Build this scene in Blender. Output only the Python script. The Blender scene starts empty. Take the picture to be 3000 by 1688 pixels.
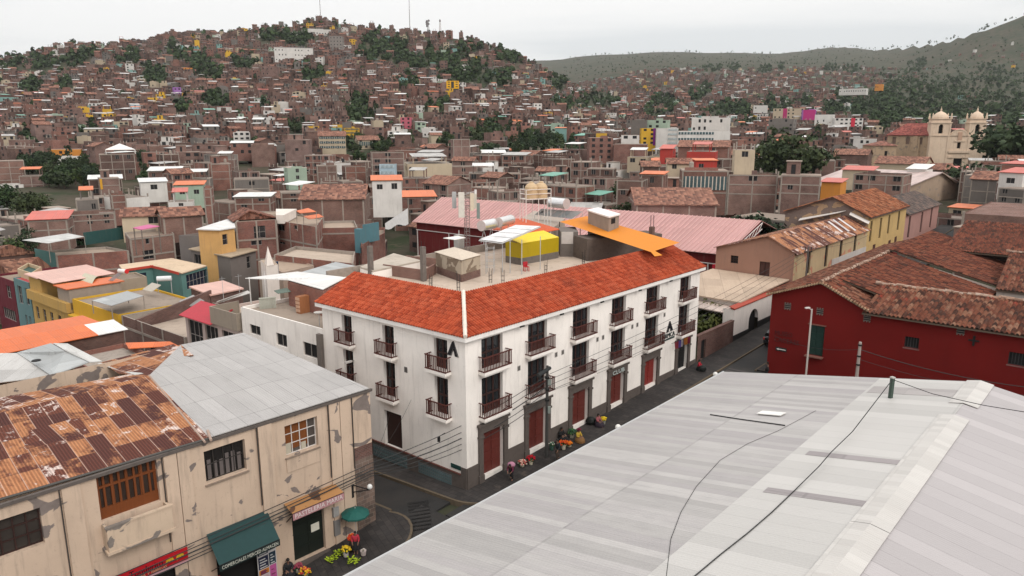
import bpy, bmesh, math, random
from mathutils import Vector, noise
random.seed(11)
R = math.radians
SC = bpy.context.scene
COL = SC.collection
# ------------------------------------------------------------------ camera model (photo is 3000 x 1688)
F, CX, CY, H, PIT = 2150., 1500., 844., 24., R(12.4)
CP, SP = math.cos(PIT), math.sin(PIT)
def ray(px, py):
    x = (px-CX)/F; y = -(py-CY)/F
    return (x, CP+y*SP, -SP+y*CP)
def at(px, py, z):
    r = ray(px, py); t = (z-H)/r[2]
    return (r[0]*t, r[1]*t, z)
def atY(px, py, Y):
    r = ray(px, py); t = Y/r[1]
    return (r[0]*t, Y, H+r[2]*t)
def proj(X, Y, Z):
    dz = Z-H; d = Y*CP-dz*SP
    if d < 0.5: return (-9999, -9999)
    return (CX+F*X/d, CY-F*(Y*SP+dz*CP)/d)
U = (math.cos(R(48.5)), math.sin(R(48.5))); V = (math.cos(R(141)), math.sin(R(141)))
C0 = (-3.03, 45.6)
def W(a, b, z=0.):
    return (C0[0]+U[0]*a+V[0]*b, C0[1]+U[1]*a+V[1]*b, z)
_det = U[0]*V[1]-U[1]*V[0]
def uv(p):
    dx, dy = p[0]-C0[0], p[1]-C0[1]
    return ((dx*V[1]-dy*V[0])/_det, (U[0]*dy-U[1]*dx)/_det)
# ------------------------------------------------------------------ terrain
def lerp(a, b, t): return a+(b-a)*t
def sstep(a, b, x):
    t = min(1, max(0, (x-a)/(b-a))); return t*t*(3-2*t)
def tab(T, x):
    if x <= T[0][0]: return T[0][1]
    for (a, b), (c, d) in zip(T, T[1:]):
        if x <= c: return lerp(b, d, (x-a)/(c-a))
    return T[-1][1]
RIDGE = [(-900,250),(-500,225),(0,192),(70,182),(175,166),(233,150),(350,150),(500,134),(640,122),(720,116),(815,104),(910,92),(990,84),(1050,96),(1165,106),(1280,120),(1400,138),(1515,167),(1630,188),(1690,215),(1750,250),(1850,305),(1950,340)]
FAR = [(-900,215),(1500,195),(1650,186),(1700,178),(1800,172),(1900,169),(2000,166),(2150,170),(2250,172),(2330,165),(2400,155),(2470,152),(2540,160),(2600,157),(2650,149),(2700,142),(2760,133),(2800,122),(2850,104),(2900,86),(2950,66),(3000,44),(3100,10),(3300,-50),(3900,-120)]
def zrow(row, Y): return H+(371-row)*Y/F
def ground_near(a, b):
    a = max(-45, min(a, 140))
    return (.036*a if a > -3 else -.108+.13*(a+3))-.06*max(0, min(b, 80))
def T(x, y):
    if y < 90:
        return ground_near(*uv((x, y)))
    px = CX+x/y*1.0239*F
    px = max(-900, min(3900, px))
    rid = tab(RIDGE, px); far = tab(FAR, px)
    fy = lerp(4500, 2300, sstep(2350, 2850, px))
    zl = tab([(90,-4),(200,0),(300,6),(380,10.5),(500,zrow(lerp(440,rid,.22),500)),(700,zrow(lerp(440,rid,.55),700)),(860,zrow(lerp(440,rid,.8),860)),(1000,zrow(rid,1000)),(1080,zrow(rid,1000)-3),(1400,zrow(rid,1000)*.45),(1900,60),(fy,zrow(far,fy)),(fy+1500,zrow(far,fy)*.6)], y)
    zr = tab([(90,2.6),(200,5),(317,6.5),(400,11),(600,20),(900,zrow(335,900)),(1300,zrow(270,1300)),(1700,zrow(232,1700)),(lerp(2600,1950,sstep(2400,2850,px)),zrow(lerp(200,lerp(225,far,.25),sstep(2400,2900,px)),lerp(2600,1950,sstep(2400,2850,px)))),(fy,zrow(far,fy)),(fy+1500,zrow(far,fy)*.6)], y)
    z = lerp(zl, zr, sstep(1400, 1950, px))
    if y > 350:
        z += noise.fractal(Vector((x*.004, y*.004, 3)), 1.0, 2.0, 4)*min(9, (y-350)*.012)
    w = sstep(90, 150, y)
    return lerp(ground_near(*uv((x, y))), z, w)
# ------------------------------------------------------------------ node helpers / materials
MATS = {}
class NT:
    def __init__(s, name):
        s.m = bpy.data.materials.new(name); s.m.use_nodes = True
        s.t = s.m.node_tree; s.b = s.t.nodes['Principled BSDF']
        s.uvn = None
    def n(s, ty, **k):
        nd = s.t.nodes.new('ShaderNode'+ty)
        for a, b in k.items(): setattr(nd, a, b)
        return nd
    def l(s, a, b): s.t.links.new(a, b)
    def setin(s, sock, v):
        if hasattr(v, 'node'): s.l(v, sock)
        elif v is not None: sock.default_value = v
    def UV(s):
        if not s.uvn: s.uvn = s.n('UVMap').outputs[0]
        return s.uvn
    def pos(s): return s.n('NewGeometry').outputs['Position']
    def mp(s, v, sc):
        nd = s.n('Mapping'); s.l(v, nd.inputs[0]); nd.inputs['Scale'].default_value = sc; return nd.outputs[0]
    def noise(s, v, sc, det=4., rough=.6, dist=0.):
        nd = s.n('TexNoise'); s.l(v, nd.inputs['Vector']); nd.inputs['Scale'].default_value = sc
        nd.inputs['Detail'].default_value = det; nd.inputs['Roughness'].default_value = rough; nd.inputs['Distortion'].default_value = dist
        return nd.outputs['Fac']
    def ramp(s, f, stops, interp='LINEAR'):
        nd = s.n('ValToRGB'); s.l(f, nd.inputs[0]); cr = nd.color_ramp; cr.interpolation = interp
        while len(cr.elements) < len(stops): cr.elements.new(.5)
        for e, (p, c) in zip(cr.elements, stops):
            e.position = p; e.color = (c, c, c, 1) if isinstance(c, (int, float)) else (*c, 1)
        return nd.outputs[0]
    def mix(s, f, a, b, mode='MIX'):
        nd = s.n('Mix', data_type='RGBA', blend_type=mode)
        s.setin(nd.inputs[0], f)
        for i, v in ((6, a), (7, b)):
            if isinstance(v, tuple): v = (*v, 1) if len(v) == 3 else v
            s.setin(nd.inputs[i], v)
        return nd.outputs[2]
    def math(s, op, a, b=None):
        nd = s.n('Math', operation=op); s.setin(nd.inputs[0], a); s.setin(nd.inputs[1], b); return nd.outputs[0]
    def vm(s, op, a, b=None):
        nd = s.n('VectorMath', operation=op); s.setin(nd.inputs[0], a)
        if b is not None: s.setin(nd.inputs[1], b)
        return nd.outputs[0]
    def cell(s, sc, off=(0, 0, 0)):
        v = s.mp(s.UV(), sc); f = s.vm('FLOOR', v); 
        nd = s.n('TexWhiteNoise', noise_dimensions='3D'); s.l(s.vm('ADD', f, off), nd.inputs[0]); return nd.outputs['Value']
    def rnd(s): return s.n('ObjectInfo').outputs['Random']
    def bump(s, h, st, dist=.02):
        nd = s.n('Bump'); nd.inputs['Strength'].default_value = st; nd.inputs['Distance'].default_value = dist
        s.l(h, nd.inputs['Height']); s.l(nd.outputs[0], s.b.inputs['Normal'])
    def fin(s, col, rough=.9, spec=.25, metal=0.):
        s.setin(s.b.inputs['Base Color'], (*col, 1) if isinstance(col, tuple) else col)
        s.setin(s.b.inputs['Roughness'], rough); s.b.inputs['Specular IOR Level'].default_value = spec
        s.b.inputs['Metallic'].default_value = metal
        return s.m
def memo(fn):
    def g(*a, **k):
        key = (fn.__name__, a, tuple(sorted(k.items())))
        if key not in MATS: MATS[key] = fn(*a, **k)
        return MATS[key]
    return g
def mul(c, k): return tuple(min(1, x*k) for x in c)
@memo
def plain(c, rough=.7, spec=.3, metal=0., var=.12):
    n = NT('plain'); f = n.noise(n.pos(), 3., 3.)
    return n.fin(n.mix(1., c, n.ramp(f, [(.3, 1-var), (.7, 1+0*var)]), 'MULTIPLY'), rough, spec, metal)
@memo
def plaster(c, stain=.35, patch=None, pthr=.6, dirtc=(.16, .13, .11), rough=.92, orand=0.):
    n = NT('plaster'); p = n.pos()
    base = n.mix(1., c, n.ramp(n.noise(p, .35, 5.), [(.25, .8), (.75, 1.)]), 'MULTIPLY')
    if orand:
        base = n.mix(1., base, n.ramp(n.rnd(), [(0, 1-orand), (1, 1.)]), 'MULTIPLY')
    st = n.noise(n.mp(n.UV(), (2.2, .22, 1)), 1., 5., .65)
    base = n.mix(n.ramp(st, [(.52, 0.), (.78, stain)]), base, dirtc)
    base = n.mix(n.ramp(n.noise(p, 5., 4.), [(.6, 0.), (.8, stain*.5)]), base, mul(dirtc, .7))
    if patch:
        f = n.noise(n.mp(p, (1, 1, 1.3)), .55, 4., .5, .6)
        base = n.mix(n.ramp(f, [(pthr, 0.), (pthr+.012, 1.)]), base, n.mix(n.noise(p, 4., 4.), mul(patch, .7), mul(patch, 1.25)))
    n.bump(n.noise(p, 14., 4.), .15)
    return n.fin(base, rough, .2)
@memo
def brick(c1, c2, mort=(.34, .29, .26), orand=.35, big=.5, w=.27, h=.11):
    n = NT('brick'); p = n.pos()
    bt = n.n('TexBrick'); n.l(n.UV(), bt.inputs['Vector'])
    bt.inputs['Color1'].default_value = (*c1, 1); bt.inputs['Color2'].default_value = (*c2, 1); bt.inputs['Mortar'].default_value = (*mort, 1)
    bt.inputs['Scale'].default_value = 1.; bt.inputs['Mortar Size'].default_value = .012; bt.inputs['Brick Width'].default_value = w; bt.inputs['Row Height'].default_value = h
    col = n.mix(1., bt.outputs['Color'], n.ramp(n.noise(p, .3, 5., .6), [(.25, 1-big), (.5, .85), (.75, 1.12)]), 'MULTIPLY')
    col = n.mix(n.ramp(n.noise(n.mp(n.UV(), (.5, .9, 1)), 1., 4.), [(.5, 0.), (.72, .45)]), col, (.24, .17, .145))
    if orand:
        col = n.mix(1., col, n.ramp(n.rnd(), [(0, (1-orand, 1-orand, 1-orand)), (.35, (1., .92, .88)), (.6, (.8, .8, .82)), (1, (1.1, 1.05, 1.02))]), 'MULTIPLY')
    n.bump(bt.outputs['Fac'], .25, .01)
    return n.fin(col, .95, .15)
@memo
def tiles(stops, cw=.25, ch=.42, dirt=.35, orand=.0):
    n = NT('tiles'); p = n.pos()
    col = n.ramp(n.cell((1/cw, 1/ch, 0)), list(stops))
    col = n.mix(n.ramp(n.noise(p, .5, 6., .7), [(.45, 0.), (.75, dirt)]), col, (.07, .05, .04))
    col = n.mix(n.ramp(n.noise(p, 9., 3.), [(.5, 0.), (.8, .25)]), col, (.05, .035, .03))
    return n.fin(col, .9, .2)
@memo
def wtiles(stops, cw=.25, ch=.42, dirt=.35):
    """tiled roof for far houses: barrel relief by bump"""
    n = NT('tile_relief'); p = n.pos()
    col = n.ramp(n.cell((1/cw, 1/ch, 0)), list(stops))
    col = n.mix(n.ramp(n.noise(p, .5, 6., .7), [(.45, 0.), (.75, dirt)]), col, (.07, .05, .04))
    wv = n.n('TexWave', wave_type='BANDS', bands_direction='X', wave_profile='SIN'); n.l(n.mp(n.UV(), (1, 1, 1)), wv.inputs[0]); wv.inputs['Scale'].default_value = math.pi*2/cw/20*1.0
    n.bump(wv.outputs['Fac'], .9, .08)
    return n.fin(col, .9, .2)
@memo
def sheet(c, pitch=.18, sw=.85, sl=2.6, var=.25, stain=.3, dirtc=(.25, .22, .2), bump=.5, rough=.5, spec=.4, lap_shade=.5, warm=None):
    n = NT('sheet'); p = n.pos(); u = n.UV()
    cl = n.cell((1/sw, 1/sl, 0))
    col = n.mix(1., c, n.ramp(cl, [(0, 1-var), (.5, 1-var*.35), (1, 1.06)]), 'MULTIPLY')
    if warm: col = n.mix(n.ramp(n.cell((1/sw, 1/sl, 0), (7, 3, 0)), [(.55, 0.), (.9, .8)]), col, warm)
    col = n.mix(n.ramp(n.noise(n.mp(u, (2.5, .3, 1)), 1., 5., .7), [(.48, 0.), (.8, stain)]), col, dirtc)
    col = n.mix(n.ramp(n.noise(p, .6, 5.), [(.45, 0.), (.8, stain*.6)]), col, dirtc)
    if lap_shade:
        for ax, sz, th in ((0, sw, .04), (1, sl, .016)):
            sx = n.n('SeparateXYZ'); n.l(n.mp(u, (1/sw, 1/sl, 1)), sx.inputs[0])
            fr = n.math('FRACT', sx.outputs[ax])
            col = n.mix(n.math('MULTIPLY', n.math('LESS_THAN', fr, th), n.math('MULTIPLY', n.noise(p, 1.2, 2.), lap_shade)), col, mul(dirtc, .4))  # shadow under the sheet laps, drawn into the colour as thin dark edges
    wv = n.n('TexWave', wave_type='BANDS', bands_direction='X', wave_profile='SIN'); n.l(u, wv.inputs[0]); wv.inputs['Scale'].default_value = math.pi*2/pitch/20
    n.bump(wv.outputs['Fac'], bump, .03)
    return n.fin(col, rough, spec)
@memo
def rust(seed=0., light=.5, grey=.5, sw=.8, sl=1.75, pitch=.14):
    n = NT('rust'); p = n.pos(); u = n.UV()
    cl = n.cell((1/sw, 1/sl, 0), (seed, 0, 0)); cl2 = n.cell((1/sw, 1/sl, 0), (seed+9, 4, 0))
    dark = n.mix(cl2, (.075, .026, .021), (.13, .042, .026))
    nz = n.noise(n.mp(u, (1.1, .8, 1)), 1., 6., .72, .4)
    nz = n.math('ADD', nz, n.math('MULTIPLY', n.math('SUBTRACT', cl, .5), .42))
    col = n.mix(n.ramp(nz, [(.48, 0.), (.62, 1.)]), dark, n.mix(n.noise(n.mp(u, (7, 1.2, 1)), 1., 3.), (.24, .075, .03), (.52, .25, .12)))
    nz2 = n.math('ADD', n.noise(n.mp(u, (1.2, 1.0, 1)), 1.3, 5., .7, .5), n.math('MULTIPLY', n.math('SUBTRACT', cl2, .5), .3))
    col = n.mix(n.ramp(nz2, [(.66-.1*grey, 0.), (.72-.1*grey, .9)]), col, (.62, .5, .45))
    wv = n.n('TexWave', wave_type='BANDS', bands_direction='X', wave_profile='SIN'); n.l(u, wv.inputs[0]); wv.inputs['Scale'].default_value = math.pi*2/pitch/20
    col = n.mix(.45, col, n.mix(1., col, n.ramp(wv.outputs['Fac'], [(.2, .35), (.8, 1.15)]), 'MULTIPLY'))
    sx = n.n('SeparateXYZ'); n.l(n.mp(u, (1/sw, 1/sl, 1)), sx.inputs[0])
    for ax, th in ((0, .05), (1, .022)):
        col = n.mix(n.math('MULTIPLY', n.math('LESS_THAN', n.math('FRACT', sx.outputs[ax]), th), .6), col, (.06, .03, .025) if ax else (.5, .34, .27))
    n.bump(wv.outputs['Fac'], .7, .03)
    return n.fin(col, .85, .2)
@memo
def concrete(c=(.33, .28, .24), var=.5):
    n = NT('concrete'); p = n.pos()
    col = n.mix(n.noise(p, .5, 6., .7), mul(c, 1-var*.6), mul(c, 1.12))
    col = n.mix(n.ramp(n.noise(p, 2.2, 6., .7), [(.5, 0.), (.72, .55)]), col, mul(c, .45))
    n.bump(n.noise(p, 20., 3.), .2)
    return n.fin(col, .95, .15)
@memo
def flatroof(c=(.36, .28, .22)):
    n = NT('flat_roof'); p = n.pos()
    col = n.mix(n.noise(p, .25, 6., .65), mul(c, .75), mul(c, 1.15))
    col = n.mix(n.ramp(n.noise(p, 1.1, 6., .7), [(.52, 0.), (.75, .6)]), col, mul(c, .42))
    col = n.mix(1., col, n.ramp(n.rnd(), [(0, .6), (1, 1.1)]), 'MULTIPLY')
    return n.fin(col, .95, .1)
@memo
def glass(c=(.012, .014, .016), rough=.12):
    n = NT('glass'); f = n.noise(n.pos(), .9, 2.)
    return n.fin(n.mix(f, mul(c, .5), mul(c, 1.8)), rough, .5)
@memo
def wood(c, rough=.6):
    n = NT('wood'); f = n.noise(n.mp(n.UV(), (14, .8, 1)), 1., 4.)
    return n.fin(n.mix(f, mul(c, .6), mul(c, 1.3)), rough, .3)
@memo
def leaf(c1=(.018, .035, .016), c2=(.06, .085, .03), sc=.6):
    n = NT('leaf'); f = n.noise(n.pos(), sc, 4., .6)
    col = n.mix(n.ramp(f, [(.35, 0.), (.68, 1.)]), c1, c2)
    col = n.mix(1., col, n.ramp(n.rnd(), [(0, (.65, .75, .8)), (.5, (.95, 1., .9)), (1, (1.25, 1.12, .9))]), 'MULTIPLY')
    return n.fin(col, .75, .15)
@memo
def metal(c=(.5, .5, .5), rough=.35):
    n = NT('metal'); f = n.noise(n.pos(), 4., 3.)
    return n.fin(n.mix(f, mul(c, .75), c), rough, .5, .7)
# ------------------------------------------------------------------ mesh builder
def wloc(o):
    v = Vector((0, 0, 0))
    while o is not None: v = v+o.location; o = o.parent
    return v
class MB:
    def __init__(s): s.v = []; s.f = []; s.m = []; s.uvs = {}; s.sm = set()
    def face(s, pts, mi=0, uvs=None, smooth=False):
        i = len(s.v); s.v.extend(pts); k = len(s.f)
        s.f.append(tuple(range(i, i+len(pts)))); s.m.append(mi)
        if uvs: s.uvs[k] = uvs
        if smooth: s.sm.add(k)
    def prism(s, xy, z0, z1, ms=0, mt=0, bottom=False):
        """xy counter clockwise; z0/z1 number or list per vertex"""
        n = len(xy)
        a = sum(xy[i][0]*xy[(i+1) % n][1]-xy[(i+1) % n][0]*xy[i][1] for i in range(n))
        if not isinstance(z0, (list, tuple)): z0 = [z0]*n
        if not isinstance(z1, (list, tuple)): z1 = [z1]*n
        if a < 0: xy = xy[::-1]; z0 = list(z0)[::-1]; z1 = list(z1)[::-1]
        bt = [(p[0], p[1], z) for p, z in zip(xy, z0)]; tp = [(p[0], p[1], z) for p, z in zip(xy, z1)]
        for i in range(n):
            j = (i+1) % n; s.face([bt[i], bt[j], tp[j], tp[i]], ms)
        s.face(tp, mt)
        if bottom: s.face(bt[::-1], ms)
    def slab(s, pts, th, mi=0, ms=None):
        """sheet from 3D points (top), thickness th below"""
        ms = mi if ms is None else ms
        n = len(pts); nz = sum(pts[i][0]*pts[(i+1) % n][1]-pts[(i+1) % n][0]*pts[i][1] for i in range(n))
        if nz < 0: pts = pts[::-1]
        lo = [(p[0], p[1], p[2]-th) for p in pts]
        s.face(list(pts), mi); s.face(lo[::-1], ms)
        for i in range(n):
            j = (i+1) % n; s.face([lo[i], lo[j], pts[j], pts[i]], ms)
    def obox(s, fr, a0, a1, d0, d1, z0, z1, mi=0):
        P = [fr(a, d, z) for z in (z0, z1) for a, d in ((a0, d1), (a1, d1), (a1, d0), (a0, d0))]
        c = fr((a0+a1)/2, (d0+d1)/2, (z0+z1)/2)
        for q in ((0, 1, 5, 4), (1, 2, 6, 5), (2, 3, 7, 6), (3, 0, 4, 7), (4, 5, 6, 7), (3, 2, 1, 0)):
            pts = [P[i] for i in q]
            e1 = Vector(pts[1])-Vector(pts[0]); e2 = Vector(pts[2])-Vector(pts[0])
            if e1.cross(e2).dot(Vector(pts[0])-Vector(c)) < 0: pts = pts[::-1]
            s.face(pts, mi)
    def box(s, c, h, mi=0, rot=0.):
        cr, sr = math.cos(rot), math.sin(rot)
        s.obox(lambda a, d, z: (c[0]+a*cr-d*sr, c[1]+a*sr+d*cr, c[2]+z), -h[0], h[0], -h[1], h[1], -h[2], h[2], mi)
    def tube(s, p0, p1, r0, r1=None, n=6, mi=0, cap=True):
        r1 = r0 if r1 is None else r1
        a = Vector(p0); b = Vector(p1); d = (b-a)
        if d.length < 1e-6: return
        d.normalize(); x = d.cross(Vector((0, 0, 1)))
        if x.length < .05: x = d.cross(Vector((1, 0, 0)))
        x.normalize(); y = d.cross(x)
        A = [tuple(a+(x*math.cos(2*math.pi*i/n)+y*math.sin(2*math.pi*i/n))*r0) for i in range(n)]
        B = [tuple(b+(x*math.cos(2*math.pi*i/n)+y*math.sin(2*math.pi*i/n))*r1) for i in range(n)]
        for i in range(n):
            j = (i+1) % n; s.face([A[i], A[j], B[j], B[i]], mi, smooth=n > 5)
        if cap: s.face(A[::-1], mi); s.face(B, mi)
    def path(s, pts, r, n=4, mi=0):
        for a, b in zip(pts, pts[1:]): s.tube(a, b, r, r, n, mi, True)
    def lathe(s, c, prof, n=12, mi=0, sx=1., sy=1.):
        rings = [[(c[0]+r*sx*math.cos(2*math.pi*i/n), c[1]+r*sy*math.sin(2*math.pi*i/n), c[2]+z) for i in range(n)] for r, z in prof]
        for a, b in zip(rings, rings[1:]):
            for i in range(n):
                j = (i+1) % n; s.face([a[i], a[j], b[j], b[i]], mi, smooth=True)
        s.face(rings[-1], mi); s.face(rings[0][::-1], mi)
    def ball(s, c, r, n=8, mi=0, sq=(1, 1, 1), jit=0.):
        m = max(4, n//2); rings = []
        for k in range(m+1):
            t = math.pi*k/m
            rings.append([(c[0]+sq[0]*r*(1+random.uniform(-jit, jit))*math.sin(t)*math.cos(2*math.pi*i/n), c[1]+sq[1]*r*(1+random.uniform(-jit, jit))*math.sin(t)*math.sin(2*math.pi*i/n), c[2]-sq[2]*r*math.cos(t)) for i in range(n)])
        for a, b in zip(rings, rings[1:]):
            for i in range(n):
                j = (i+1) % n; s.face([a[i], a[j], b[j], b[i]], mi, smooth=True)
    def build(s, name, mats, parent=None, label=None, cat=None, group=None, kind=None, merge=False, orig=None):
        if not isinstance(mats, (list, tuple)): mats = [mats]
        L = orig if orig is not None else (wloc(parent) if parent else Vector((0, 0, 0)))
        lx, ly, lz = L
        me = bpy.data.meshes.new(name)
        me.from_pydata([(p[0]-lx, p[1]-ly, p[2]-lz) for p in s.v], [], s.f)
        for m in mats: me.materials.append(m)
        me.polygons.foreach_set('material_index', s.m)
        if s.sm: me.polygons.foreach_set('use_smooth', [i in s.sm for i in range(len(s.f))])
        uvl = me.uv_layers.new(name='UVMap'); buf = []
        V3 = s.v
        for k, f in enumerate(s.f):
            if k in s.uvs:
                for q in s.uvs[k]: buf.extend(q)
                continue
            a, b, c = V3[f[0]], V3[f[1]], V3[f[2]]
            e1 = (b[0]-a[0], b[1]-a[1], b[2]-a[2]); e2 = (c[0]-a[0], c[1]-a[1], c[2]-a[2])
            nx, ny, nz = e1[1]*e2[2]-e1[2]*e2[1], e1[2]*e2[0]-e1[0]*e2[2], e1[0]*e2[1]-e1[1]*e2[0]
            l = math.sqrt(nx*nx+ny*ny+nz*nz) or 1.; nx /= l; ny /= l; nz /= l
            if abs(nz) > .9995 or abs(nx)+abs(ny) < 1e-9: tx, ty = U; bx, by, bz = -ty, tx, 0.
            else:
                tx, ty = -ny, nx; q = math.hypot(tx, ty); tx /= q; ty /= q
                bx, by, bz = -nz*ty, nz*tx, nx*ty-ny*tx
            for i in f:
                p = V3[i]; buf.append(p[0]*tx+p[1]*ty); buf.append(p[0]*bx+p[1]*by+p[2]*bz)
        uvl.data.foreach_set('uv', buf)
        if merge:
            bm = bmesh.new(); bm.from_mesh(me); bmesh.ops.remove_doubles(bm, verts=bm.verts, dist=1e-4); bm.to_mesh(me); bm.free()
        me.update()
        o = bpy.data.objects.new(name, me); COL.objects.link(o)
        if parent: o.parent = parent
        elif orig is not None: o.location = L
        tag(o, label, cat, group, kind)
        return o
def tag(o, label=None, cat=None, group=None, kind=None):
    if label: o['label'] = label
    if cat: o['category'] = cat
    if group: o['group'] = group
    if kind: o['kind'] = kind
    return o
def thing(name, label, cat, loc=(0, 0, 0), group=None):
    o = bpy.data.objects.new(name, None); COL.objects.link(o); o.location = loc; o.empty_display_size = .5
    return tag(o, label, cat, group)
def frame(a0, b0, along='u', side=-1):
    """facade frame in street coordinates: s along, d outward, z"""
    D = U if along == 'u' else V
    n = (D[1], -D[0]) if side < 0 else (-D[1], D[0])
    o = W(a0, b0)
    return lambda s, d, z: (o[0]+D[0]*s+n[0]*d, o[1]+D[1]*s+n[1]*d, z)
def frame2(p, q, out):
    """facade frame from world points p->q; out: rough outward point"""
    dx, dy = q[0]-p[0], q[1]-p[1]; L = math.hypot(dx, dy); dx /= L; dy /= L
    n = (dy, -dx)
    if n[0]*(out[0]-p[0])+n[1]*(out[1]-p[1]) < 0: n = (-n[0], -n[1])
    return (lambda s, d, z: (p[0]+dx*s+n[0]*d, p[1]+dy*s+n[1]*d, z)), L
def copy_tree(o, parent=None):
    c = o.copy(); COL.objects.link(c)
    if parent: c.parent = parent
    for ch in list(o.children): copy_tree(ch, c)
    return c
def text_obj(name, txt, size, fr, s, z, d, mat, parent, width=None, th=.02, align='CENTER'):
    """raised lettering lying on a facade frame"""
    cu = bpy.data.curves.new(name, 'FONT'); cu.body = txt; cu.size = size; cu.extrude = th; cu.align_x = align; cu.align_y = 'CENTER'; cu.resolution_u = 2
    ob = bpy.data.objects.new(name, cu); COL.objects.link(ob)
    dg = bpy.context.evaluated_depsgraph_get(); me = bpy.data.meshes.new_from_object(ob.evaluated_get(dg))
    COL.objects.unlink(ob); bpy.data.objects.remove(ob)
    w = max((v.co.x for v in me.vertices), default=1)-min((v.co.x for v in me.vertices), default=0)
    k = (width/w) if width and w > 0 else 1.
    L = wloc(parent) if parent else Vector((0, 0, 0))
    for v in me.vertices:
        q = fr(s+v.co.x*k, d+v.co.z, z+v.co.y); v.co = Vector(q)-L
    me.materials.append(mat); me.update()
    o = bpy.data.objects.new(name, me); COL.objects.link(o)
    if parent: o.parent = parent
    return o
# ------------------------------------------------------------------ barrel tile / profile roofs
def tile_plane(mb, e0, e1, rise, pw=.25, ch=.42, amp=.055, step=.03, mi=0, jit=0., segs=4, clip=None):
    """barrel tiles over the parallelogram e0-e1 (eave) and rise vector (eave->ridge)"""
    e0 = Vector(e0); e1 = Vector(e1); rs = Vector(rise); L = (e1-e0).length; S = rs.length
    t = (e1-e0)/L; r = rs/S; n = t.cross(r)
    if n.z < 0: n = -n
    nc = max(1, round(L/pw)); nr = max(1, round(S/ch)); cw = L/nc; cl = S/nr
    prof = [(0, 0), (.12, .05), (.27, .72), (.42, 1.), (.58, 1.), (.73, .72), (.88, .05)] if segs > 4 else [(0, 0), (.15, .1), (.35, 1.), (.65, 1.), (.85, .1)]
    for i in range(nc):
        sag = [random.uniform(-jit, jit) for _ in range(nr+1)]
        for j in range(nr):
            o = random.uniform(-jit, jit); h0 = step+random.uniform(0, jit*.4); h1 = 0.
            row0 = []; row1 = []
            pf = prof+[(1, 0)]
            for a, hh in pf:
                A = hh*amp
                row0.append(e0+t*((i+a)*cw+o*(hh > .5)*.6)+r*(j*cl-.0+o*.5)+n*(A+(h0 if hh > .5 else 0)))
                row1.append(e0+t*((i+a)*cw+o*(hh > .5)*.6)+r*((j+1)*cl+.03)+n*(A*.93+h1))
            for k in range(len(pf)-1):
                u0, v0 = (i+.5)*pw, (j+.5)*ch
                pts = [row0[k], row0[k+1], row1[k+1], row1[k]]
                if clip and not all(clip(p) for p in (pts[0]+(pts[2]-pts[0])*.5,)): continue
                if (pts[1]-pts[0]).cross(pts[2]-pts[0]).dot(n) < 0: pts = pts[::-1]
                mb.face([tuple(p) for p in pts], mi, uvs=[(u0, v0)]*4, smooth=True)
            if j == 0 and not (clip and not clip(row0[2])):
                # dark open mouth at the eave
                mb.face([tuple(row0[1]), tuple(row0[-3]), tuple(row0[len(pf)//2]+n*0)], mi, uvs=[(u0, v0)]*3)
# ================================================================== shared palettes
WHITE = plaster((.88, .82, .765), .3)
WHITE2 = plaster((.74, .66, .6), .35)
TILE_RED = tiles(((0., (.27, .04, .015)), (.3, (.36, .06, .023)), (.7, (.41, .075, .03)), (1., (.46, .1, .045))), .25, .42, .3)
TILE_OLD = tiles(((0., (.035, .016, .011)), (.25, (.09, .03, .018)), (.5, (.16, .05, .028)), (.75, (.2, .08, .046)), (.92, (.26, .14, .09)), (1., (.2, .035, .02))), .3, .46, .4)
TILE_OLD2 = tiles(((0., (.04, .016, .011)), (.3, (.1, .03, .018)), (.6, (.17, .048, .026)), (.85, (.21, .075, .042)), (1., (.13, .03, .018))), .3, .46, .35)
BRICK = brick((.27, .135, .105), (.2, .095, .078))
BRICK_D = brick((.2, .1, .08), (.13, .065, .055), (.2, .16, .14))
BRICK_R = brick((.3, .105, .075), (.2, .07, .055), (.3, .24, .21), .1)
BROWN = wood((.085, .022, .016)); DARKBROWN = wood((.035, .014, .011)); DOORW = wood((.12, .026, .02), .5)
GLASS = glass(); GLASS_G = glass((.05, .06, .06), .15); DARK = plain((.012, .011, .011), .8)
STONE = concrete((.115, .095, .085)); CONC = concrete(); CONC_D = concrete((.17, .145, .13)); FLAT = flatroof(); FLAT_L = flatroof((.46, .37, .3))
STEEL = metal((.55, .55, .55)); WIRE = plain((.02, .02, .02), .6); GALV = plain((.42, .42, .42), .45, .4)
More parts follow.
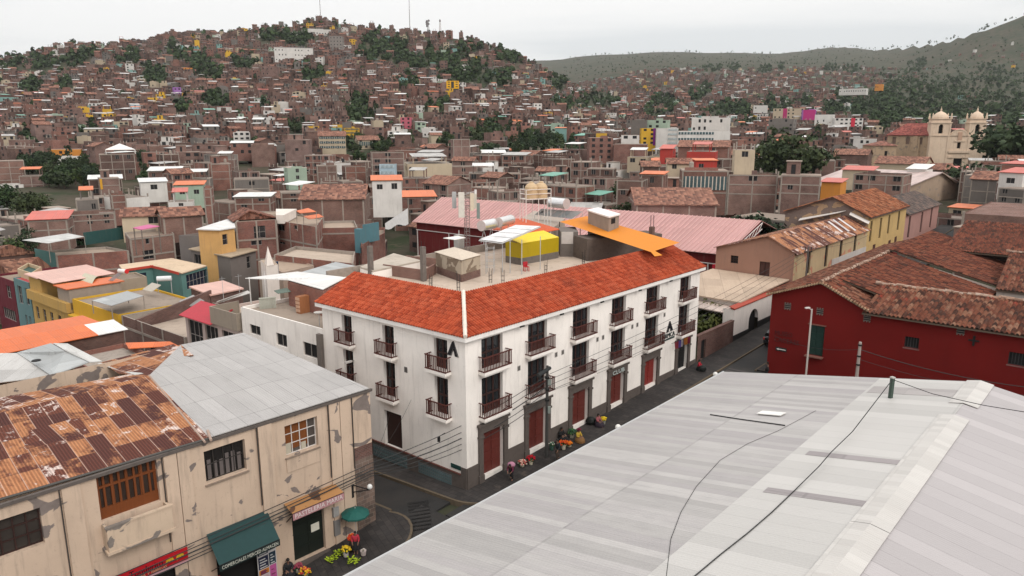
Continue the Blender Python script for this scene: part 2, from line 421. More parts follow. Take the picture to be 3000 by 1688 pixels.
# ------------------------------------------------------------------ facade with real openings
def wallop(mb, fr, s0, s1, z0, z1, ops, dep=.25, mi=0):
    xs = sorted({s0, s1, *[o[0] for o in ops], *[o[1] for o in ops]}); zs = sorted({z0, z1, *[o[2] for o in ops], *[o[3] for o in ops]})
    for a, b in zip(xs, xs[1:]):
        for c, d in zip(zs, zs[1:]):
            m, k = (a+b)/2, (c+d)/2
            if any(o[0] < m < o[1] and o[2] < k < o[3] for o in ops): continue
            mb.face([fr(a, 0, c), fr(b, 0, c), fr(b, 0, d), fr(a, 0, d)], mi)
    for a, b, c, d in ops:
        for q in ((a, c, b, c), (b, c, b, d), (b, d, a, d), (a, d, a, c)):
            mb.face([fr(q[0], 0, q[1]), fr(q[2], 0, q[3]), fr(q[2], -dep, q[3]), fr(q[0], -dep, q[1])], mi)
def win(fr, a, b, c, d, parent, fm, gm, dep=.2, nx=2, nz=1, name='window', fw=.06, label=None):
    m = MB(); y = -dep+.02
    m.face([fr(a, y-.015, c), fr(b, y-.015, c), fr(b, y-.015, d), fr(a, y-.015, d)], 1)
    for i in range(nx+1):
        s = lerp(a+fw/2, b-fw/2, i/nx); m.obox(fr, s-fw/2, s+fw/2, y-.01, y+.04, c, d, 0)
    for j in range(nz+1):
        z = lerp(c+fw/2, d-fw/2, j/nz); m.obox(fr, a+fw, b-fw, y-.008, y+.035, z-fw/2, z+fw/2, 0)
    return m.build(name, [fm, gm], parent, label=label)
def post(p, z1, r=.03, mat=None, parent=None, name='post', mb=None, n=6):
    m = mb or MB(); m.tube(p, (p[0], p[1], z1), r, r, n)
    if mb is None: return m.build(name, mat or GALV, parent)
def P3(px, py, z): return at(px, py, z)
# ================================================================== HOTEL
def build_hotel():
    t = thing('corner_building', 'white three-storey corner building with bright orange-red tiled eaves roof and brown balconies', 'building', W(0, 0, 0))
    RF = frame(0, 0, 'u', -1); LF = frame(0, 0, 'v', 1)
    LR, LL, ZT = 32., 15., 10.5
    dr = [(1.5, 3.6), (6.3, 8.45), (11.6, 13.8), (16.9, 19.), (22.25, 24.45), (28.2, 30.2)]
    dl = [(1.62, 2.87), (6.85, 8.05), (11.48, 12.64)]
    opr = []; opl = []
    for a, b in dr:
        opr += [(a, b, 8.08, 10.24), (a, b, 4.83, 7.5)]
        opr.append((a, b, .036*a+.3 if a < 28 else 1.15, 3.62))
    for k, (a, b) in enumerate(dl):
        opl += [(a, b, 8.08, 10.2), (a, b, 4.83, 7.5)]
    opl.append((6.35, 8.2, .97, 3.7))
    w = MB()
    wallop(w, RF, 0, LR, -1.5, ZT, opr, .3); wallop(w, LF, 0, LL, -2.5, ZT, opl, .3)
    fp = [(LR, 0), (LR, 24), (7, 24), (7, LL), (0, LL)]
    for (a, b), (c, d) in zip(fp, fp[1:]): w.face([W(a, b, -2.5), W(c, d, -2.5), W(c, d, 10.3), W(a, b, 10.3)])
    w.build('wall', WHITE, t)
    f = MB(); f.face([W(a, b, 10.3) for a, b in [(3, 3.2), (LR-.05, 3.2), (LR-.05, 24), (7, 24), (7, LL-.05), (3, LL-.05)]]); tf = f.build('terrace', FLAT_L, t)
    # parapet of the terrace at the back
    pm = MB(); bk = frame(7, 24, 'u', 1); pm.obox(bk, 0, LR-7, -.2, 0, 10.3, 11.1); pm.build('parapet', CONC, t)
    # eaves band, soffit
    e = MB(); ov = .42
    e.face([W(-ov, -ov, 10.5), W(LR+.3, -ov, 10.5), W(LR+.3, .3, 10.5), W(.3, .3, 10.5), W(.3, LL+.3, 10.5), W(-ov, LL+.3, 10.5)][::-1])
    e.obox(RF, -ov, LR+.3, ov-.06, ov, 10.5, 10.78); e.obox(LF, -ov+.0, LL+.3, ov-.06, ov, 10.5, 10.78)
    e.build('eaves', plaster((.82, .78, .74), .2), t)
    # roof planes
    zr, inn = 12.6, 3.4; E0 = 10.8
    hip = lambda p: (lambda q: q[0]-q[1])(uv(p))
    rt = MB(); tile_plane(rt, W(-ov-.05, -ov-.05, E0), W(LR+.35, -ov-.05, E0), Vector(W(0, inn, zr))-Vector(W(0, -ov-.05, E0)), .25, .42, .1, .03, 0, .012, 4, clip=lambda p: hip(p) > -.03)
    lt = MB(); tile_plane(lt, W(-ov-.05, -ov-.05, E0), W(-ov-.05, LL+.3, E0), Vector(W(inn, 0, zr))-Vector(W(-ov-.05, 0, E0)), .25, .42, .1, .03, 0, .012, 4, clip=lambda p: hip(p) < .03)
    for m_, lab in ((rt, None), (lt, None)):
        m_.build('roof', TILE_RED, t)
    h = MB(); pts = [Vector(W(-ov+.0+k*(inn+ov)/9, -ov+k*(inn+ov)/9, E0+.1+(zr-E0)*k/9+random.uniform(0, .03))) for k in range(10)]
    for a, b in zip(pts, pts[1:]): h.tube(a, b, .13+random.uniform(0, .03), .14, 7)
    h.build('hip_cap', plaster((.72, .64, .56), .5), t)
    ub = MB(); wi = inn+.02
    ub.face([W(inn, inn, 10.3), W(LR+.3, inn, 10.3), W(LR+.3, inn, zr-.05), W(inn, inn, zr-.05)]); ub.face([W(inn, inn, 10.3), W(inn, LL+.2, 10.3), W(inn, LL+.2, zr-.05), W(inn, inn, zr-.05)])
    ub.face([W(LR+.3, -ov, 10.72), W(LR+.3, inn, 10.3), W(LR+.3, inn, zr-.05)]); ub.face([W(-ov, LL+.2, 10.72), W(inn, LL+.2, 10.3), W(inn, LL+.2, zr-.05)])
    ub.face([W(-ov, -ov, E0-.02), W(LR+.3, -ov, E0-.02), W(LR+.3, inn, zr-.02), W(inn, inn, zr-.02)]); ub.face([W(-ov, -ov, E0-.02), W(inn, inn, zr-.02), W(inn, LL+.2, zr-.02), W(-ov, LL+.2, E0-.02)])
    ub.build('roof_back', WHITE2, t)
    # balcony doors, balconies
    def balcony(fr, a, b, zf):
        win(fr, a, b, zf, zf+(2.16 if zf > 7 else 2.65), t, DARKBROWN, GLASS, .3, 3 if b-a > 1.5 else 2, 2, 'balcony_door', .13)
        s = MB(); x0, x1 = a-.32, b+.32; d = .55
        s.obox(fr, x0, x1, 0, d+.05, zf-.2, zf); s.obox(fr, x0+.15, x1-.15, 0, d-.1, zf-.36, zf-.2)
        bo = s.build('balcony', WHITE, t)
        r = MB()
        for z in (zf+.06, zf+1.02): r.obox(fr, x0-.04, x1+.04, d-.05, d+.02, z-.035, z+.035); r.obox(fr, x0, x0+.06, 0, d-.05, z-.03, z+.03); r.obox(fr, x1-.06, x1, 0, d-.05, z-.03, z+.03)
        k = int((x1-x0)/.15)
        for i in range(k+1):
            x = lerp(x0+.03, x1-.03, i/k); wd = .035 if i % k else .05
            r.obox(fr, x-wd/2, x+wd/2, d-.04, d+.01, zf+.09, zf+.99)
        for y in (.15, .32):
            for x in (x0+.03, x1-.03): r.obox(fr, x-.018, x+.018, y-.018, y+.018, zf+.09, zf+.99)
        r.build('railing', BROWN, bo)
    for a, b in dr:
        for zf in (8.08, 4.83): balcony(RF, a, b, zf)
    for a, b in dl:
        for zf in (8.08, 4.83): balcony(LF, a, b, zf)
    # street doors with stone surrounds
    for k, (a, b) in enumerate(dr):
        z0 = .036*a+.3 if a < 28 else 1.15
        dm = MB(); c = (a+b)/2
        dm.face([RF(a, -.28, z0), RF(b, -.28, z0), RF(b, -.28, 3.62), RF(a, -.28, 3.62)])
        for x0, x1 in ((a+.08, c-.05), (c+.05, b-.08)):
            for j in range(4):
                zz = lerp(z0+.15, 3.45, j/4); dm.obox(RF, x0+.06, x1-.06, -.28, -.24, zz, zz+(3.3-z0)/4-.1)
        dm.build('door', DARK if k == 5 else DOORW if k != 4 else wood((.2, .025, .02), .5), t)
        fm = MB(); wd = .42
        for x0, x1 in ((a-wd, a), (b, b+wd)):
            fm.obox(RF, x0, x1, 0, .14, z0-.6, 3.62); fm.obox(RF, x0-.05, x1+.05, .0, .2, 3.3, 3.45); fm.obox(RF, x0-.05, x1+.05, .0, .19, z0-.6, .036*a+.55)
        fm.obox(RF, a-wd, b+wd, 0, .15, 3.62, 4.16); fm.obox(RF, a-wd-.1, b+wd+.1, 0, .26, 4.16, 4.32)
        fm.build('door_frame', STONE, t)
    ldoor = MB(); ldoor.face([LF(6.35, -.25, .97), LF(8.2, -.25, .97), LF(8.2, -.25, 3.7), LF(6.35, -.25, 3.7)]); ldoor.obox(LF, 6.45, 8.1, -.25, -.2, 1.1, 3.6); ldoor.build('door', DARKBROWN, t)
    # plinth
    pl = MB(); cuts = [0.]+[x for a, b in dr for x in (a-.42, b+.42)]+[LR]
    for a, b in zip(cuts[::2], cuts[1::2]): pl.obox(RF, a-.0, b, 0, .07, -1.5, 1.52)
    pl.obox(LF, 0, .5, 0, .07, -2, 1.5); pl.obox(LF, .5, LL, 0, .07, -2.4, .92)
    pl.build('plinth', STONE, t)
    rl = MB(); rl.obox(LF, .5, LL, 0, .12, .92, 1.); rl.build('plinth_rail', wood((.12, .045, .035)), t)
    for a, b in ((1.36, 4.64), (5.8, 9.54)):
        g = MB(); nx = int((b-a)/.2)
        g.obox(LF, a, b, .07, .085, -.1-.03*a, .68, 0)
        for i in range(nx):
            for j in range(3):
                x = a+.06+i*(b-a-.06)/nx; z = lerp(-.04-.03*a, .64, j/3); g.obox(LF, x, x+.13, .085, .1, z, z+.16, 1)
        g.build('glass_block_window', [plain((.10, .115, .12), .5), glass((.09, .13, .135), .25)], t)
    for x, z in ((5.3, 7.28), (9.56, 7.28), (10.37, 7.28), (14.93, 7.28), (15.72, 7.28), (20.1, 7.28), (20.9, 7.28), (25.5, 7.28)):
        v = MB(); v.obox(RF, x-.17, x+.17, 0, .02, z-.2, z+.2, 1); v.obox(RF, x-.13, x+.13, .02, .03, z-.16, z+.16, 0); v.build('vent', [plain((.12, .11, .1)), plain((.5, .46, .43))], t)
    v = MB(); v.obox(LF, 5.55, 5.85, 0, .03, 7.1, 7.5); v.build('vent', plain((.1, .09, .085)), t)
    # emblem letters
    def lam(fr, s, z, w, h, bar=False):
        m = MB(); th = .06
        m.face([fr(s, th, z+h), fr(s-w*.38, th, z), fr(s-w*.12, th, z), fr(s+w*.04, th, z+h*.52)], 0); m.face([fr(s, th, z+h), fr(s+w*.12, th, z+h), fr(s+w*.62, th, z), fr(s+w*.3, th, z), fr(s+w*.0, th, z+h*.6)], 0)
        P = [(0, 1), (-.42, 0), (-.14, .0), (.06, .45), (.24, .0), (.52, 0), (.1, 1)]
        a = [fr(s+w*x, .05, z+h*y) for x, y in P]; b = [fr(s+w*x, .0, z+h*y) for x, y in P]
        for i in range(len(P)):
            j = (i+1) % len(P); m.face([a[i], a[j], b[j], b[i]])
        return m.build('emblem', plain((.012, .012, .015), .5), t)
    lam(LF, 1.0, 9.25, .95, 1.0); lam(RF, 26.45, 5.5, 1.15, .98)
    text_obj('lettering', 'ARMCA', .6, RF, 26.4, 5.15, .05, plain((.015, .03, .03), .5), t, 2.2)
    sb = MB(); sb.obox(RF, 25.3, 27.5, .0, .05, 4.72, 4.86); sb.build('lettering_underline', plain((.02, .045, .04), .5), t)
    text_obj('door_lettering', 'CLUB', .5, RF, 17.9, 3.85, .2, plain((.5, .55, .53), .4), t, 1.75)
    # small street plates, cameras
    sp = MB(); sp.obox(LF, .55, 1.45, .0, .05, 1.22, 1.52); sp.build('street_sign', plain((.015, .05, .045), .5), t)
    for x in (4.9, 9.4, 14.6, 20.2, 25.4):
        s = MB(); s.obox(RF, x, x+.45, .42, .5, 10.42, 10.52); s.build('eaves_light', DARK, t)
    # flags at the entrance
    for k, (c, x) in enumerate((((.25, .03, .05), 26.9), ((.1, .07, .3), 27.4), ((.6, .55, .55), 27.7), ((.55, .2, .05), 28.6), ((.3, .03, .08), 29.1))):
        fg = MB(); a = RF(x, .1, 4.25); b = RF(x-.25, .95, 4.75)
        fg.tube(a, b, .02, .02, 5)
        q = [RF(x-.1, .45, 4.5), RF(x-.25, .95, 4.75), RF(x-.15, .9, 4.0), RF(x-.02, .5, 3.85)]
        fg.slab(q, .02, 1); fg.build('flag', [WIRE, plain(c, .8)], t)
    wl = MB(); wl.tube(LF(2.0, 0, 3.55), LF(2.0, .5, 3.5), .025); wl.box(LF(2.0, .6, 3.3), (.09, .09, .16)); wl.build('wall_lamp', DARK, t)
    return t
hotel = build_hotel()
def gz(px, py): return at(px, py, 10.3)
def c8(x, y): return (1200+x/4.262, 540+y/4.262)
def cY(x, y): return (1560+x/5.724, 600+y/5.724)
def zcol(p, px, py):
    """height above point p's plan position seen at pixel row py"""
    r = ray(px, py); return H+r[2]*math.hypot(p[0], p[1])/math.hypot(r[0], r[1])
# ---- roof terrace clutter
def terrace_things():
    # greenhouse kiosk
    t = thing('plastic_kiosk', 'boxy kiosk of translucent sheets on a low brick base on the terrace', 'kiosk', gz(*c8(650, 1225)))
    A, B, Cc = gz(*c8(650, 1225)), gz(*c8(885, 1150)), gz(*c8(330, 1110)); D = tuple(B[i]+Cc[i]-A[i] for i in range(2))+(10.3,)
    q = [A, B, D, Cc]; m = MB(); m.prism([p[:2] for p in q], 10.3, 11.0); m.build('base', BRICK, t)
    m = MB(); m.prism([p[:2] for p in q], 11.0, 12.35); m.build('side_sheet', plaster((.42, .35, .27), .6, (.2, .15, .11), .5), t)
    cx = sum(p[0] for p in q)/4; cy = sum(p[1] for p in q)/4
    m = MB(); ex = [(cx+(p[0]-cx)*1.06, cy+(p[1]-cy)*1.06, 12.36) for p in q]; ap = (cx, cy, 12.75)
    for i in range(4): m.face([ex[i], ex[(i+1) % 4], ap])
    m.face([(p[0], p[1], p[2]-.02) for p in ex][::-1]); m.build('roof', plain((.55, .46, .37), .6), t)
    # low brick walls of the terrace
    m = MB(); a, b, c = gz(*c8(-330, 1130)), gz(*c8(190, 1210)), gz(*c8(330, 1120))
    def wall(m, p, q, h, th=.16):
        fr, L = frame2(p, q, (0, 0)); m.obox(fr, 0, L, -th, 0, 10.3, 10.3+h)
    wall(m, a, b, 1.0); wall(m, b, c, 1.0); wall(m, gz(*c8(330, 1040)), gz(*c8(-50, 1000)), .9)
    w = m.build('brick_parapet', BRICK, None, orig=Vector(b)); tag(w, 'low unplastered brick wall around the left part of the terrace', 'wall')
    # concrete stubs
    for (x, y, yt, lab) in ((175, 1210, 780, 'tall bare concrete column standing beside the low brick wall on the terrace'), (-480, 1190, 770, 'bare concrete column at the left end of the terrace behind the tiled roof')):
        p = gz(*c8(x, y)); zt = zcol(p, *c8(x, yt)); m = MB(); m.box((p[0], p[1], (10.3+zt)/2), (.2, .2, (zt-10.3)/2), 0, .8)
        tt = thing('concrete_column', lab, 'column', p); m.build('shaft', CONC_D, tt)
        m = MB()
        for dx, dy in ((-.12, -.12), (.12, .12), (-.12, .12)): m.tube((p[0]+dx, p[1]+dy, zt), (p[0]+dx, p[1]+dy, zt+.5), .012)
        m.build('rebar', WIRE, tt)
    # rebar bunches
    labs = ['rebar bunch rising just behind the white hip of the tiled roof', 'rebar bunch in front of the steel canopy posts', 'rebar bunch between the canopy and the tiled roof', 'rebar bunch near the red plastic chair', 'rebar bunch in front of the grey wall under the orange awning', 'rebar bunch left of the plastic kiosk']
    for (x, y, yt), lab in zip(((610, 1330, 1080), (1165, 1240, 1030), (1010, 1230, 1040), (1700, 1105, 960), (2170, 1000, 830), (265, 1275, 1130)), labs):
        p = gz(*c8(x, y)); zt = zcol(p, *c8(x, yt)); m = MB()
        for i in range(6):
            dx, dy = .14*math.cos(i*1.05), .14*math.sin(i*1.05); m.tube((p[0]+dx, p[1]+dy, 10.3), (p[0]+dx*1.2, p[1]+dy*1.2, zt+random.uniform(-.5, .2)), .014, .014, 4)
        for z in (10.6, 11.): m.path([(p[0]+.15*math.cos(k*1.57+.7), p[1]+.15*math.sin(k*1.57+.7), z) for k in range(5)], .012)
        o = m.build('rebar_bunch', WIRE, None, orig=Vector(p)); tag(o, lab, 'rebar', 'rebar bunches on the terrace')
    # solar panel canopy on steel posts
    t = thing('panel_canopy', 'slanting canopy of pale solar panels carried on thin steel posts', 'canopy', gz(*c8(1160, 1040)))
    base = [gz(*c8(x, y)) for x, y in ((955, 1120), (1160, 1100), (1255, 1110), (1400, 1125), (1630, 1060))]
    tops = [zcol(b, *c8(x, y)) for b, (x, y) in zip(base, ((945, 710), (1160, 720), (1255, 700), (1410, 690), (1635, 650)))]
    for b, z in zip(base, tops): post(b, z, .045, GALV, t)
    zc = 13.3; zb = 14.35
    f0, f1 = at(*c8(865, 690), zc), at(*c8(1150, 725), zc); b0, b1 = at(*c8(1330, 505), zb), at(*c8(1635, 520), zb)
    # panel field: columns of panels from front edge to back edge
    L0, L1 = Vector(f0), Vector(f1); K0, K1 = Vector(b0), Vector(b1)
    m = MB(); m2 = MB()
    for i in range(4):
        a, b = i/4+.012, (i+1)/4-.012
        g0, g1 = L1.lerp(K1, a), L1.lerp(K1, b); h0, h1 = L0.lerp(K0, a), L0.lerp(K0, b)
        m.slab([tuple(g0), tuple(g1), tuple(h1), tuple(h0)], .06, 0, 1)
    m.build('solar_panels', [glass((.52, .5, .5), .35), GALV], t)
    for i in range(5):
        g, h = L1.lerp(K1, i/4), L0.lerp(K0, i/4); m2.tube(tuple(g-Vector((0, 0, .1))), tuple(h-Vector((0, 0, .1))), .04, .04, 4)
    m2.tube(tuple(L0-Vector((0, 0, .12))), tuple(L1-Vector((0, 0, .12))), .05, .05, 4); m2.tube(tuple(L1-Vector((0, 0, .12))), tuple(K1-Vector((0, 0, .12))), .05, .05, 4)
    m2.build('frame', GALV, t)
    # scaffold tower under it
    m = MB(); p = base[0]
    for dx, dy in ((0, 0), (.7, .2), (.1, .9), (.8, 1.1)): m.tube((p[0]+dx, p[1]+dy, 10.3), (p[0]+dx, p[1]+dy, 12.9), .025, .025, 5)
    for z in (10.9, 11.5, 12.1, 12.7): m.path([(p[0], p[1], z), (p[0]+.7, p[1]+.2, z), (p[0]+.8, p[1]+1.1, z), (p[0]+.1, p[1]+.9, z), (p[0], p[1], z)], .018)
    o = m.build('scaffold', GALV, None, orig=Vector(p)); tag(o, 'small steel scaffold tower standing under the left end of the panel canopy', 'scaffold')
    # yellow kiosk
    Y0, Y1, Y2 = gz(*c8(1390, 1010)), gz(*c8(1860, 920)), gz(*c8(1270, 1000))
    d = (Y1[0]-Y0[0], Y1[1]-Y0[1]); L = math.hypot(*d); nrm = (-d[1]/L, d[0]/L); wd = 2.2
    q = [Y0, Y1, (Y1[0]+nrm[0]*wd, Y1[1]+nrm[1]*wd, 10.3), (Y0[0]+nrm[0]*wd, Y0[1]+nrm[1]*wd, 10.3)]
    t = thing('yellow_shelter', 'shelter wrapped in bright yellow plastic sheeting behind the steel posts', 'shelter', Y0)
    m = MB(); m.prism([p[:2] for p in q], 10.3, 11.0); m.build('base', CONC_D, t)
    m = MB(); m.prism([p[:2] for p in q], 11.0, 12.5); m.build('side_sheet', plaster((.42, .3, .01), .3, None, .6, (.2, .14, .01), .5), t)
    m = MB(); m.slab([(q[0][0], q[0][1], 12.52), (q[1][0], q[1][1], 12.55), (q[2][0], q[2][1], 13.05), (q[3][0], q[3][1], 13.0)], .05); m.build('roof', plain((.72, .52, .02), .5), t)
    # dark block behind (stairs)
    t = thing('stair_block', 'grey rendered stair block with a white door panel at the back of the terrace', 'building', gz(*c8(1870, 900)))
    S0, S1 = gz(*c8(1880, 905)), gz(*c8(2100, 905)); fr, L = frame2(S0, S1, (0, 0)); m = MB(); m.obox(fr, 0, L, -4, -.0, 10.3, 13.); m.build('wall', CONC_D, t)
    m = MB(); m.obox(fr, .1, L*.72, 0, .05, 11.7, 13.0); m.build('door_panel', plain((.5, .45, .42)), t)
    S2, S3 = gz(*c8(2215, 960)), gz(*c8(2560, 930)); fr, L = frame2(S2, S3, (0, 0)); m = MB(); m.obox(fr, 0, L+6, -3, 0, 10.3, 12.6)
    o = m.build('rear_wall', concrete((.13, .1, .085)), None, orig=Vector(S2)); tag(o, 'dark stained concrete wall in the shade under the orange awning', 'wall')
    # orange awning
    zA = [13.35, 13.45, 13.35, 12.95]; pts = [at(*cY(x, y), z) for (x, y), z in zip(((455, 285), (910, 190), (2470, 635), (1990, 795)), zA)]
    t = thing('orange_awning', 'long bright orange fabric awning stretched over the back of the terrace', 'awning', pts[3])
    m = MB(); n = 10; 
    def bl(a, b): return tuple(lerp(lerp(pts[0][i], pts[3][i], a), lerp(pts[1][i], pts[2][i], a), b)-(.05*math.sin(math.pi*a)*math.sin(math.pi*b) if i == 2 else 0) for i in range(3))
    for i in range(n):
        for j in range(4):
            m.face([bl(i/n, j/4), bl((i+1)/n, j/4), bl((i+1)/n, (j+1)/4), bl(i/n, (j+1)/4)], 0, smooth=True)
    m.build('fabric', plain((.62, .21, .018), .7, .2, 0, .06), t, merge=True)
    for a in (0., .27): post((*bl(a, 0)[:2], 10.3), bl(a, 0)[2], .05, DARK, t)
    fl = MB(); k = pts[3]; fl.slab([k, tuple(lerp(k[i], pts[2][i], .13) for i in range(3)), (k[0]+1., k[1]-.1, k[2]-.25), (k[0]+.2, k[1]-.7, k[2]-.25)], .03); fl.build('flap', plain((.62, .22, .02), .7), t)
    # tank house poking through the awning
    t = thing('tank_house', 'square stained concrete tank house rising through the orange awning', 'tank house', at(*cY(1270, 440), 13.2))
    a, b, c = at(*cY(1270, 455), 13.2), at(*cY(1445, 405), 13.2), at(*cY(930, 330), 13.2); d = tuple(b[i]+c[i]-a[i] for i in range(2))
    m = MB(); q = [a[:2], b[:2], d, c[:2]]; m.prism(q, 10.3, 14.7); m.build('wall', plaster((.3, .25, .21), .75, None, .6, (.09, .075, .07)), t)
    cx = sum(p[0] for p in q)/4; cy = sum(p[1] for p in q)/4
    m = MB(); m.prism([(cx+(p[0]-cx)*1.08, cy+(p[1]-cy)*1.08) for p in q], 14.7, 14.85, bottom=True); m.build('roof', plain((.78, .75, .73)), t)
    fr, L = frame2(a, b, (0, 0)); m = MB(); m.obox(fr, L*.25, L*.62, 0, .03, 13.95, 14.5); m.build('window', DARK, t)
    # chimney stub on the awning
    p = at(*cY(2000, 480), 13.1); m = MB(); m.box((p[0], p[1], 13.1), (.22, .22, .7), 0, .8)
    t = thing('column_stub', 'brown column stub with rebar sticking out through the orange awning', 'column', (p[0], p[1], 12.4)); m.build('shaft', concrete((.16, .1, .08)), t); m = MB()
    for dx, dy in ((-.15, -.15), (.15, .15), (-.15, .15), (.15, -.15)): m.tube((p[0]+dx, p[1]+dy, 13.8), (p[0]+dx, p[1]+dy, 15.), .018)
    m.build('rebar', WIRE, t)
    # orange-red low roof behind panels
    pts = [at(*c8(1270, 440), 13.4), at(*c8(1420, 425), 13.6), at(*c8(1870, 560), 13.), at(*c8(1600, 620), 12.9)]
    pts = [at(*c8(1040, 560), 13.3), at(*c8(1270, 430), 13.6), at(*c8(1420, 425), 13.6), at(*c8(1880, 560), 13.), at(*c8(1570, 620), 12.8)]
    t = thing('red_canopy', 'orange-red sheet canopy roof behind the solar panels', 'canopy', pts[4]); m = MB(); m.slab(pts, .06); m.build('sheet', plain((.52, .085, .02), .6), t)
    for p in (pts[4], pts[3]): post((p[0], p[1], 10.3), p[2]-.06, .05, GALV, t)
    # block with dark solar array behind
    a, b, c = at(*c8(1400, 420), 12.6), at(*c8(1800, 540), 12.6), at(*c8(1560, 330), 12.6); t = thing('solar_roof', 'flat block carrying a row of glazed solar collectors behind the red canopy', 'roof block', (a[0], a[1], 10.3))
    d = tuple(b[i]+c[i]-a[i] for i in range(2)); m = MB(); m.prism([a[:2], b[:2], d, c[:2]], 6, 12.6); m.build('wall', plaster((.4, .33, .28), .5), t)
    p0, p1 = at(*c8(1560, 375), 13.2), at(*c8(2030, 425), 13.2); p2, p3 = at(*c8(2160, 340), 14.1), at(*c8(1640, 305), 14.1)
    m = MB(); A0, A1, A2, A3 = map(Vector, (p0, p1, p2, p3))
    for i in range(5):
        x, y = i/5+.01, (i+1)/5-.01; m.slab([tuple(A0.lerp(A1, x)), tuple(A0.lerp(A1, y)), tuple(A3.lerp(A2, y)), tuple(A3.lerp(A2, x))], .07, 1 if i == 0 else 0, 2)
    m.build('solar_panels', [glass((.35, .38, .4), .25), glass((.05, .06, .07), .15), GALV], t)
    m = MB()
    for k in (A2, A3, A0, A1): m.tube((k.x, k.y, 12.6), (k.x, k.y, k.z), .03)
    m.build('legs', GALV, t)
    # cylindrical solar heaters
    def heater(pl, pr, r, zc, lab):
        a, b = Vector(at(*pl, zc)), Vector(at(*pr, zc)); t = thing('water_heater', lab, 'water heater', (a.x, a.y, zc-1), 'steel water heaters on the terrace')
        m = MB(); m.tube(tuple(a), tuple(b), r, r, 20); m.build('tank', metal((.75, .74, .74), .28), t)
        m = MB(); d = (b-a).normalized(); m.tube(tuple(a-d*.03), tuple(a+d*.04), r*1.04, r*1.04, 20); m.tube(tuple(b-d*.04), tuple(b+d*.03), r*1.04, r*1.04, 20); m.build('end_cap', plain((.5, .42, .4), .5), t)
        m = MB()
        for k in (.2, .8):
            q = a.lerp(b, k); m.tube((q.x-.3, q.y, q.z-1.8), (q.x, q.y, q.z-r*.8), .03); m.tube((q.x+.3, q.y+.2, q.z-1.8), (q.x, q.y, q.z-r*.8), .03)
        m.build('stand', GALV, t)
    heater(c8(895, 520), c8(1050, 490), .52, 14.2, 'lying steel water heater nearest the antenna mast')
    heater(c8(1110, 480), c8(1265, 440), .5, 14.3, 'lying steel water heater behind the first one, nearer the red canopy')
    heater(c8(1755, 225), c8(1960, 245), .62, 15., 'large lying steel water heater beside the beige tanks')
    # beige tanks
    p = at(*c8(1570, 185), 16.4); t = thing('tank_stand', 'white tubular steel stand carrying two beige water tanks', 'stand', (p[0], p[1], 10.3)); m = MB()
    q0, q1 = Vector(at(*c8(1455, 190), 16.)), Vector(at(*c8(1765, 175), 16.)); dv = (q1-q0); nv = Vector((-dv.y, dv.x, 0)).normalized()*1.5
    cs = [q0, q1, q1+nv, q0+nv]
    for k in range(4):
        a, b = cs[k], cs[(k+1) % 4]
        for z in (16., 16.55, 17.05): m.tube((a.x, a.y, z), (b.x, b.y, z), .035, .035, 5)
        m.tube((a.x, a.y, 11), (a.x, a.y, 17.1), .045, .045, 5); mid = (a+b)/2; m.tube((mid.x, mid.y, 11), (mid.x, mid.y, 16), .045, .045, 5)
    m.prism([(c.x, c.y) for c in cs], 15.92, 16.0, bottom=True); m.build('frame', plain((.72, .68, .64), .5), t)
    for k, lab in ((.33, 'beige plastic water tank on the left of the white stand'), (.72, 'beige plastic water tank on the right of the white stand')):
        c = q0+dv*k+nv*.5; tt = thing('water_tank', lab, 'water tank', (c.x, c.y, 16.), 'beige tanks on the white stand'); r = .74
        m = MB(); m.lathe((c.x, c.y, 16.02), [(r, 0), (r*1.02, .3), (r, .33), (r*1.02, .6), (r, .63), (r*1.02, 1.), (r*.98, 1.3), (r*.7, 1.6), (r*.3, 1.75)], 20); m.build('body', plain((.52, .37, .22), .6), tt)
        m = MB(); m.lathe((c.x, c.y, 17.75), [(r*.34, 0), (r*.34, .12), (r*.2, .16)], 12); m.build('lid', plain((.55, .4, .25), .6), tt)
    # lattice antenna mast
    p = gz(*c8(720, 900)); zt = zcol(p, *c8(720, 60)); t = thing('antenna_mast', 'lattice telecom mast with tall white panel antennas on the terrace', 'antenna mast', p); m = MB(); r = .32
    leg = [(r*math.cos(k*2.094+.4), r*math.sin(k*2.094+.4)) for k in range(3)]
    for k in range(3):
        m.tube((p[0]+leg[k][0], p[1]+leg[k][1], 10.3), (p[0]+leg[k][0], p[1]+leg[k][1], zt), .03, .03, 5)
        z = 10.6
        while z < zt-.3:
            a, b = leg[k], leg[(k+1) % 3]; m.tube((p[0]+a[0], p[1]+a[1], z), (p[0]+b[0], p[1]+b[1], z+.35), .016, .016, 4); m.tube((p[0]+b[0], p[1]+b[1], z), (p[0]+a[0], p[1]+a[1], z), .016, .016, 4); z += .4
    m.build('lattice', plain((.2, .16, .15), .5), t)
    for x0, x1, y0, y1, mt, dy in ((530, 580, 95, 300, GALV, .5), (608, 682, 100, 415, plain((.6, .56, .5)), -.4), (755, 800, 110, 330, plain((.6, .5, .38)), -.5), (800, 835, 120, 305, plain((.55, .5, .42)), .2), (838, 875, 235, 430, plain((.2, .24, .22)), .4), (808, 836, 68, 130, plain((.65, .62, .6)), .5)):
        q = atY(*c8((x0+x1)/2, y0), p[1]+dy); q2 = atY(*c8((x0+x1)/2, y1), p[1]+dy); w2 = (x1-x0)/4.262/F*p[1]/2
        m = MB(); m.box((q[0], q[1], (q[2]+q2[2])/2), (w2, .09, (q[2]-q2[2])/2), 0, .25); z = (q[2]+q2[2])/2
        for zz in (q2[2]+.2, q[2]-.2): m.tube((q[0], q[1], zz), (p[0], p[1], zz-.1), .025, .025, 4)
        m.build('panel_antenna', mt, t)
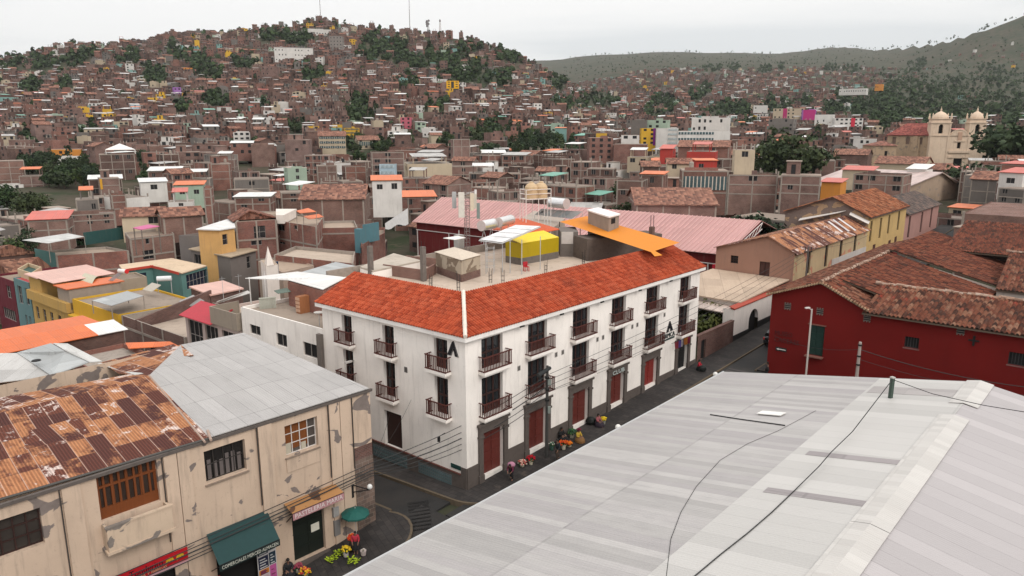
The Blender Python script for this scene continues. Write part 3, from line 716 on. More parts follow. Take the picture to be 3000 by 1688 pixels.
    # equipment hut by mast
    q = gz(*c8(620, 880)); t = thing('equipment_cabinet', 'grey equipment cabinet under a small white roof beside the antenna mast', 'cabinet', q); m = MB(); m.box((q[0], q[1], 11.4), (.45, .35, 1.1), 0, .8); m.build('body', plain((.35, .33, .31), .5), t)
    m = MB(); m.slab([at(*c8(420, 670), 13.), at(*c8(560, 690), 13.), at(*c8(700, 665), 13.), at(*c8(600, 645), 13.)], .06); m.tube((q[0], q[1], 12.5), (q[0], q[1], 13.), .04); m.build('roof', plain((.75, .72, .68)), t)
    # chair
    q = gz(*c8(1455, 1085)); t = thing('plastic_chair', 'red plastic chair alone in the middle of the terrace', 'chair', q); RED = plain((.42, .02, .03), .5)
    fr = lambda a, d, z: (q[0]+a*.9-d*.4, q[1]+d*.9+a*.4, q[2]+z)
    m = MB(); m.obox(fr, -.24, .24, -.22, .22, .42, .46); m.build('seat', RED, t)
    m = MB(); m.obox(fr, -.24, .24, .2, .25, .46, .9); m.build('backrest', RED, t)
    for a in (-.21, .21):
        for d in (-.2, .2): m = MB(); m.obox(fr, a-.03, a+.03, d-.03, d+.03, 0, .42); m.build('leg', RED, t)
        m = MB(); m.obox(fr, a*1.15-.025, a*1.15+.025, -.2, .22, .63, .67); m.build('armrest', RED, t)
    # white flat slab roof & box to the left
    q = [at(*c8(-620, 1030), 11.2), at(*c8(-460, 1080), 11.2), at(*c8(150, 950), 11.2), at(*c8(-200, 860), 11.2)]
    t = thing('roof_room', 'low room with a flat white roof slab at the left of the terrace', 'room', (q[1][0], q[1][1], 8)); m = MB(); m.prism([p[:2] for p in q], 7, 11.05); m.build('wall', WHITE, t); m = MB(); m.slab(q, .16); m.build('roof', flatroof((.6, .52, .44)), t)
    # plants
terrace_things()
# ================================================================== CREAM TWO-STOREY BUILDING (lower left)
CREAM = plaster((.58, .44, .335), .6, (.19, .155, .14), .61)
def build_cream():
    t = thing('cream_building', 'decaying two-storey cream plastered building with a rusty and grey tin roof', 'building', W(-5.8, 2.44, -.5))
    fr, L = frame2(W(-40, 3.3), W(-5.8, 2.44), (0, 0))
    zt = 8.2
    wins = [(14.3, 16.37, 5.75, 7.5), (18.72, 21.45, 5.8, 8.1), (23.78, 26.02, 5.86, 7.62), (28.39, 30.48, 5.74, 7.58)]
    ops = wins+[(28.45, 30.57, -1.0, 2.08), (23.9, 26.9, -2, 2.3), (19.1, 21.9, -2.6, 2.6)]
    w = MB(); wallop(w, fr, 0, L, -5, zt, ops, .3)
    er, _ = frame2(W(-5.8, 2.44), W(-5.6, 20), (0, 60)); 
    w.face([W(-5.8, 2.44, -3), W(-5.8, 17, -3), W(-5.8, 17, 9.1), W(-5.8, 2.44, zt)]); w.face([W(-5.8, 17, -3), W(-26, 17.5, -3), W(-26, 17.5, 9.1), W(-5.8, 17, 9.1)])
    w.build('wall', CREAM, t)
    # stone corner and lower wall zones
    m = MB(); m.obox(fr, 32.9, L, .0, .05, -3, 3.9); m.obox(lambda s, d, z: (W(-5.8+d, 2.44+s, z)), 0, 10, 0, .05, -3, 3.6)
    m.build('stone_corner', brick((.22, .15, .12), (.13, .1, .085), (.3, .25, .21), 0, .6, .45, .28), t)
    m = MB(); m.obox(fr, 32.86, L-.02, .0, .03, 3.9, 4.72); m.build('bare_patch', BRICK_D, t)
    # pilasters
    p = MB()
    for a, b in ((17.26, 18.07), (21.75, 22.42), (22.42, 23.1), (26.75, 27.6), (31.25, 32.0), (32.0, 32.8), (13.2, 13.9)):
        p.obox(fr, a, b-.04, 0, .09+.05*((a*7) % 2 > 1), -5, zt-.02)
    p.build('pilaster', CREAM, t)
    m = MB(); m.obox(fr, 0, L+.1, 0, .16, 8.1, 8.26); m.build('cornice', concrete((.12, .1, .09)), t)
    for x in (17.2, 21.7, 26.72, 31.2, 32.86):
        m = MB(); m.obox(fr, x-.07, x-.02, .1, .16, 3.5, 8.1); m.build('rain_pipe', plain((.05, .04, .035)), t)
    # windows
    win(fr, *wins[0], t, DARKBROWN, glass((.03, .025, .022)), .3, 4, 3, label='dark brown wooden window at the left edge of the cream wall')
    ow = wood((.16, .045, .012), .5)
    bw = win(fr, *wins[1], t, ow, glass((.03, .02, .016)), .3, 4, 1, fw=.14, label='varnished orange-brown wooden window above the balcony')
    m = MB(); m.obox(fr, 18.72, 21.45, -.3, -.2, 5.8, 6.35); m.obox(fr, 18.72, 21.45, -.3, -.19, 7.35, 7.47)
    for i in range(1, 8):
        x = lerp(18.72, 21.45, i/8); m.obox(fr, x-.05, x+.05, -.3, -.2, 6.35, 8.1)
    m.build('panelling', ow, bw)
    dwin = win(fr, *wins[2], t, plain((.03, .025, .022)), glass((.012, .011, .011)), .3, 4, 2, label='dark curtained window')
    m = MB()
    for i in range(6):
        x = 24+i*.33; m.obox(fr, x, x+.2, -.28, -.25, 5.9, 6.9+random.uniform(-.1, .2))
    m.build('curtain', plain((.12, .1, .095)), dwin)
    pw = win(fr, *wins[3], t, plain((.6, .56, .53)), glass((.06, .05, .045), .3), .3, 4, 3, fw=.045, label='white steel-framed window with brown curtains')
    m = MB(); m.obox(fr, 28.45, 29.95, -.30, -.27, 6.0, 7.5); m.build('curtain', wood((.16, .05, .012), .9), pw)
    m = MB(); m.obox(fr, 28.45, 28.85, -.3, -.24, 5.78, 6.4); m.obox(fr, 29.5, 29.8, -.3, -.24, 5.78, 6.2); m.build('curtain', plain((.42, .38, .3)), pw)
    for a, b, z in ((28.3, 30.55, 5.68), (23.7, 26.1, 5.78)):
        m = MB(); m.obox(fr, a, b, 0, .12, z-.06, z); m.build('sill', concrete((.25, .19, .15)), t)
    m = MB(); m.obox(fr, 28.36, 30.5, 0, .05, 4.78, 5.6); m.build('panel', CREAM, t)
    # balcony parapet
    m = MB(); m.obox(fr, 18.6, 21.75, 0, .75, 4.35, 4.5); m.obox(fr, 18.68, 21.67, .6, .72, 4.5, 5.7); m.obox(fr, 18.68, 18.8, 0, .6, 4.5, 5.7); m.obox(fr, 21.55, 21.67, 0, .6, 4.5, 5.7); m.obox(fr, 18.62, 21.73, .56, .76, 5.7, 5.78); m.obox(fr, 18.7, 21.65, 0, .5, 4.2, 4.35)
    m.build('balcony', plaster((.56, .43, .32), .5, (.2, .17, .15), .55), t)
    # street door, openings
    m = MB(); m.face([fr(28.45, -.25, -1.1), fr(30.57, -.25, -1.1), fr(30.57, -.25, 2.08), fr(28.45, -.25, 2.08)])
    for i in range(4):
        for a, b in ((28.55, 29.46), (29.56, 30.47)):
            z = lerp(-1, 2, i/4); m.obox(fr, a, b, -.25, -.21, z+.05, z+.68)
    dd = m.build('door', plain((.012, .016, .013), .5), t)
    m = MB(); m.obox(fr, 29.75, 30.3, -.2, -.18, .35, .85)
    m.build('door_notice', plain((.62, .6, .52), .7), dd)
    m = MB(); m.obox(fr, 28.3, 30.75, -.2, .25, -1.6, -1.05); m.build('doorstep', STONE, t)
    for a, b, z1 in ((23.9, 26.9, 2.3), (19.1, 21.9, 2.6)):
        m = MB(); m.face([fr(a, -.3, -3), fr(b, -.3, -3), fr(b, -.3, z1), fr(a, -.3, z1)]); m.build('doorway', DARK, t)
    # roof: eave z 8.35, ridge z 9.35 ; rusty left half, grey right half
    e = .32
    def Q(s, v, z): a = fr(s, 0, z); return a
    A0, A1, A2 = at(-330, 1555, 8.36), at(612, 1281, 8.36), at(1081, 1137, 8.36)
    B2, B1, B0 = at(713, 975, 9.35), at(437, 1100, 9.35), at(-150, 1248, 9.35)
    Bm = at(530, 1010, 9.35)
    m = MB(); m.slab([A0, A1, B1, B0], .05); m.build('rusty_roof', rust(0., .5, .05), t)
    m = MB(); m.slab([A1, A2, B2, Bm, B1], .05); m.build('grey_roof', sheet((.37, .35, .34), .16, .95, 3.1, .08, .42, (.22, .21, .2), .6, .6, .25, .8), t)
    m = MB(); m.tube(tuple(Vector(A1)+Vector((.0, -.5, -.05))), B1, .06, .06, 6); m.tube(tuple(Vector(A1)+Vector((.25, -.35, -.02))), tuple(Vector(A1)+Vector((-.3, .6, .1))), .07, .07, 8); m.build('roof_seam_pipe', plain((.35, .25, .2)), t)
    m = MB(); m.path([tuple(Vector(A0)+Vector((0, -.05, -.06))), tuple(Vector(A1)+Vector((0, -.05, -.06)))], .06, 6); m.build('gutter', plain((.07, .065, .06)), t)
    # back slopes
    C0b, C1b = at(-250, 1190, 8.5), at(330, 1085, 8.9)
    m = MB(); m.slab([B0, B1, at(405, 1092, 9.2), at(0, 1165, 8.9), at(-260, 1215, 8.8)], .05); m.build('rusty_back_roof', rust(5., .5, .5), t)
    m = MB(); m.slab([B1, Bm, at(567, 1041, 9.36), at(508, 1008, 8.9), at(295, 1062, 8.6), at(350, 1094, 9.1)], .05); m.build('rusty_back_roof', rust(11., .5, .2, 1.1, 2.2), t)
    m = MB(); m.slab([at(285, 1066, 8.62), at(310, 1060, 8.62), at(420, 1094, 9.3), at(395, 1098, 9.3)], .04); m.build('roof_flashing', sheet((.5, .49, .47)), t)
    # awnings
    def awning(name, s0, s1, z0, s2, s3, z1, d, mat, drop, lab=None, und=None):
        o = MB(); n = 6
        for i in range(n):
            def pt(k, j): return fr(lerp(lerp(s0, s1, k), lerp(s2, s3, k), j), lerp(.02, d, j), lerp(z0, z1, j)-.04*math.sin(math.pi*k)*math.sin(math.pi*j))
            for j in range(3):
                o.face([pt(i/n, j/3), pt((i+1)/n, j/3), pt((i+1)/n, (j+1)/3), pt(i/n, (j+1)/3)], 0, smooth=True)
            a, b = pt(i/n, 1), pt((i+1)/n, 1); o.face([a, b, (b[0], b[1], b[2]-drop), (a[0], a[1], a[2]-drop)], 1)
        return o
    return t, fr
cream, CF = build_cream()
def cream_signs():
    fr = CF
    def awn(nm, lab, cat, s0, s1, z0, z1, d, m0, m1, drop, txt=None, tm=None, arms=True, sz=.3):
        t = thing(nm, lab, cat, fr((s0+s1)/2, 0, z0)); o = MB(); n = 8
        def pt(k, j): return fr(lerp(s0, s1, k), lerp(.03, d, j), lerp(z0, z1, j)-.05*math.sin(math.pi*k)*math.sin(math.pi*j))
        for i in range(n):
            for j in range(4): o.face([pt(i/n, j/4), pt((i+1)/n, j/4), pt((i+1)/n, (j+1)/4), pt(i/n, (j+1)/4)], 0, smooth=True)
        o.build('canvas', m0, t, merge=True); o = MB(); o.obox(fr, s0, s1, d-.01, d+.015, z1-drop, z1+.02); v = o.build('valance', m1, t)
        if txt: text_obj('lettering', txt, sz, fr, (s0+s1)/2, z1-drop/2, d+.03, tm, v, (s1-s0)*.93, .004)
        o = MB(); o.tube(fr(s0+.1, .02, z1-.9), fr(s0+.05, d, z1-.05), .025); o.tube(fr(s1-.1, .02, z1-.9), fr(s1-.05, d, z1-.05), .025); o.tube(fr(s0, d, z1), fr(s1, d, z1), .025); o.build('arm', DARK, t)
        return t
    awn('shop_awning', 'dark green sloping shop awning with white lettering on its valance', 'awning', 23.5, 26.95, 3.05, 1.75, 1.25, plain((.012, .045, .045), .7), plain((.01, .02, .02), .7), .36, 'COMERCIALES MERCED ALMACEN', plain((.55, .55, .48), .7), sz=.28)
    awn('shop_awning', 'short ochre awning with a pink lettered valance over the dark door', 'awning', 28.0, 31.4, 3.0, 2.72, .95, plaster((.4, .2, .08), .5, (.1, .05, .03), .62), plain((.42, .22, .23), .7), .42, 'PASTELERIA MARIA', plain((.68, .6, .58), .7), sz=.4)
    # red banner over the arched doorway
    t = thing('banner', 'red banner with black lettering and yellow emblems over the arched doorway', 'banner', fr(20.7, .2, 2.5)); m = MB(); m.obox(fr, 18.3, 22.4, .18, .2, 2.22, 2.92)
    b = m.build('cloth', plain((.5, .01, .018), .6), t)
    m = MB(); m.obox(fr, 18.3, 22.4, .18, .215, 2.12, 2.22); m.build('hem', plain((.6, .35, .38), .6), t)
    text_obj('lettering', 'Tonderito', .5, fr, 20.35, 2.62, .21, plain((.006, .006, .012), .6), b, 1.6, .006)
    text_obj('small_lettering', 'POLLERIA  Y  PARRILLAS', .2, fr, 20.45, 2.33, .21, plain((.62, .5, .3), .6), b, 1.7, .004)
    for x in (21.48, 22.0, 19.1):
        m = MB()
        for k in range(10):
            a0, a1 = math.pi*k/9*1.1-.15, math.pi*(k+1)/9*1.1-.15
            m.face([fr(x+.2*math.cos(a0), .215, 2.52+.22*math.sin(a0)), fr(x+.2*math.cos(a1), .215, 2.52+.22*math.sin(a1)), fr(x+.09*math.cos(a1), .215, 2.52+.1*math.sin(a1)), fr(x+.09*math.cos(a0), .215, 2.52+.1*math.sin(a0))])
        m.obox(fr, x-.06, x+.06, .205, .22, 2.5, 2.68); m.build('emblem', plain((.68, .42, .02), .6), b)
    m = MB(); m.tube(fr(18.1, .2, 2.9), fr(22.6, .2, 3.02), .012); m.build('rope', plain((.5, .47, .4)), t)
    # posters beside the shop
    t = thing('poster_board', 'board of pasted posters beside the green awning shop', 'poster', fr(26.7, .1, -.4)); m = MB(); m.obox(fr, 26.1, 27.25, .12, .15, -1.8, 1.35); m.build('board', plain((.5, .48, .48), .6), t)
    for a, b_, c, d, col in ((26.15, 26.75, .55, 1.2, (.02, .03, .05)), (26.8, 27.2, .65, 1.25, (.03, .05, .06)), (26.15, 26.75, -.3, .45, (.015, .02, .05)), (26.8, 27.2, -.25, .5, (.02, .04, .06)), (26.15, 26.75, -.65, -.35, (.55, .2, .02)), (26.15, 26.75, -1.6, -.7, (.55, .42, .45)), (26.8, 27.2, -1.6, -.3, (.5, .1, .3))):
        m = MB(); m.obox(fr, a, b_, .15, .16, c, d); pp = m.build('poster', plain(col, .6, .3, 0., .3), t)
        m = MB()
        for k in range(4): zz = lerp(c, d, (k+.6)/4.6); m.obox(fr, a+.08, b_-.1*(k % 2)-.08, .16, .166, zz-.04, zz+.02)
        m.build('poster_print', plain((.5, .5, .5) if col[0] < .1 else (.15, .03, .06), .6), pp)
    t = thing('vending_stand', 'red and orange goods stand at the left of the green awning shop', 'stand', fr(23.4, .5, -2.2)); m = MB(); m.obox(fr, 22.9, 23.9, .2, .8, -2.6, .55); m.build('body', plain((.3, .02, .015), .6, .3, 0, .4), t); m = MB(); m.obox(fr, 23.0, 23.8, .8, .83, -.6, .4); m.build('display', plain((.45, .12, .02), .6, .3, 0, .6), t)
    # lamp bracket on the corner
    t = thing('wall_lantern', 'white globe lamp on a black iron bracket at the stone corner', 'lamp', fr(32.6, 0, 2.1)); m = MB(); m.obox(fr, 32.52, 32.68, 0, .1, 1.6, 2.5); m.tube(fr(32.6, .05, 2.45), fr(33.3, .9, 2.15), .035); m.tube(fr(32.6, .05, 1.95), fr(33.3, .9, 2.15), .03); m.build('bracket', DARK, t)
    m = MB(); m.ball(fr(33.3, .9, 2.36), .17, 12); m.build('globe', plain((.72, .72, .7), .3), t)
    m = MB(); m.obox(fr, 31.1, 31.5, 0, .2, .9, 1.5); o = m.build('meter_box', plain((.3, .29, .28)), None, orig=Vector(fr(31.3, 0, 1.))); tag(o, 'grey electricity meter box between the dark door and the green umbrella', 'meter box')
    m = MB(); m.obox(fr, 31.15, 31.55, 0, .16, -.4, .6); o = m.build('meter_box', plain((.2, .19, .185)), None, orig=Vector(fr(31.3, 0, 0.))); tag(o, 'darker grey meter box below the other one beside the dark door', 'meter box')
cream_signs()
# ================================================================== MARKET ROOF (foreground right)
def build_market():
    t = thing('market_hall', 'large market hall with a wide pale corrugated metal gable roof', 'building', W(0, -9, 0))
    ze, ve, vr, zr, u0, u1 = 5., -8.35, -25.4, 8.0, -45., 20.2
    P = lambda a, v: W(a, v, lerp(ze, zr, (v-ve)/(vr-ve)) if v > vr else lerp(zr, ze, (vr-v)/17.))
    ms = sheet((.4, .378, .365), .16, .52, 8.6, .2, .5, (.25, .235, .235), .4, .6, .25, .45, (.33, .305, .305))
    m = MB(); m.slab([P(u1, ve), P(u1, vr), P(u0, vr), P(u0, ve)], .04); m.build('roof_slope', ms, t)
    # upper course sheets: lighter newer strip towards the ridge
    up = Vector((0, 0, .02))
    m = MB(); vs = -19.6; m.slab([tuple(Vector(P(20.0, vs))+up), tuple(Vector(P(20.0, vr))+up), tuple(Vector(P(u0, vr))+up), tuple(Vector(P(u0, vs))+up)], .012); m.build('upper_sheets', sheet((.45, .43, .41), .16, 1.03, 5.8, .12, .16, (.36, .34, .33), .3, .5, .3, .35), t)
    m = MB(); m.slab([P(u1, vr), P(u1, -44), P(u0, -44), P(u0, vr)], .04); m.build('roof_slope', sheet((.385, .355, .355), .16, 1.03, 20., .1, .2, (.3, .27, .27), .25, .55, .3, .6), t)
    m = MB(); segs = [(u1+.05, 15.), (12.6, -3.), (-3.05, -45.)]
    for a, b in segs:
        q = [W(a, vr+.75, zr-.07), W(a, vr, zr+.08), W(a, vr-.75, zr-.07)]; q2 = [W(b, vr+.75, zr-.07), W(b, vr, zr+.08), W(b, vr-.75, zr-.07)]
        m.slab([q[0], q[1], q2[1], q2[0]], .02); m.slab([q[1], q[2], q2[2], q2[1]], .02)
    m.build('ridge_cap', sheet((.48, .455, .43), .16, .5, 3., .1, .35, (.4, .36, .34), .3, .5, .3, .2), t)
    # darker translucent strips
    for a, lab in ((4.05, None), (-1.35, None)):
        m = MB(); u2 = Vector((0, 0, .035)); m.slab([tuple(Vector(P(a, -20.3))+u2), tuple(Vector(P(a, -25.))+u2), tuple(Vector(P(a+.62, -25.))+u2), tuple(Vector(P(a+.62, -20.3))+u2)], .01); m.build('skylight_strip', sheet((.27, .24, .24), .16, 2., 9., .05, .2, (.2, .18, .18), .5), t)
    for a, b, v0, v1 in ((16.3, 17.9, -19.8, -24.6),):
        m = MB(); u2 = Vector((0, 0, .036)); m.slab([tuple(Vector(P(a, v0))+u2), tuple(Vector(P(a, v1))+u2), tuple(Vector(P(b, v1))+u2), tuple(Vector(P(b, v0))+u2)], .01); m.build('aged_sheets', sheet((.34, .31, .3), .16, 1.03, 3.05, .12, .2, (.25, .23, .23), .4), t)
    w = MB(); vb = ve-.5
    w.face([W(u1-.3, vb, -1), W(u0, vb, -6), W(u0, vb, ze-.0), W(u1-.3, vb, ze)])
    w.face([W(u1-.3, vb, -1), W(u1-.3, -44, -1), W(u1-.3, -44, ze-.2), W(u1-.3, vr, zr-.06), W(u1-.3, vb, ze-.02)]); w.build('wall', plaster((.45, .4, .36), .4), t)
    m = MB(); m.path([W(u1, ve+.06, ze-.02), W(u0, ve+.06, ze-.02)], .07, 6); m.build('gutter', GALV, t)
    # loose pieces on the roof
    q = P(10.3, -15.6); m = MB(); m.slab([tuple(Vector(P(a, v))+Vector((0, 0, .12))) for a, v in ((10.05, -15.2), (10.0, -16.7), (10.65, -16.8), (10.7, -15.3))], .05); o = m.build('loose_sheet', plain((.72, .7, .67)), None, orig=Vector(q)); tag(o, 'small loose white sheet lying on the grey market roof', 'sheet')
    m = MB(); m.path([tuple(Vector(P(a, v))+Vector((0, 0, .05))) for a, v in ((9.3, -12.5), (8.9, -14.5), (8.4, -17.6))], .035, 5); o = m.build('metal_bar', DARK, None, orig=Vector(P(9, -15))); tag(o, 'thin dark bar lying across the market roof next to the loose white sheet', 'bar')
    # post on roof and cables
    pb = at(2607, 1178, 7.05); zt = zcol(pb, 2611, 1107); t2 = thing('roof_post', 'short dark green cable post standing on the market roof', 'post', pb); m = MB(); m.box((pb[0], pb[1], (pb[2]+zt)/2), (.1, .1, (zt-pb[2])/2), 0, .4); m.build('shaft', plain((.05, .075, .06)), t2); m = MB(); m.box((pb[0], pb[1], zt+.03), (.12, .12, .04), 0, .4); m.build('cap', plain((.4, .38, .35)), t2)
    def cable(pts, lab, r=.022):
        m = MB(); m.path(pts, r, 4); o = m.build('cable', WIRE, None, orig=Vector(pts[0])); tag(o, lab, 'cable', 'cables over the market roof'); return o
    top = (pb[0], pb[1], zt-.1)
    ray_pts = [(2498, 1264), (2435, 1325), (2400, 1366), (2330, 1435), (2262, 1500), (2190, 1562), (2110, 1625), (2030, 1692)]
    def on_roof(px, py, h=.06):
        lo, hi = 4., 9.
        for _ in range(30):
            z = (lo+hi)/2; p = at(px, py, z); v = uv(p)[1]; zz = lerp(ze, zr, (v-ve)/(vr-ve)) if v > vr else lerp(zr, ze, (vr-v)/17.)
            if zz > z: lo = z
            else: hi = z
        return at(px, py, z+h)
    cable([top]+[on_roof(*q, .35) if i < 3 else on_roof(*q) for i, q in enumerate(ray_pts)], 'long black cable running down the market roof from the green post', .028)
    b = on_roof(2860, 1180, 1.); cable([top, tuple(Vector(top).lerp(Vector(at(3050, 1215, 8.6)), .3)-Vector((0, 0, .3))), tuple(Vector(top).lerp(Vector(at(3050, 1215, 8.6)), .65)-Vector((0, 0, .25))), at(3050, 1215, 8.6)], 'black cable hanging from the green post across the ridge to the right', .022)
    cable([on_roof(*q, .03) for q in ((2390, 1203), (2350, 1225), (2280, 1262), (2190, 1300), (2110, 1348), (2040, 1425), (1995, 1500), (1965, 1580), (1952, 1690))], 'thin dark cable curving over the lower part of the market roof', .012)
build_market()
# ================================================================== MUSEUM (right)
RED = plaster((.15, .0085, .007), .22, None, .6, (.07, .008, .007))
def build_museum():
    t = thing('museum', 'deep red walled museum under old clay barrel tile roofs', 'building', W(33, -6.7, 1))
    fr, L = frame2(W(33, -6.7), W(33, -48), (0, 0))
    ops = [(3.55, 4.9, 3.8, 6.62), (11.3, 12.38, 5.97, 6.92), (18.58, 19.66, 5.98, 7.0), (27, 28.1, 5.9, 6.9)]
    w = MB(); wallop(w, fr, 0, L, -.5, 8.45, ops, .25)
    w.face([fr(0, 0, 8.45), fr(8.05, 0, 8.45), fr(8.05, 0, 8.7), fr(4.35, 0, 10.45), fr(0, 0, 8.98)])
    w.face([W(33, -6.7, -.5), W(75, -6.7, -.5), W(75, -6.7, 9), W(33, -6.7, 9)]); w.build('wall', RED, t)
    a, b, c, d = ops[0]; m = MB(); m.face([fr(a, -.2, c), fr(b, -.2, c), fr(b, -.2, d), fr(a, -.2, d)])
    for k in range(4):
        for q in range(2): x = lerp(a, b, q/2)+.06; z = lerp(c, d, k/4)+.05; m.obox(fr, x, x+.52, -.2, -.16, z, z+.6)
    m.build('green_door', plain((.012, .035, .028), .5), t)
    m = MB(); m.obox(fr, a-.12, b+.12, 0, .1, d, d+.1); m.obox(fr, a-.1, b+.1, 0, .5, c-.1, c); m.build('door_sill', concrete((.2, .09, .07)), t)
    for o in ops[1:]:
        wd = win(fr, *o, t, plain((.05, .05, .05)), DARK, .25, 5, 1, fw=.04); m = MB(); m.obox(fr, o[0]-.08, o[1]+.08, 0, .04, o[2]-.1, o[2]); m.build('sill', concrete((.2, .1, .09)), wd)
    for s0, z in ((1.5, 7.97), (4.35, 7.93), (8.25, 7.95), (15.2, 8.05), (23.5, 8.05)):
        m = MB(); m.box(fr(s0, .01, z), (.02, .26, .24), 1, math.atan2(-U[1], -U[0]))
        for zz in (-.2, -.02, .16): m.obox(fr, s0-.3, s0+.3, .02, .07, z+zz-.03, z+zz+.03)
        for xx in (-.22, 0, .22):
            m.obox(fr, s0+xx-.05, s0+xx+.05, .02, .1, z+.24, z+.34); m.obox(fr, s0+xx-.04, s0+xx+.04, .02, .09, z-.33, z-.25)
        m.build('air_vent', [plain((.16, .14, .12)), DARK], t)
    m = MB(); m.obox(fr, 15.8, 16.55, 0, .08, 7.38, 7.5); m.obox(fr, 16.1, 16.25, .0, .09, 7.02, 7.83); m.build('iron_cross', DARK, t)
    dk = plain((.07, .012, .012), .7)
    text_obj('lettering', 'MUSEO', .62, fr, .5, 5.3, .02, dk, t, 1.6, .02, 'LEFT'); text_obj('lettering', 'CACERES', .62, fr, .5, 4.66, .02, dk, t, 2.25, .02, 'LEFT')
    m = MB(); m.obox(fr, .72, 1.72, 0, .05, 3.62, 3.98); sg = m.build('arrow_sign', plain((.02, .02, .02)), t)
    m = MB(); m.face([fr(.8, .06, 3.8), fr(1.0, .06, 3.9), fr(1., .06, 3.7)]); m.obox(fr, 1., 1.65, .05, .062, 3.77, 3.84); m.build('arrow', plain((.75, .73, .68)), sg)
    # roofs
    def roof(e0, e1, r0, name='roof', mat=TILE_OLD, pw=.3, jit=.03, amp=.07, clip=None):
        m = MB(); tile_plane(m, e0, e1, Vector(r0)-Vector(e0), pw, .46, amp, .035, 0, jit, 4, clip); o = m.build(name, mat, t)
        a, b, c = Vector(e0), Vector(e1), Vector(r0); m = MB(); dz = Vector((0, 0, -.08)); m.slab([tuple(a+dz), tuple(b+dz), tuple(b+c-a+dz), tuple(c+dz)], .1); m.build('roof_bed', plain((.1, .07, .05)), t); return o
    roof(W(32.65, -6.25, 8.98), W(70, -6.25, 8.98), W(32.65, -11.05, 10.68))
    roof(W(32.65, -15.0, 8.76), W(38.3, -15.0, 8.76), W(32.65, -11.0, 10.66))
    roof(W(53.4, -21.3, 7.75), W(36., -21.3, 7.75), W(53.4, -11.05, 10.68), mat=TILE_OLD2)
    roof(W(72, -23, 7.95), W(53.2, -23, 7.95), W(72, -11.05, 11.1), mat=TILE_OLD2)
    roof(W(32.55, -14.6, 8.5), W(32.55, -50, 8.5), W(38.2, -14.6, 10.05), mat=TILE_OLD, pw=.33, amp=.1)
    roof(W(43.5, -14.6, 8.4), W(43.5, -50, 8.4), W(38.2, -14.6, 10.05))
    roof(W(51.3, -21.4, 8.35), W(51.3, -50, 8.35), W(61.5, -20.9, 10.75), mat=TILE_OLD, pw=.33, amp=.09)
    roof(W(72, -21.4, 8.4), W(72, -50, 8.4), W(61.5, -20.9, 10.75))
    roof(W(64.5, -14, 9.9), W(64.5, -52, 9.9), W(76, -14, 12.3), mat=TILE_OLD2)
    m = MB(); m.face([W(51.5, -21.5, 2), W(51.5, -50, 2), W(51.5, -50, 8.2), W(51.5, -21.5, 8.2)]); m.face([W(53.2, -11, 2), W(53.2, -23, 2), W(53.2, -23, 7.7), W(53.2, -11, 10.6)]); m.build('courtyard_wall', plaster((.5, .42, .37), .4), t)
    m = MB()
    for a, b in ((W(32.6, -11.02, 10.72), W(72, -11.02, 10.95)), (W(38.2, -14, 10.12), W(38.2, -50, 10.12)), (W(61.5, -20.5, 10.82), W(61.5, -50, 10.82))):
        A, B = Vector(a), Vector(b); n = int((B-A).length/.55)
        for i in range(n):
            j = Vector((random.uniform(-.04, .04), random.uniform(-.04, .04), random.uniform(-.05, .03))); m.tube(tuple(A.lerp(B, i/n)+j), tuple(A.lerp(B, (i+1.05)/n)+j), .17, .14, 7)
    m.build('ridge_tiles', tiles(((0., (.17, .1, .07)), (.5, (.33, .2, .14)), (1., (.42, .32, .26))), .3, .5, .3), t)
    # verge tiles on the street gable
    m = MB()
    for a, b in ((fr(-.45, .35, 8.86), fr(4.35, .35, 10.62)), (fr(4.35, .35, 10.62), fr(8.4, .35, 8.7))):
        A, B = Vector(a), Vector(b); n = int((B-A).length/.24); O = Vector(fr(0, -1, 0))-Vector(fr(0, 0, 0))
        for i in range(n): q = A.lerp(B, (i+.5)/n); m.tube(tuple(q-O*.12), tuple(q+O*.35), .1, .09, 6)
    m.build('verge_tiles', tiles(((0., (.2, .12, .07)), (.5, (.36, .23, .14)), (1., (.45, .3, .19))), .3, .5, .2), t)
build_museum()
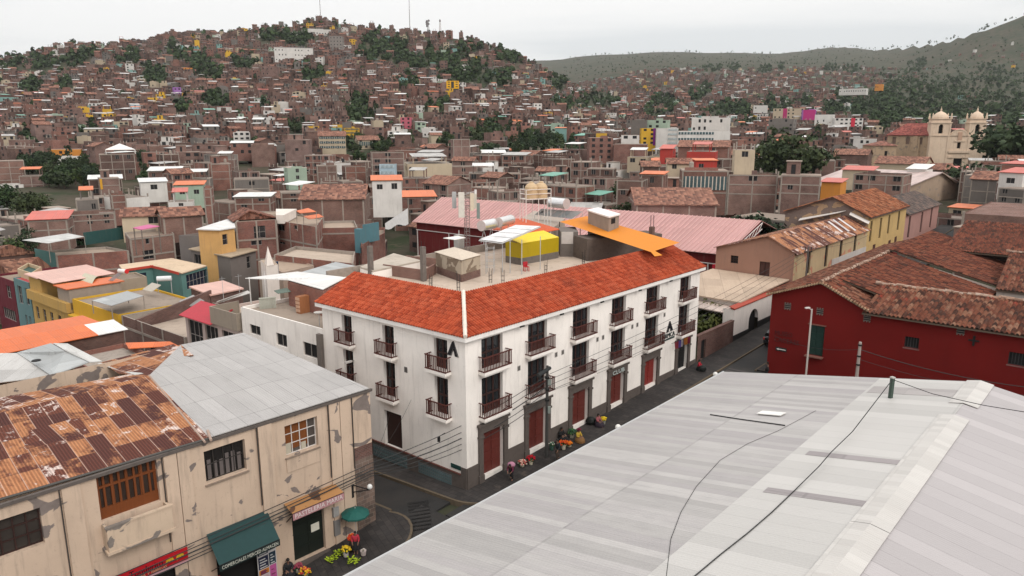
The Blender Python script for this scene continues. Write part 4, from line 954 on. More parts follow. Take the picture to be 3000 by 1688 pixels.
# ================================================================== OPPOSITE STREET SIDE
def build_street_row():
    AF = frame(0, 0, 'u', -1)
    # brick boundary wall
    t = thing('boundary_wall', 'low brown brick street wall with a dark door between the white corner building and the arched wall', 'wall', W(32.2, -.1, 1.1)); f2 = frame(0, -.1, 'u', -1); m = MB(); wallop(m, f2, 32.1, 40.15, -.2, 3.75, [(32.9, 33.9, 1.2, 3.2)], .2); m.obox(f2, 32.1, 40.15, -.35, .05, 3.75, 3.87); m.build('wall', BRICK_D, t); m = MB(); m.face([f2(32.9, -.18, 1.1), f2(33.9, -.18, 1.1), f2(33.9, -.18, 3.2), f2(32.9, -.18, 3.2)]); m.build('door', DARK, t)
    # rubble wall behind it
    m = MB(); m.prism([W(33.3, 5.3)[:2], W(40.3, 4.4)[:2], W(40.3, 5.0)[:2], W(33.3, 5.9)[:2]], -1, [5.3, 4.6, 4.6, 5.3]); o = m.build('rubble_wall', brick((.28, .16, .13), (.15, .11, .1), (.33, .27, .23), 0, .6, .5, .33), None, orig=Vector(W(36, 5, 1))); tag(o, 'rough rubble stone wall behind the brown brick street wall', 'wall')
    # arched wall + tan roofed block
    t = thing('arched_house', 'low white house with a tan flat roof and an arched street gate', 'house', W(46, 0, 1.6))
    m = MB(); n = 10; ops = []; x0, x1, zs = 44.2, 46.7, 2.85
    m.face([AF(40.2, 0, 0), AF(x0, 0, 0), AF(x0, 0, 5.), AF(40.2, 0, 5.)]); m.face([AF(x1, 0, 0), AF(56.2, 0, 0), AF(56.2, 0, 5.), AF(x1, 0, 5.)])
    arc = [(45.45+1.25*math.cos(math.pi*k/n), zs+1.25*math.sin(math.pi*k/n)) for k in range(n+1)]
    for (a, c), (b, d) in zip(arc, arc[1:]): m.face([AF(a, 0, c), AF(b, 0, d), AF(b, 0, 5.), AF(a, 0, 5.)]); m.face([AF(a, 0, c), AF(b, 0, d), AF(b, -.4, d), AF(a, -.4, c)])
    m.face([W(40.2, 0, 0), W(40.2, 1.2, 0), W(40.2, 1.2, 5.), W(40.2, 0, 5.)]); m.obox(AF, 40.2, 40.22, -.5, .0, 0, 5.)
    m.face([W(42.8, .9, 0), W(42.8, 10.5, 0), W(42.8, 10.5, 5.35), W(42.8, .9, 5.35)])
    m.build('wall', WHITE, t)
    m = MB(); m.obox(AF, 40.15, 56.2, -.35, .12, 5.0, 5.12); m.slab([AF(40.1, .14, 5.1), AF(56.2, .14, 5.1), AF(56.2, -.5, 5.3), AF(40.1, -.5, 5.3)], .08); m.build('coping', plain((.36, .06, .035)), t)
    m = MB(); m.face([AF(x0, -.39, 0), AF(x1, -.39, 0), AF(x1, -.39, 4.3), AF(x0, -.39, 4.3)]); m.build('gate', DARK, t)
    m = MB(); m.obox(AF, 40.2, 44.2, 0, .05, 0, .036*42+.55); m.obox(AF, 46.7, 56.2, 0, .05, 0, .036*51+.6); m.build('plinth', plain((.02, .02, .02)), t)
    m = MB(); m.slab([W(42.4, .35, 5.35), W(56.2, .35, 5.75), W(56.2, 10.3, 5.9), W(42.4, 10.6, 5.5)], .14); m.build('roof', sheet((.46, .35, .265), .3, 2.2, 3.4, .12, .4, (.28, .2, .15), .2, .8, .2, .5), t)
    m = MB(); f3, _ = frame2(W(42.8, 10.5), W(42.8, .9), (0, 0)); m.obox(f3, 1.6, 3.3, -.1, .02, 4.0, 4.75); m.build('window', DARK, t)
    m = MB(); m.slab([W(39.9, 1.2, 4.6), W(42.9, 1.1, 4.75), W(42.9, 5.5, 4.85), W(40.4, 5.8, 4.6)], .1); m.build('lower_roof', sheet((.5, .4, .35), .3), t)
    # pink gabled house with rusty roof
    PINK = plaster((.36, .2, .145), .35, (.2, .13, .1), .74)
    t = thing('gabled_house', 'pinkish gabled house with a rust-streaked tin roof along the street', 'house', W(56.3, 0, 2))
    gz0 = 9.1; fr, L = frame2(W(56.3, 0), W(56.3, 10), (0, 0)); m = MB()
    wallop(m, fr, 0, 10, 0, 8.5, [(2.9, 4.2, 5.75, 7.55), (7.0, 8.0, 6.9, 7.9)], .2); m.face([fr(0, 0, 8.5), fr(10, 0, 8.5), fr(10, 0, 8.75), fr(3.3, 0, 10.72), fr(0, 0, gz0)])
    m.build('gable_wall', PINK, t)
    win(fr, 2.9, 4.2, 5.75, 7.55, t, DARKBROWN, wood((.07, .03, .025)), .2, 2, 1); win(fr, 7., 8., 6.9, 7.9, t, DARKBROWN, DARK, .2, 3, 3)
    m = MB(); tb = [(60.9, 61.9), (67.1, 68.2), (72.9, 74.), (79., 80.1)]; wallop(m, AF, 56.3, 85, 0, gz0, [(a, b, 5.7, 8.8) for a, b in tb], .22); m.build('street_wall', plaster((.5, .37, .22), .35, (.45, .2, .13), .6), t)
    for a, b in tb: win(AF, a, b, 5.7, 8.8, t, DARKBROWN, DARK, .22, 2, 2)
    m = MB(); m.obox(AF, 70, 85, .02, .05, 5.0, 6.4); m.build('lower_paint', plaster((.5, .45, .42), .3), t)
    m = MB(); m.slab([W(55.9, -.5, 8.95), W(85, -.5, 8.95), W(85, 3.3, 10.85), W(55.9, 3.3, 10.85)], .06); m.build('roof', rust(21., .5, .35, .9, 2.4), t)
    m = MB(); m.slab([W(55.9, 3.3, 10.85), W(85, 3.3, 10.85), W(85, 10.2, 8.75), W(55.9, 10.2, 8.75)], .06); m.build('roof', rust(33., .5, .0, .9, 2.4), t)
    m = MB()
    for k, (a, b, v0, v1) in enumerate(((75, 75.7, .6, 3.), (77.2, 77.9, .4, 3.1), (79.5, 80.2, .2, 3.1))):
        z = lambda v: 8.95+(v+.5)/3.8*1.9+.05
        m.slab([W(a, v0, z(v0)), W(b, v0, z(v0)), W(b+1.2, v1, z(v1)), W(a+1.2, v1, z(v1))], .02)
    m.build('new_sheets', sheet((.6, .56, .55)), t)
    m = MB(); m.slab([W(84.3, 4.2, 11.25), W(84.9, 3.3, 11.6), W(84.9, 10, 9.9), W(84.3, 10, 9.6)], .08); m.slab([W(84.3, -.2, 9.9), W(84.9, -.2, 10.2), W(84.9, 2.6, 11.4), W(84.3, 2.6, 11.1)], .08); m.build('flashing', plain((.66, .6, .56)), t)
    # yellow house
    YEL = plaster((.52, .35, .15), .35)
    t = thing('yellow_house', 'yellow two-storey street house with a clay tile roof and patchy gable', 'house', W(85, 0, 3)); fr, L = frame2(W(85, 0), W(85, 12.4), (0, 0)); m = MB()
    m.face([fr(0, 0, 2), fr(12.4, 0, 2), fr(12.4, 0, 10.9), fr(5.3, 0, 13.4), fr(0, 0, 10.9)]); m.build('gable_wall', plaster((.42, .28, .17), .4, (.19, .14, .12), .47), t)
    ops = [(86.2, 87.2, 6.9, 10.1), (91.1, 92.1, 6.9, 10.1), (95.6, 96.6, 7.1, 10.2), (101.2, 102.3, 7.1, 10.3)]
    m = MB(); wallop(m, AF, 85, 106, 1, 10.95, ops, .25); m.face([W(106, 0, 2), W(106, 12, 2), W(106, 12, 10.9), W(106, 5.3, 13.4), W(106, 0, 10.9)]); m.build('street_wall', YEL, t)
    for o in ops: win(AF, *o, t, plain((.03, .04, .05)), DARK, .25, 2, 2)
    for a, z in ((88.5, 4.9), (94, 4.3), (97, 4.6), (100.5, 4.8)):
        m = MB(); m.obox(AF, a, a+1.3, -.01, .02, z-1.2, z+1.3); m.build('ground_opening', plain((.07, .025, .018)), t)
    for e0, e1, r0 in ((W(84.6, -.5, 10.8), W(106.2, -.5, 10.8), W(84.6, 5.3, 13.55)), (W(84.6, 12.6, 10.8), W(106.2, 12.6, 10.8), W(84.6, 5.3, 13.55))):
        m = MB(); tile_plane(m, e0, e1, Vector(r0)-Vector(e0), .4, .6, .08, .04, 0, .04, 4); m.build('roof', tiles(((0., (.09, .035, .02)), (.3, (.2, .07, .035)), (.6, (.3, .1, .045)), (.85, (.36, .16, .085)), (1., (.24, .06, .03))), .4, .6, .3), t)
        m = MB(); a, b, c = Vector(e0), Vector(e1), Vector(r0); dz = Vector((0, 0, -.1)); m.slab([tuple(a+dz), tuple(b+dz), tuple(b+c-a+dz), tuple(c+dz)], .1); m.build('roof_bed', plain((.1, .06, .045)), t)
    # pink far street house
    t = thing('pink_house', 'pink street house with a dark weathered tile roof beyond the yellow house', 'house', W(106, 0, 3.5)); m = MB(); ops = [(108.5, 109.8, 5, 8.8), (117, 118.2, 5, 8.8), (124, 125.2, 5.2, 9)]; wallop(m, AF, 106, 130, 1, 9.45, ops, .25); m.face([W(130, 0, 2), W(130, 9, 2), W(130, 9, 9.4), W(130, 4.5, 11.6), W(130, 0, 9.4)]); m.build('wall', plaster((.4, .22, .19), .4), t)
    for o in ops: win(AF, *o, t, DARKBROWN, DARK, .25, 2, 2)
    m = MB(); m.slab([W(106.1, -.5, 9.35), W(130.3, -.5, 9.35), W(130.3, 4.5, 11.7), W(106.1, 4.5, 11.7)], .12); m.slab([W(106.1, 9.5, 9.35), W(130.3, 9.5, 9.35), W(130.3, 4.5, 11.7), W(106.1, 4.5, 11.7)], .12); m.build('roof', wtiles(((0., (.03, .026, .025)), (.5, (.09, .07, .062)), (1., (.16, .1, .08))), .4, .6), t)
    # brick block on the right side of the street
    t = thing('brick_block', 'unplastered brown brick block with a strip window at the end of the street', 'building', W(118, -8.5, 4)); m = MB(); fr, L = frame2(W(112, -7.2), W(112, -40), (0, 0)); wallop(m, fr, 0, L, 0, 9.6, [(11, 15, 7.6, 8.5)], .2); m.face([W(112, -7.2, 0), W(140, -7.2, 0), W(140, -7.2, 9.6), W(112, -7.2, 9.6)]); m.face([W(112, -7.2, 9.4), W(140, -7.2, 9.4), W(140, -40, 9.4), W(112, -40, 9.4)]); m.build('wall', BRICK, t)
    win(fr, 11, 15, 7.6, 8.5, t, CONC, DARK, .2, 8, 1)
    m = MB(); m.obox(fr, 0, .4, -.2, .06, 0, 9.9); m.obox(fr, 9, 9.4, -.2, .06, 0, 10.2); m.obox(fr, 18, 18.4, -.2, .06, 0, 10.2); m.obox(fr, 0, L, -.2, .05, 6.6, 6.9); m.build('concrete_frame', CONC, t)
    # hall with the pink corrugated roof
    t = thing('sports_hall', 'long hall with a pale pink corrugated roof and dark red walls behind the corner building', 'hall', W(60, 40, -1)); ra, rb = W(69.5, 73, 10.6), W(72.5, 11., 10.6); ea, eb = W(58.6, 69.5, 7.1), W(60.6, 10.6, 7.1)
    PR = sheet((.46, .25, .235), .9, .9, 60., .14, .2, (.36, .2, .18), 1., .6, .3, .5)
    m = MB(); m.slab([ea, eb, rb, ra], .07); m.slab([ra, rb, W(84, 11., 7), W(82, 73, 7)], .07); m.build('roof', PR, t)
    n = 85; m = MB(); E0, E1, R0, R1 = map(Vector, (ea, eb, ra, rb))
    for i in range(n):
        k = (i+.5)/n; m.tube(tuple(E0.lerp(E1, k)+Vector((0, 0, .05))), tuple(R0.lerp(R1, k)+Vector((0, 0, .05))), .06, .06, 4, cap=False)
    m.build('roof_ribs', sheet((.62, .36, .33)), t)
    m = MB(); fr, L = frame2(W(59.4, 69.2), W(61.2, 11.), (0, 0)); m.obox(fr, 0, L, -.2, 0, -4, 6.9); m.face([W(61.2, 11., -1), W(72.5, 11.2, -1), W(72.5, 11.2, 10.4), W(61.2, 11., 6.9)]); m.face([W(59.4, 69.2, -1), W(69.5, 72.8, -1), W(69.5, 72.8, 10.4), W(59.4, 69.2, 6.9)]); m.build('wall', plaster((.14, .018, .018), .3), t)
    m = MB(); m.tube(fr(0, .12, 5.6), fr(L, .12, 5.6), .08); 
    for x in (.3, 8, 16, 26, 36, 47, 56): m.tube(fr(x, .14, -3), fr(x, .14, 5.6), .1)
    for k in range(9):
        a = Vector(W(61, 10.7, 6.9)).lerp(Vector(W(72.4, 10.8, 10.3)), k/9); b = Vector(W(61, 10.7, 6.9)).lerp(Vector(W(72.4, 10.8, 10.3)), (k+1)/9); m.tube(tuple(a), tuple(b), .06); m.tube(tuple(a+Vector((0, 0, -.9))), tuple(b), .05); m.tube(tuple(a+Vector((0, 0, -.9))), tuple(b+Vector((0, 0, -.9))), .06)
    m.build('pipework', plain((.62, .56, .53)), t)
    q = at(2105, 782, 5.6); m = MB(); m.box((q[0], q[1], q[2]), (.8, .35, .35), 0, .5); o = m.build('skip', plain((.5, .01, .03)), None, orig=Vector(q)); tag(o, 'bright red box on the roof edge beside the white corner building', 'box')
build_street_row()
# ================================================================== generic building from roof pixels
RES = []      # reserved pixel boxes (x0,y0,x1,y1,Y) of hand-placed things
OCC = []      # occluder boxes for the visibility pass: (list of world points)
def hitplane(p, q, px, py):
    L = math.hypot(q[0]-p[0], q[1]-p[1]); dx, dy = (q[0]-p[0])/L, (q[1]-p[1])/L; r = ray(px, py)
    det = -r[0]*dy+r[1]*dx; k = (-p[0]*dy+p[1]*dx)/det
    return (r[0]*k-p[0])*dx+(r[1]*k-p[1])*dy, H+r[2]*k
def reserve(pts3):
    P = [proj(*p) for p in pts3]; xs = [p[0] for p in P]; ys = [p[1] for p in P]; Y = sum(p[1] for p in pts3)/len(pts3)
    RES.append((min(xs), min(ys), max(xs), max(ys), Y)); OCC.append((pts3, None))
WINF = plain((.3, .27, .25), .6); WIN_W = plain((.6, .57, .54), .6)
def bld(name, label, cat, poly, zt, zb, wall, roof=None, par=.35, wins=(), frames=None, fmat=None, group=None, roof_slab=None, dep=.18, gm=None, cols=True):
    """poly: plan points; wins: (edge, s0, s1, z0, z1) or (edge, (px,py), (px,py)); frames: concrete band heights"""
    n = len(poly); a = sum(poly[i][0]*poly[(i+1) % n][1]-poly[(i+1) % n][0]*poly[i][1] for i in range(n))
    cx = sum(p[0] for p in poly)/n; cy = sum(p[1] for p in poly)/n
    t = thing(name, label, cat, (poly[0][0], poly[0][1], zb), group); m = MB(); wl = []
    for i in range(n):
        p, q = poly[i], poly[(i+1) % n]; mx, my = (p[0]+q[0])/2, (p[1]+q[1])/2
        fr, L = frame2(p, q, (mx+(mx-cx), my+(my-cy))); ops = []
        for w in wins:
            if w[0] != i: continue
            if isinstance(w[1], tuple):
                s0, z1 = hitplane(p, q, *w[1]); s1, z0 = hitplane(p, q, *w[2]); s0, s1 = sorted((s0, s1)); z0, z1 = sorted((z0, z1))
                s0 = max(.05, s0); s1 = min(L-.05, s1); z1 = min(zt-.1, z1)
                if s1-s0 < .15 or z1-z0 < .15: continue
            else: s0, s1, z0, z1 = w[1:]
            ops.append((s0, s1, z0, z1))
        wallop(m, fr, 0, L, zb, zt, ops, dep); wl.append((fr, L, ops))
        if frames:
            for z in frames: m.obox(fr, 0, L, 0, .05, z-.13, z+.13, 1)
            k = max(1, round(L/4.2))
            if cols:
                for j in range(k+1): s = lerp(.13, L-.13, j/k); m.obox(fr, s-.13, s+.13, 0, .045, zb, zt, 1)
        if par: m.obox(fr, 0, L, -.14, -.005, zt-par, zt+.004, 1 if frames else 0)
    m.build('wall', [wall, fmat or CONC], t)
    m = MB(); z = zt-par
    if roof_slab: 
        m.slab([(cx+(p[0]-cx)*(1+roof_slab/8), cy+(p[1]-cy)*(1+roof_slab/8), zt+.16) for p in poly], .16)
    else: m.face([(p[0], p[1], z) for p in (poly if a > 0 else poly[::-1])])
    m.build('roof', roof or FLAT, t)
    for fr, L, ops in wl:
        for o in ops: win(fr, *o, t, WINF, gm or glass((.018, .018, .02)), dep, max(1, round((o[1]-o[0])/.9)), 1 if o[3]-o[2] < 1.6 else 2, fw=.05)
    reserve([(p[0], p[1], z) for p in poly for z in (max(zb, T(cx, cy)), zt)])
    return t
def para(A, B, Cc, z):
    a, b, c = at(*A, z), at(*B, z), at(*Cc, z); return [a[:2], b[:2], (b[0]+c[0]-a[0], b[1]+c[1]-a[1]), c[:2]]
def uvp(*ab): return [W(a, b)[:2] for a, b in ab]
def shed(parent, pts, mat, th=.06, name='tin_roof', posts=(), zb=None, pm=None):
    m = MB(); m.slab(list(pts), th); o = m.build(name, mat, parent)
    if posts:
        for i in posts: post((pts[i][0], pts[i][1], zb), pts[i][2], .05, pm or CONC, parent)
    return o
def solo(mb, name, mat, label, cat, org, group=None):
    o = mb.build(name, mat, None, orig=Vector(org)); return tag(o, label, cat, group)
c6 = lambda x, y: (x/4.262, 660+y/4.262)
c7 = lambda x, y: (500+x/4.262, 660+y/4.262)
c1 = lambda x, y: (x/4.293, 380+y/4.293)
c2 = lambda x, y: (600+x/4.293, 380+y/4.293)
c9 = lambda x, y: (x/4.14, 940+y/4.14)
TIN = sheet((.5, .49, .47), .2, 1., 3.2, .18, .35); TIN_W = sheet((.66, .64, .62), .2, 1., 4., .1, .2); TIN_G = sheet((.36, .37, .37), .2, 1., 3.2, .2, .35)
ORANGE = sheet((.6, .13, .03), .2, 1., 4., .12, .2, (.3, .1, .05)); PINKT = sheet((.6, .36, .3), .2, 1., 4., .1, .2); REDT = sheet((.42, .035, .045), .2, 1., 4., .1, .25); TEALP = plaster((.12, .24, .22), .4); YELP = plaster((.62, .36, .035), .35); TEAL2 = plaster((.03, .085, .08), .4)
def left_street():
    # white annex next to the hotel
    t = bld('white_annex', 'plain white two-storey block with three dark windows adjoining the corner building', 'building', uvp((0, 15.05), (0, 26.65), (11, 26.65), (11, 15.05)), 8.6, -4, WHITE, FLAT_L, .3, [(0, (731, 949), (764, 986)), (0, (808, 974), (842, 1020)), (0, (887, 1000), (930, 1053))], gm=DARK)
    f = frame(0, 15.05, 'v', 1)
    m = MB(); m.obox(f, 0, .5, 0, .3, -3, 8.2); m.build('side_pier', CONC_D, t)
    t = thing('rooftop_room', 'brick rooftop room under a wide white tin roof on the white annex', 'room', W(4, 20, 8.3)); q = [at(*c7(x, y), 10.6) for x, y in ((1460, 690), (1900, 810), (2190, 655), (1600, 585))]
    m = MB(); m.prism([p[:2] for p in q], 7, 10.5); m.build('wall', BRICK_R, t); shed(t, [at(*c7(x, y), z) for x, y, z in ((930, 660, 10.9), (1460, 680, 10.65), (1900, 800, 10.65), (2190, 650, 10.7), (1580, 578, 11.0))], TIN_W)
    for x, y in ((1005, 980), (1190, 900)): p = at(*c7(x, y), 8.3); post(p, 10.75, .05, WIN_W, t)
    p = at(*c7(1660, 1090), 8.3); t = thing('wooden_cabinet', 'tall orange-brown wooden cabinet standing on the annex roof against the brick wall', 'cabinet', p); fr = lambda a, d, z: (p[0]+U[0]*a-V[0]*d, p[1]+U[1]*a-V[1]*d, p[2]+z)
    m = MB(); m.obox(fr, -.5, .5, -.3, .3, 0, 1.5); m.build('body', wood((.3, .12, .05)), t); m = MB()
    for k in range(4): m.obox(fr, -.56, -.5, -.26, .26, .15+k*.34, .4+k*.34)
    m.build('drawer_front', wood((.5, .3, .2)), t)
    p = at(*c7(1860, 1260), 8.3); t = thing('dish_antenna', 'small satellite dish on a pole at the annex roof edge', 'antenna', p); m = MB(); m.tube(p, (p[0], p[1], p[2]+1.), .03); m.build('pole', GALV, t); m = MB(); m.lathe((p[0], p[1], p[2]+1.), [(.02, 0), (.3, .06), (.42, .16)], 14); m.build('dish', plain((.5, .46, .42)), t)
    p = at(*c7(1220, 1080), 8.3); m = MB(); a, b = at(*c7(1110, 1050), 8.3), at(*c7(1320, 1030), 8.3); fr, L = frame2(a, b, (0, 0)); m.obox(fr, 0, L, -.1, .1, .9+8.3, 1.+8.3)
    for k in range(12): s = (k+.5)*L/12; m.obox(fr, s-.05, s+.05, -.06, .06, 8.3, 9.2)
    solo(m, 'balustrade', plaster((.4, .4, .34), .6), 'mossy concrete balustrade on the annex roof', 'balustrade', a)
    m = MB(); m.slab([at(*c7(x, y), z) for x, y, z in ((1290, 815, 9.8), (1340, 850, 9.6), (1500, 825, 9.7), (1450, 780, 9.9))], .06); solo(m, 'lean_to', sheet((.12, .17, .14)), 'small green lean-to roof against the brick rooftop room', 'roof', at(*c7(1400, 820), 9.7))
    for k, (x, y0, y1, lab) in enumerate(((665, 960, 640, 'thin aerial pole behind the pink roof'), (860, 840, 610, 'thin aerial pole right of the pink roof'))):
        p = at(*c7(x, y0), 4.6); z = zcol(p, *c7(x, y1)); m = MB(); m.tube(p, (p[0], p[1], z), .03, .02); m.tube((p[0]-.4, p[1], z-.3), (p[0]+.4, p[1], z-.2), .015); solo(m, 'aerial_pole', GALV, lab, 'pole', p)
    # redbelt building
    t = bld('red_trim_house', 'cream pillared house with dark windows and a red roof edge beside the white annex', 'house', uvp((0, 27.), (0, 36.8), (8, 36.8), (8, 27.)), 6.3, -5, plaster((.5, .4, .36), .4), FLAT, .3, [(0, .6, 3.2, 3.6, 5.9), (0, 3.9, 6.2, 3.2, 5.9), (0, 6.7, 9.3, 3.0, 5.9)], gm=DARK)
    shed(t, [W(-.5, 31.2, 6.3), W(-.5, 37, 6.3), W(1.8, 37, 7.3), W(1.8, 31.2, 7.3)], plain((.4, .02, .035), .5), name='red_roof')
    m = MB(); f = frame(0, 27, 'v', 1); m.obox(f, 0, 4.5, -2.6, .3, 6.35, 6.5); m.obox(f, 0, 4.5, .18, .3, 6.5, 7.95); m.obox(f, 0, .14, -2.6, .18, 6.5, 7.95); m.obox(f, 4.36, 4.5, -2.6, .18, 6.5, 7.95); m.build('concrete_planter', plaster((.3, .25, .2), .7), t)
    shed(t, [at(*c7(x, y), z) for x, y, z in ((560, 975, 8.1), (1000, 840, 8.8), (960, 815, 9.), (580, 950, 8.4))], TIN_W, name='strip_roof')
    # brick parapet house
    t = bld('brick_terrace_house', 'low brick house with bare parapets around an empty tan roof', 'house', uvp((0, 37.2), (0, 51), (9.5, 51), (9.5, 37.2)), 3.85, -6, BRICK, FLAT_L, .9, [(0, 1, 3, -.5, 1.4), (0, 6, 8, -.5, 1.5)], frames=[2.6])
    m = MB(); f2 = frame(0, 50.6, 'u', -1); m.prism([W(0, 47.5)[:2], W(9.5, 49.5)[:2], W(9.5, 49.8)[:2], W(0, 47.8)[:2]], 2.9, [3.9, 5.3, 5.3, 3.9]); m.build('brick_side_wall', BRICK_D, t)
    shed(t, [at(*c7(x, y), z) for x, y, z in ((100, 950, 4.3), (250, 1010, 4.1), (420, 940, 4.6), (280, 870, 4.8))], sheet((.3, .29, .28)), name='scrap_roof')
    # yellow houses
    t = bld('yellow_flat_house', 'bright yellow house with a flat roof and a grey tin canopy on top', 'house', uvp((0, 52.), (0, 64.3), (9, 64.3), (9, 52.)), 3.75, -6, YELP, FLAT_L, .25, [(0, 2., 3.6, -.6, 1.3), (0, 6.5, 7.6, -.4, 1.6), (0, 9.4, 10.8, -.5, 1.3), (0, 2, 3.4, -4.2, -2.4), (0, 8, 9.5, -4.2, -2.4)], gm=glass((.02, .03, .035)))
    shed(t, [at(*c6(x, y), 5.1) for x, y in ((1150, 940), (1390, 1005), (1790, 880), (1590, 820))], TIN_G, posts=(0, 1, 2, 3), zb=3.6)
    m = MB(); f = frame(0, 52, 'v', 1); m.obox(f, 0, 12.3, 0, .7, 1.75, 1.95); m.build('ledge', YELP, t)
    Y1 = plaster((.5, .31, .1), .45)
    t = bld('ochre_house', 'tall ochre-yellow house with a pink roofed top room and an orange roofed corner room', 'house', uvp((0, 65), (0, 78), (9, 78), (9, 65)), 3.1, -7, Y1, FLAT, 1.0, [(0, 1., 2, -.8, .9), (0, 3.6, 4.7, -.8, .9), (0, 6.2, 7.2, -.8, .9), (0, 8.6, 9.6, -.8, .9), (0, 11, 12, -.8, .9), (0, 1, 2, -3.8, -2.2), (0, 4, 5, -3.8, -2.2), (0, 7.5, 8.5, -3.8, -2.2)])
    m = MB(); f = frame(0, 65, 'v', 1); m.obox(f, 0, 13, 0, .5, 1.9, 3.1); m.build('overhang', Y1, t)
    for nm, pl, z, rm, wm in (('orange_roof_room', uvp((0, 65), (0, 68.6), (6, 68.6), (6, 65)), 4.9, ORANGE, plaster((.33, .27, .22), .4)), ('pink_roof_room', uvp((0, 74), (0, 78), (7, 78), (7, 73)), 5.1, PINKT, Y1)):
        m = MB(); m.prism(pl, 2.2, z-.1, bottom=False); r = m.build(nm, wm, t); cx = sum(p[0] for p in pl)/4; cy = sum(p[1] for p in pl)/4
        m = MB(); m.slab([(cx+(p[0]-cx)*1.12, cy+(p[1]-cy)*1.12, z) for p in pl], .1); m.build('roof', rm, r)
    shed(t, [W(-.3, 68.8, 5.1), W(-.3, 78.3, 5.15), W(7.2, 78.3, 5.3), W(7.2, 69.4, 5.2)], PINKT, name='pink_roof')
    m = MB(); m.obox(frame(0, 65, 'v', 1), 4, 9, -3, -2.9, 2.2, 5.0); m.build('inner_wall', plain((.12, .1, .05)), t)
    t = bld('teal_house', 'narrow teal street house left of the ochre one', 'house', uvp((0, 78.4), (0, 84), (8, 84), (8, 78.4)), 3.8, -8, plaster((.13, .22, .225), .4), REDT, .1, [(0, .6, 1.8, .6, 2.9), (0, 3, 4.6, .4, 2.9), (0, 1, 1.7, -3, -1), (0, 2.4, 3.1, -3, -1)])
    bld('maroon_house', 'dark maroon street house at the left picture edge with a white framed window', 'house', uvp((0, 84.3), (0, 92), (8, 92), (8, 84.3)), 3.2, -8, plaster((.13, .02, .03), .4), FLAT, .3, [(0, 1.5, 3.3, .5, 2.3), (0, 1., 6., -2.8, -1.2)])
    m = MB(); m.slab([at(*c6(x, y), z) for x, y, z in ((0, 730, -.5), (0, 880, -1.2), (95, 900, -1.2), (20, 740, -.5))], .06); solo(m, 'green_awning', plain((.02, .32, .12), .6), 'bright green awning at the left picture edge in the street', 'awning', at(*c6(20, 850), -1))
    # teal roofed deck behind the ochre house
    P = para(c6(390, 600), c6(520, 520), c6(215, 545), 4.8)
    bld('cream_deck', 'cream walled roof deck with a dark green floor behind the pink roofed room', 'house', P, 4.8, -5, plaster((.56, .42, .28), .3), plain((.03, .075, .06)), .5)
    t = bld('curved_roof_house', 'tan house with a curved translucent canopy between the yellow houses', 'house', para(c6(1380, 700), c6(1830, 640), c6(1250, 640), 4.6), 4.6, -5, plaster((.36, .29, .22), .45), FLAT, .2)
    m = MB(); a, b = Vector(at(*c6(985, 715), 4.7)), Vector(at(*c6(1140, 765), 4.7)); d = Vector(at(*c6(1260, 650), 4.7))-b
    for k in range(6):
        f0, f1 = k/6, (k+1)/6; h = lambda f: Vector((0, 0, 1.*math.sin(math.pi*(.15+f*.7))-.45))
        m.face([tuple(a+d*f0+h(f0)), tuple(b+d*f0+h(f0)), tuple(b+d*f1+h(f1)), tuple(a+d*f1+h(f1))], smooth=True)
    m.build('curved_canopy', plain((.45, .41, .3), .5), t)
    p = at(*c6(1360, 690), 4.7); t = thing('solar_heater', 'slanted solar water heater with a red capped white drum', 'water heater', p); a, b = at(*c6(1350, 690), 4.9), at(*c6(1500, 570), 6.4); m = MB(); A, B = Vector(a), Vector(b); s = Vector((.9, -.4, 0)); m.slab([tuple(A), tuple(A+s*.8), tuple(B+s*.8), tuple(B)], .06); m.build('tube_panel', plain((.35, .36, .38), .4), t); m = MB(); m.tube(tuple(B-s*.2), tuple(B+s*1.1), .26, .26, 12); m.build('drum', plain((.7, .68, .66), .4), t); m = MB(); m.tube(tuple(B+s*1.1), tuple(B+s*1.25), .27, .27, 12); m.build('end_cap', plain((.6, .03, .03), .4), t)
    p = at(*c6(1860, 800), 4.2); t = thing('solar_heater', 'pale flat solar panel with a white drum on the yellow flat house', 'water heater', p); A, B, Cc = Vector(at(*c6(1780, 800), 4.3)), Vector(at(*c6(1890, 830), 4.3)), Vector(at(*c6(2010, 745), 5.2)); m = MB(); m.slab([tuple(A), tuple(B), tuple(Cc), tuple(A+Cc-B)], .08); m.build('panel', plain((.5, .45, .38), .4), t); m = MB(); q = Vector(at(*c6(1960, 670), 5.7)); m.tube(tuple(q), tuple(q+Vector((1.6, .4, 0))), .32, .32, 12); m.build('drum', plain((.66, .66, .66), .4), t); m = MB(); m.tube(tuple(q), (q.x, q.y, 3.8), .04); m.tube(tuple(q+Vector((1.5, .4, 0))), (q.x+1.5, q.y+.4, 3.8), .04); m.build('stand', GALV, t)
    # opposite side of the left street
    t = bld('dark_brick_house', 'dark brick house with a long red corrugated roof edge facing the yellow houses', 'house', uvp((-14.5, 38.8), (-4.9, 38.8), (-4.9, 48), (-14.5, 48)), 5.3, -5, BRICK_D, ORANGE, .0, [(0, 8, 8.6, 2.8, 3.6)])
    shed(t, [W(-15, 38.4, 5.45), W(-7.2, 38.5, 5.45), W(-7.2, 41.5, 5.9), W(-15, 41.5, 5.9)], ORANGE); shed(t, [W(-7.2, 38.5, 5.46), W(-4.6, 38.5, 5.46), W(-4.6, 41.5, 5.9), W(-7.2, 41.5, 5.9)], TIN_W)
    t = bld('low_brick_house', 'low brick house with an orange tin roof beside the rusty strip roof', 'house', uvp((-10.5, 27), (-5.4, 27), (-5.4, 37.8), (-10.5, 37.8)), 4.4, -5, BRICK_R, CONC, .4)
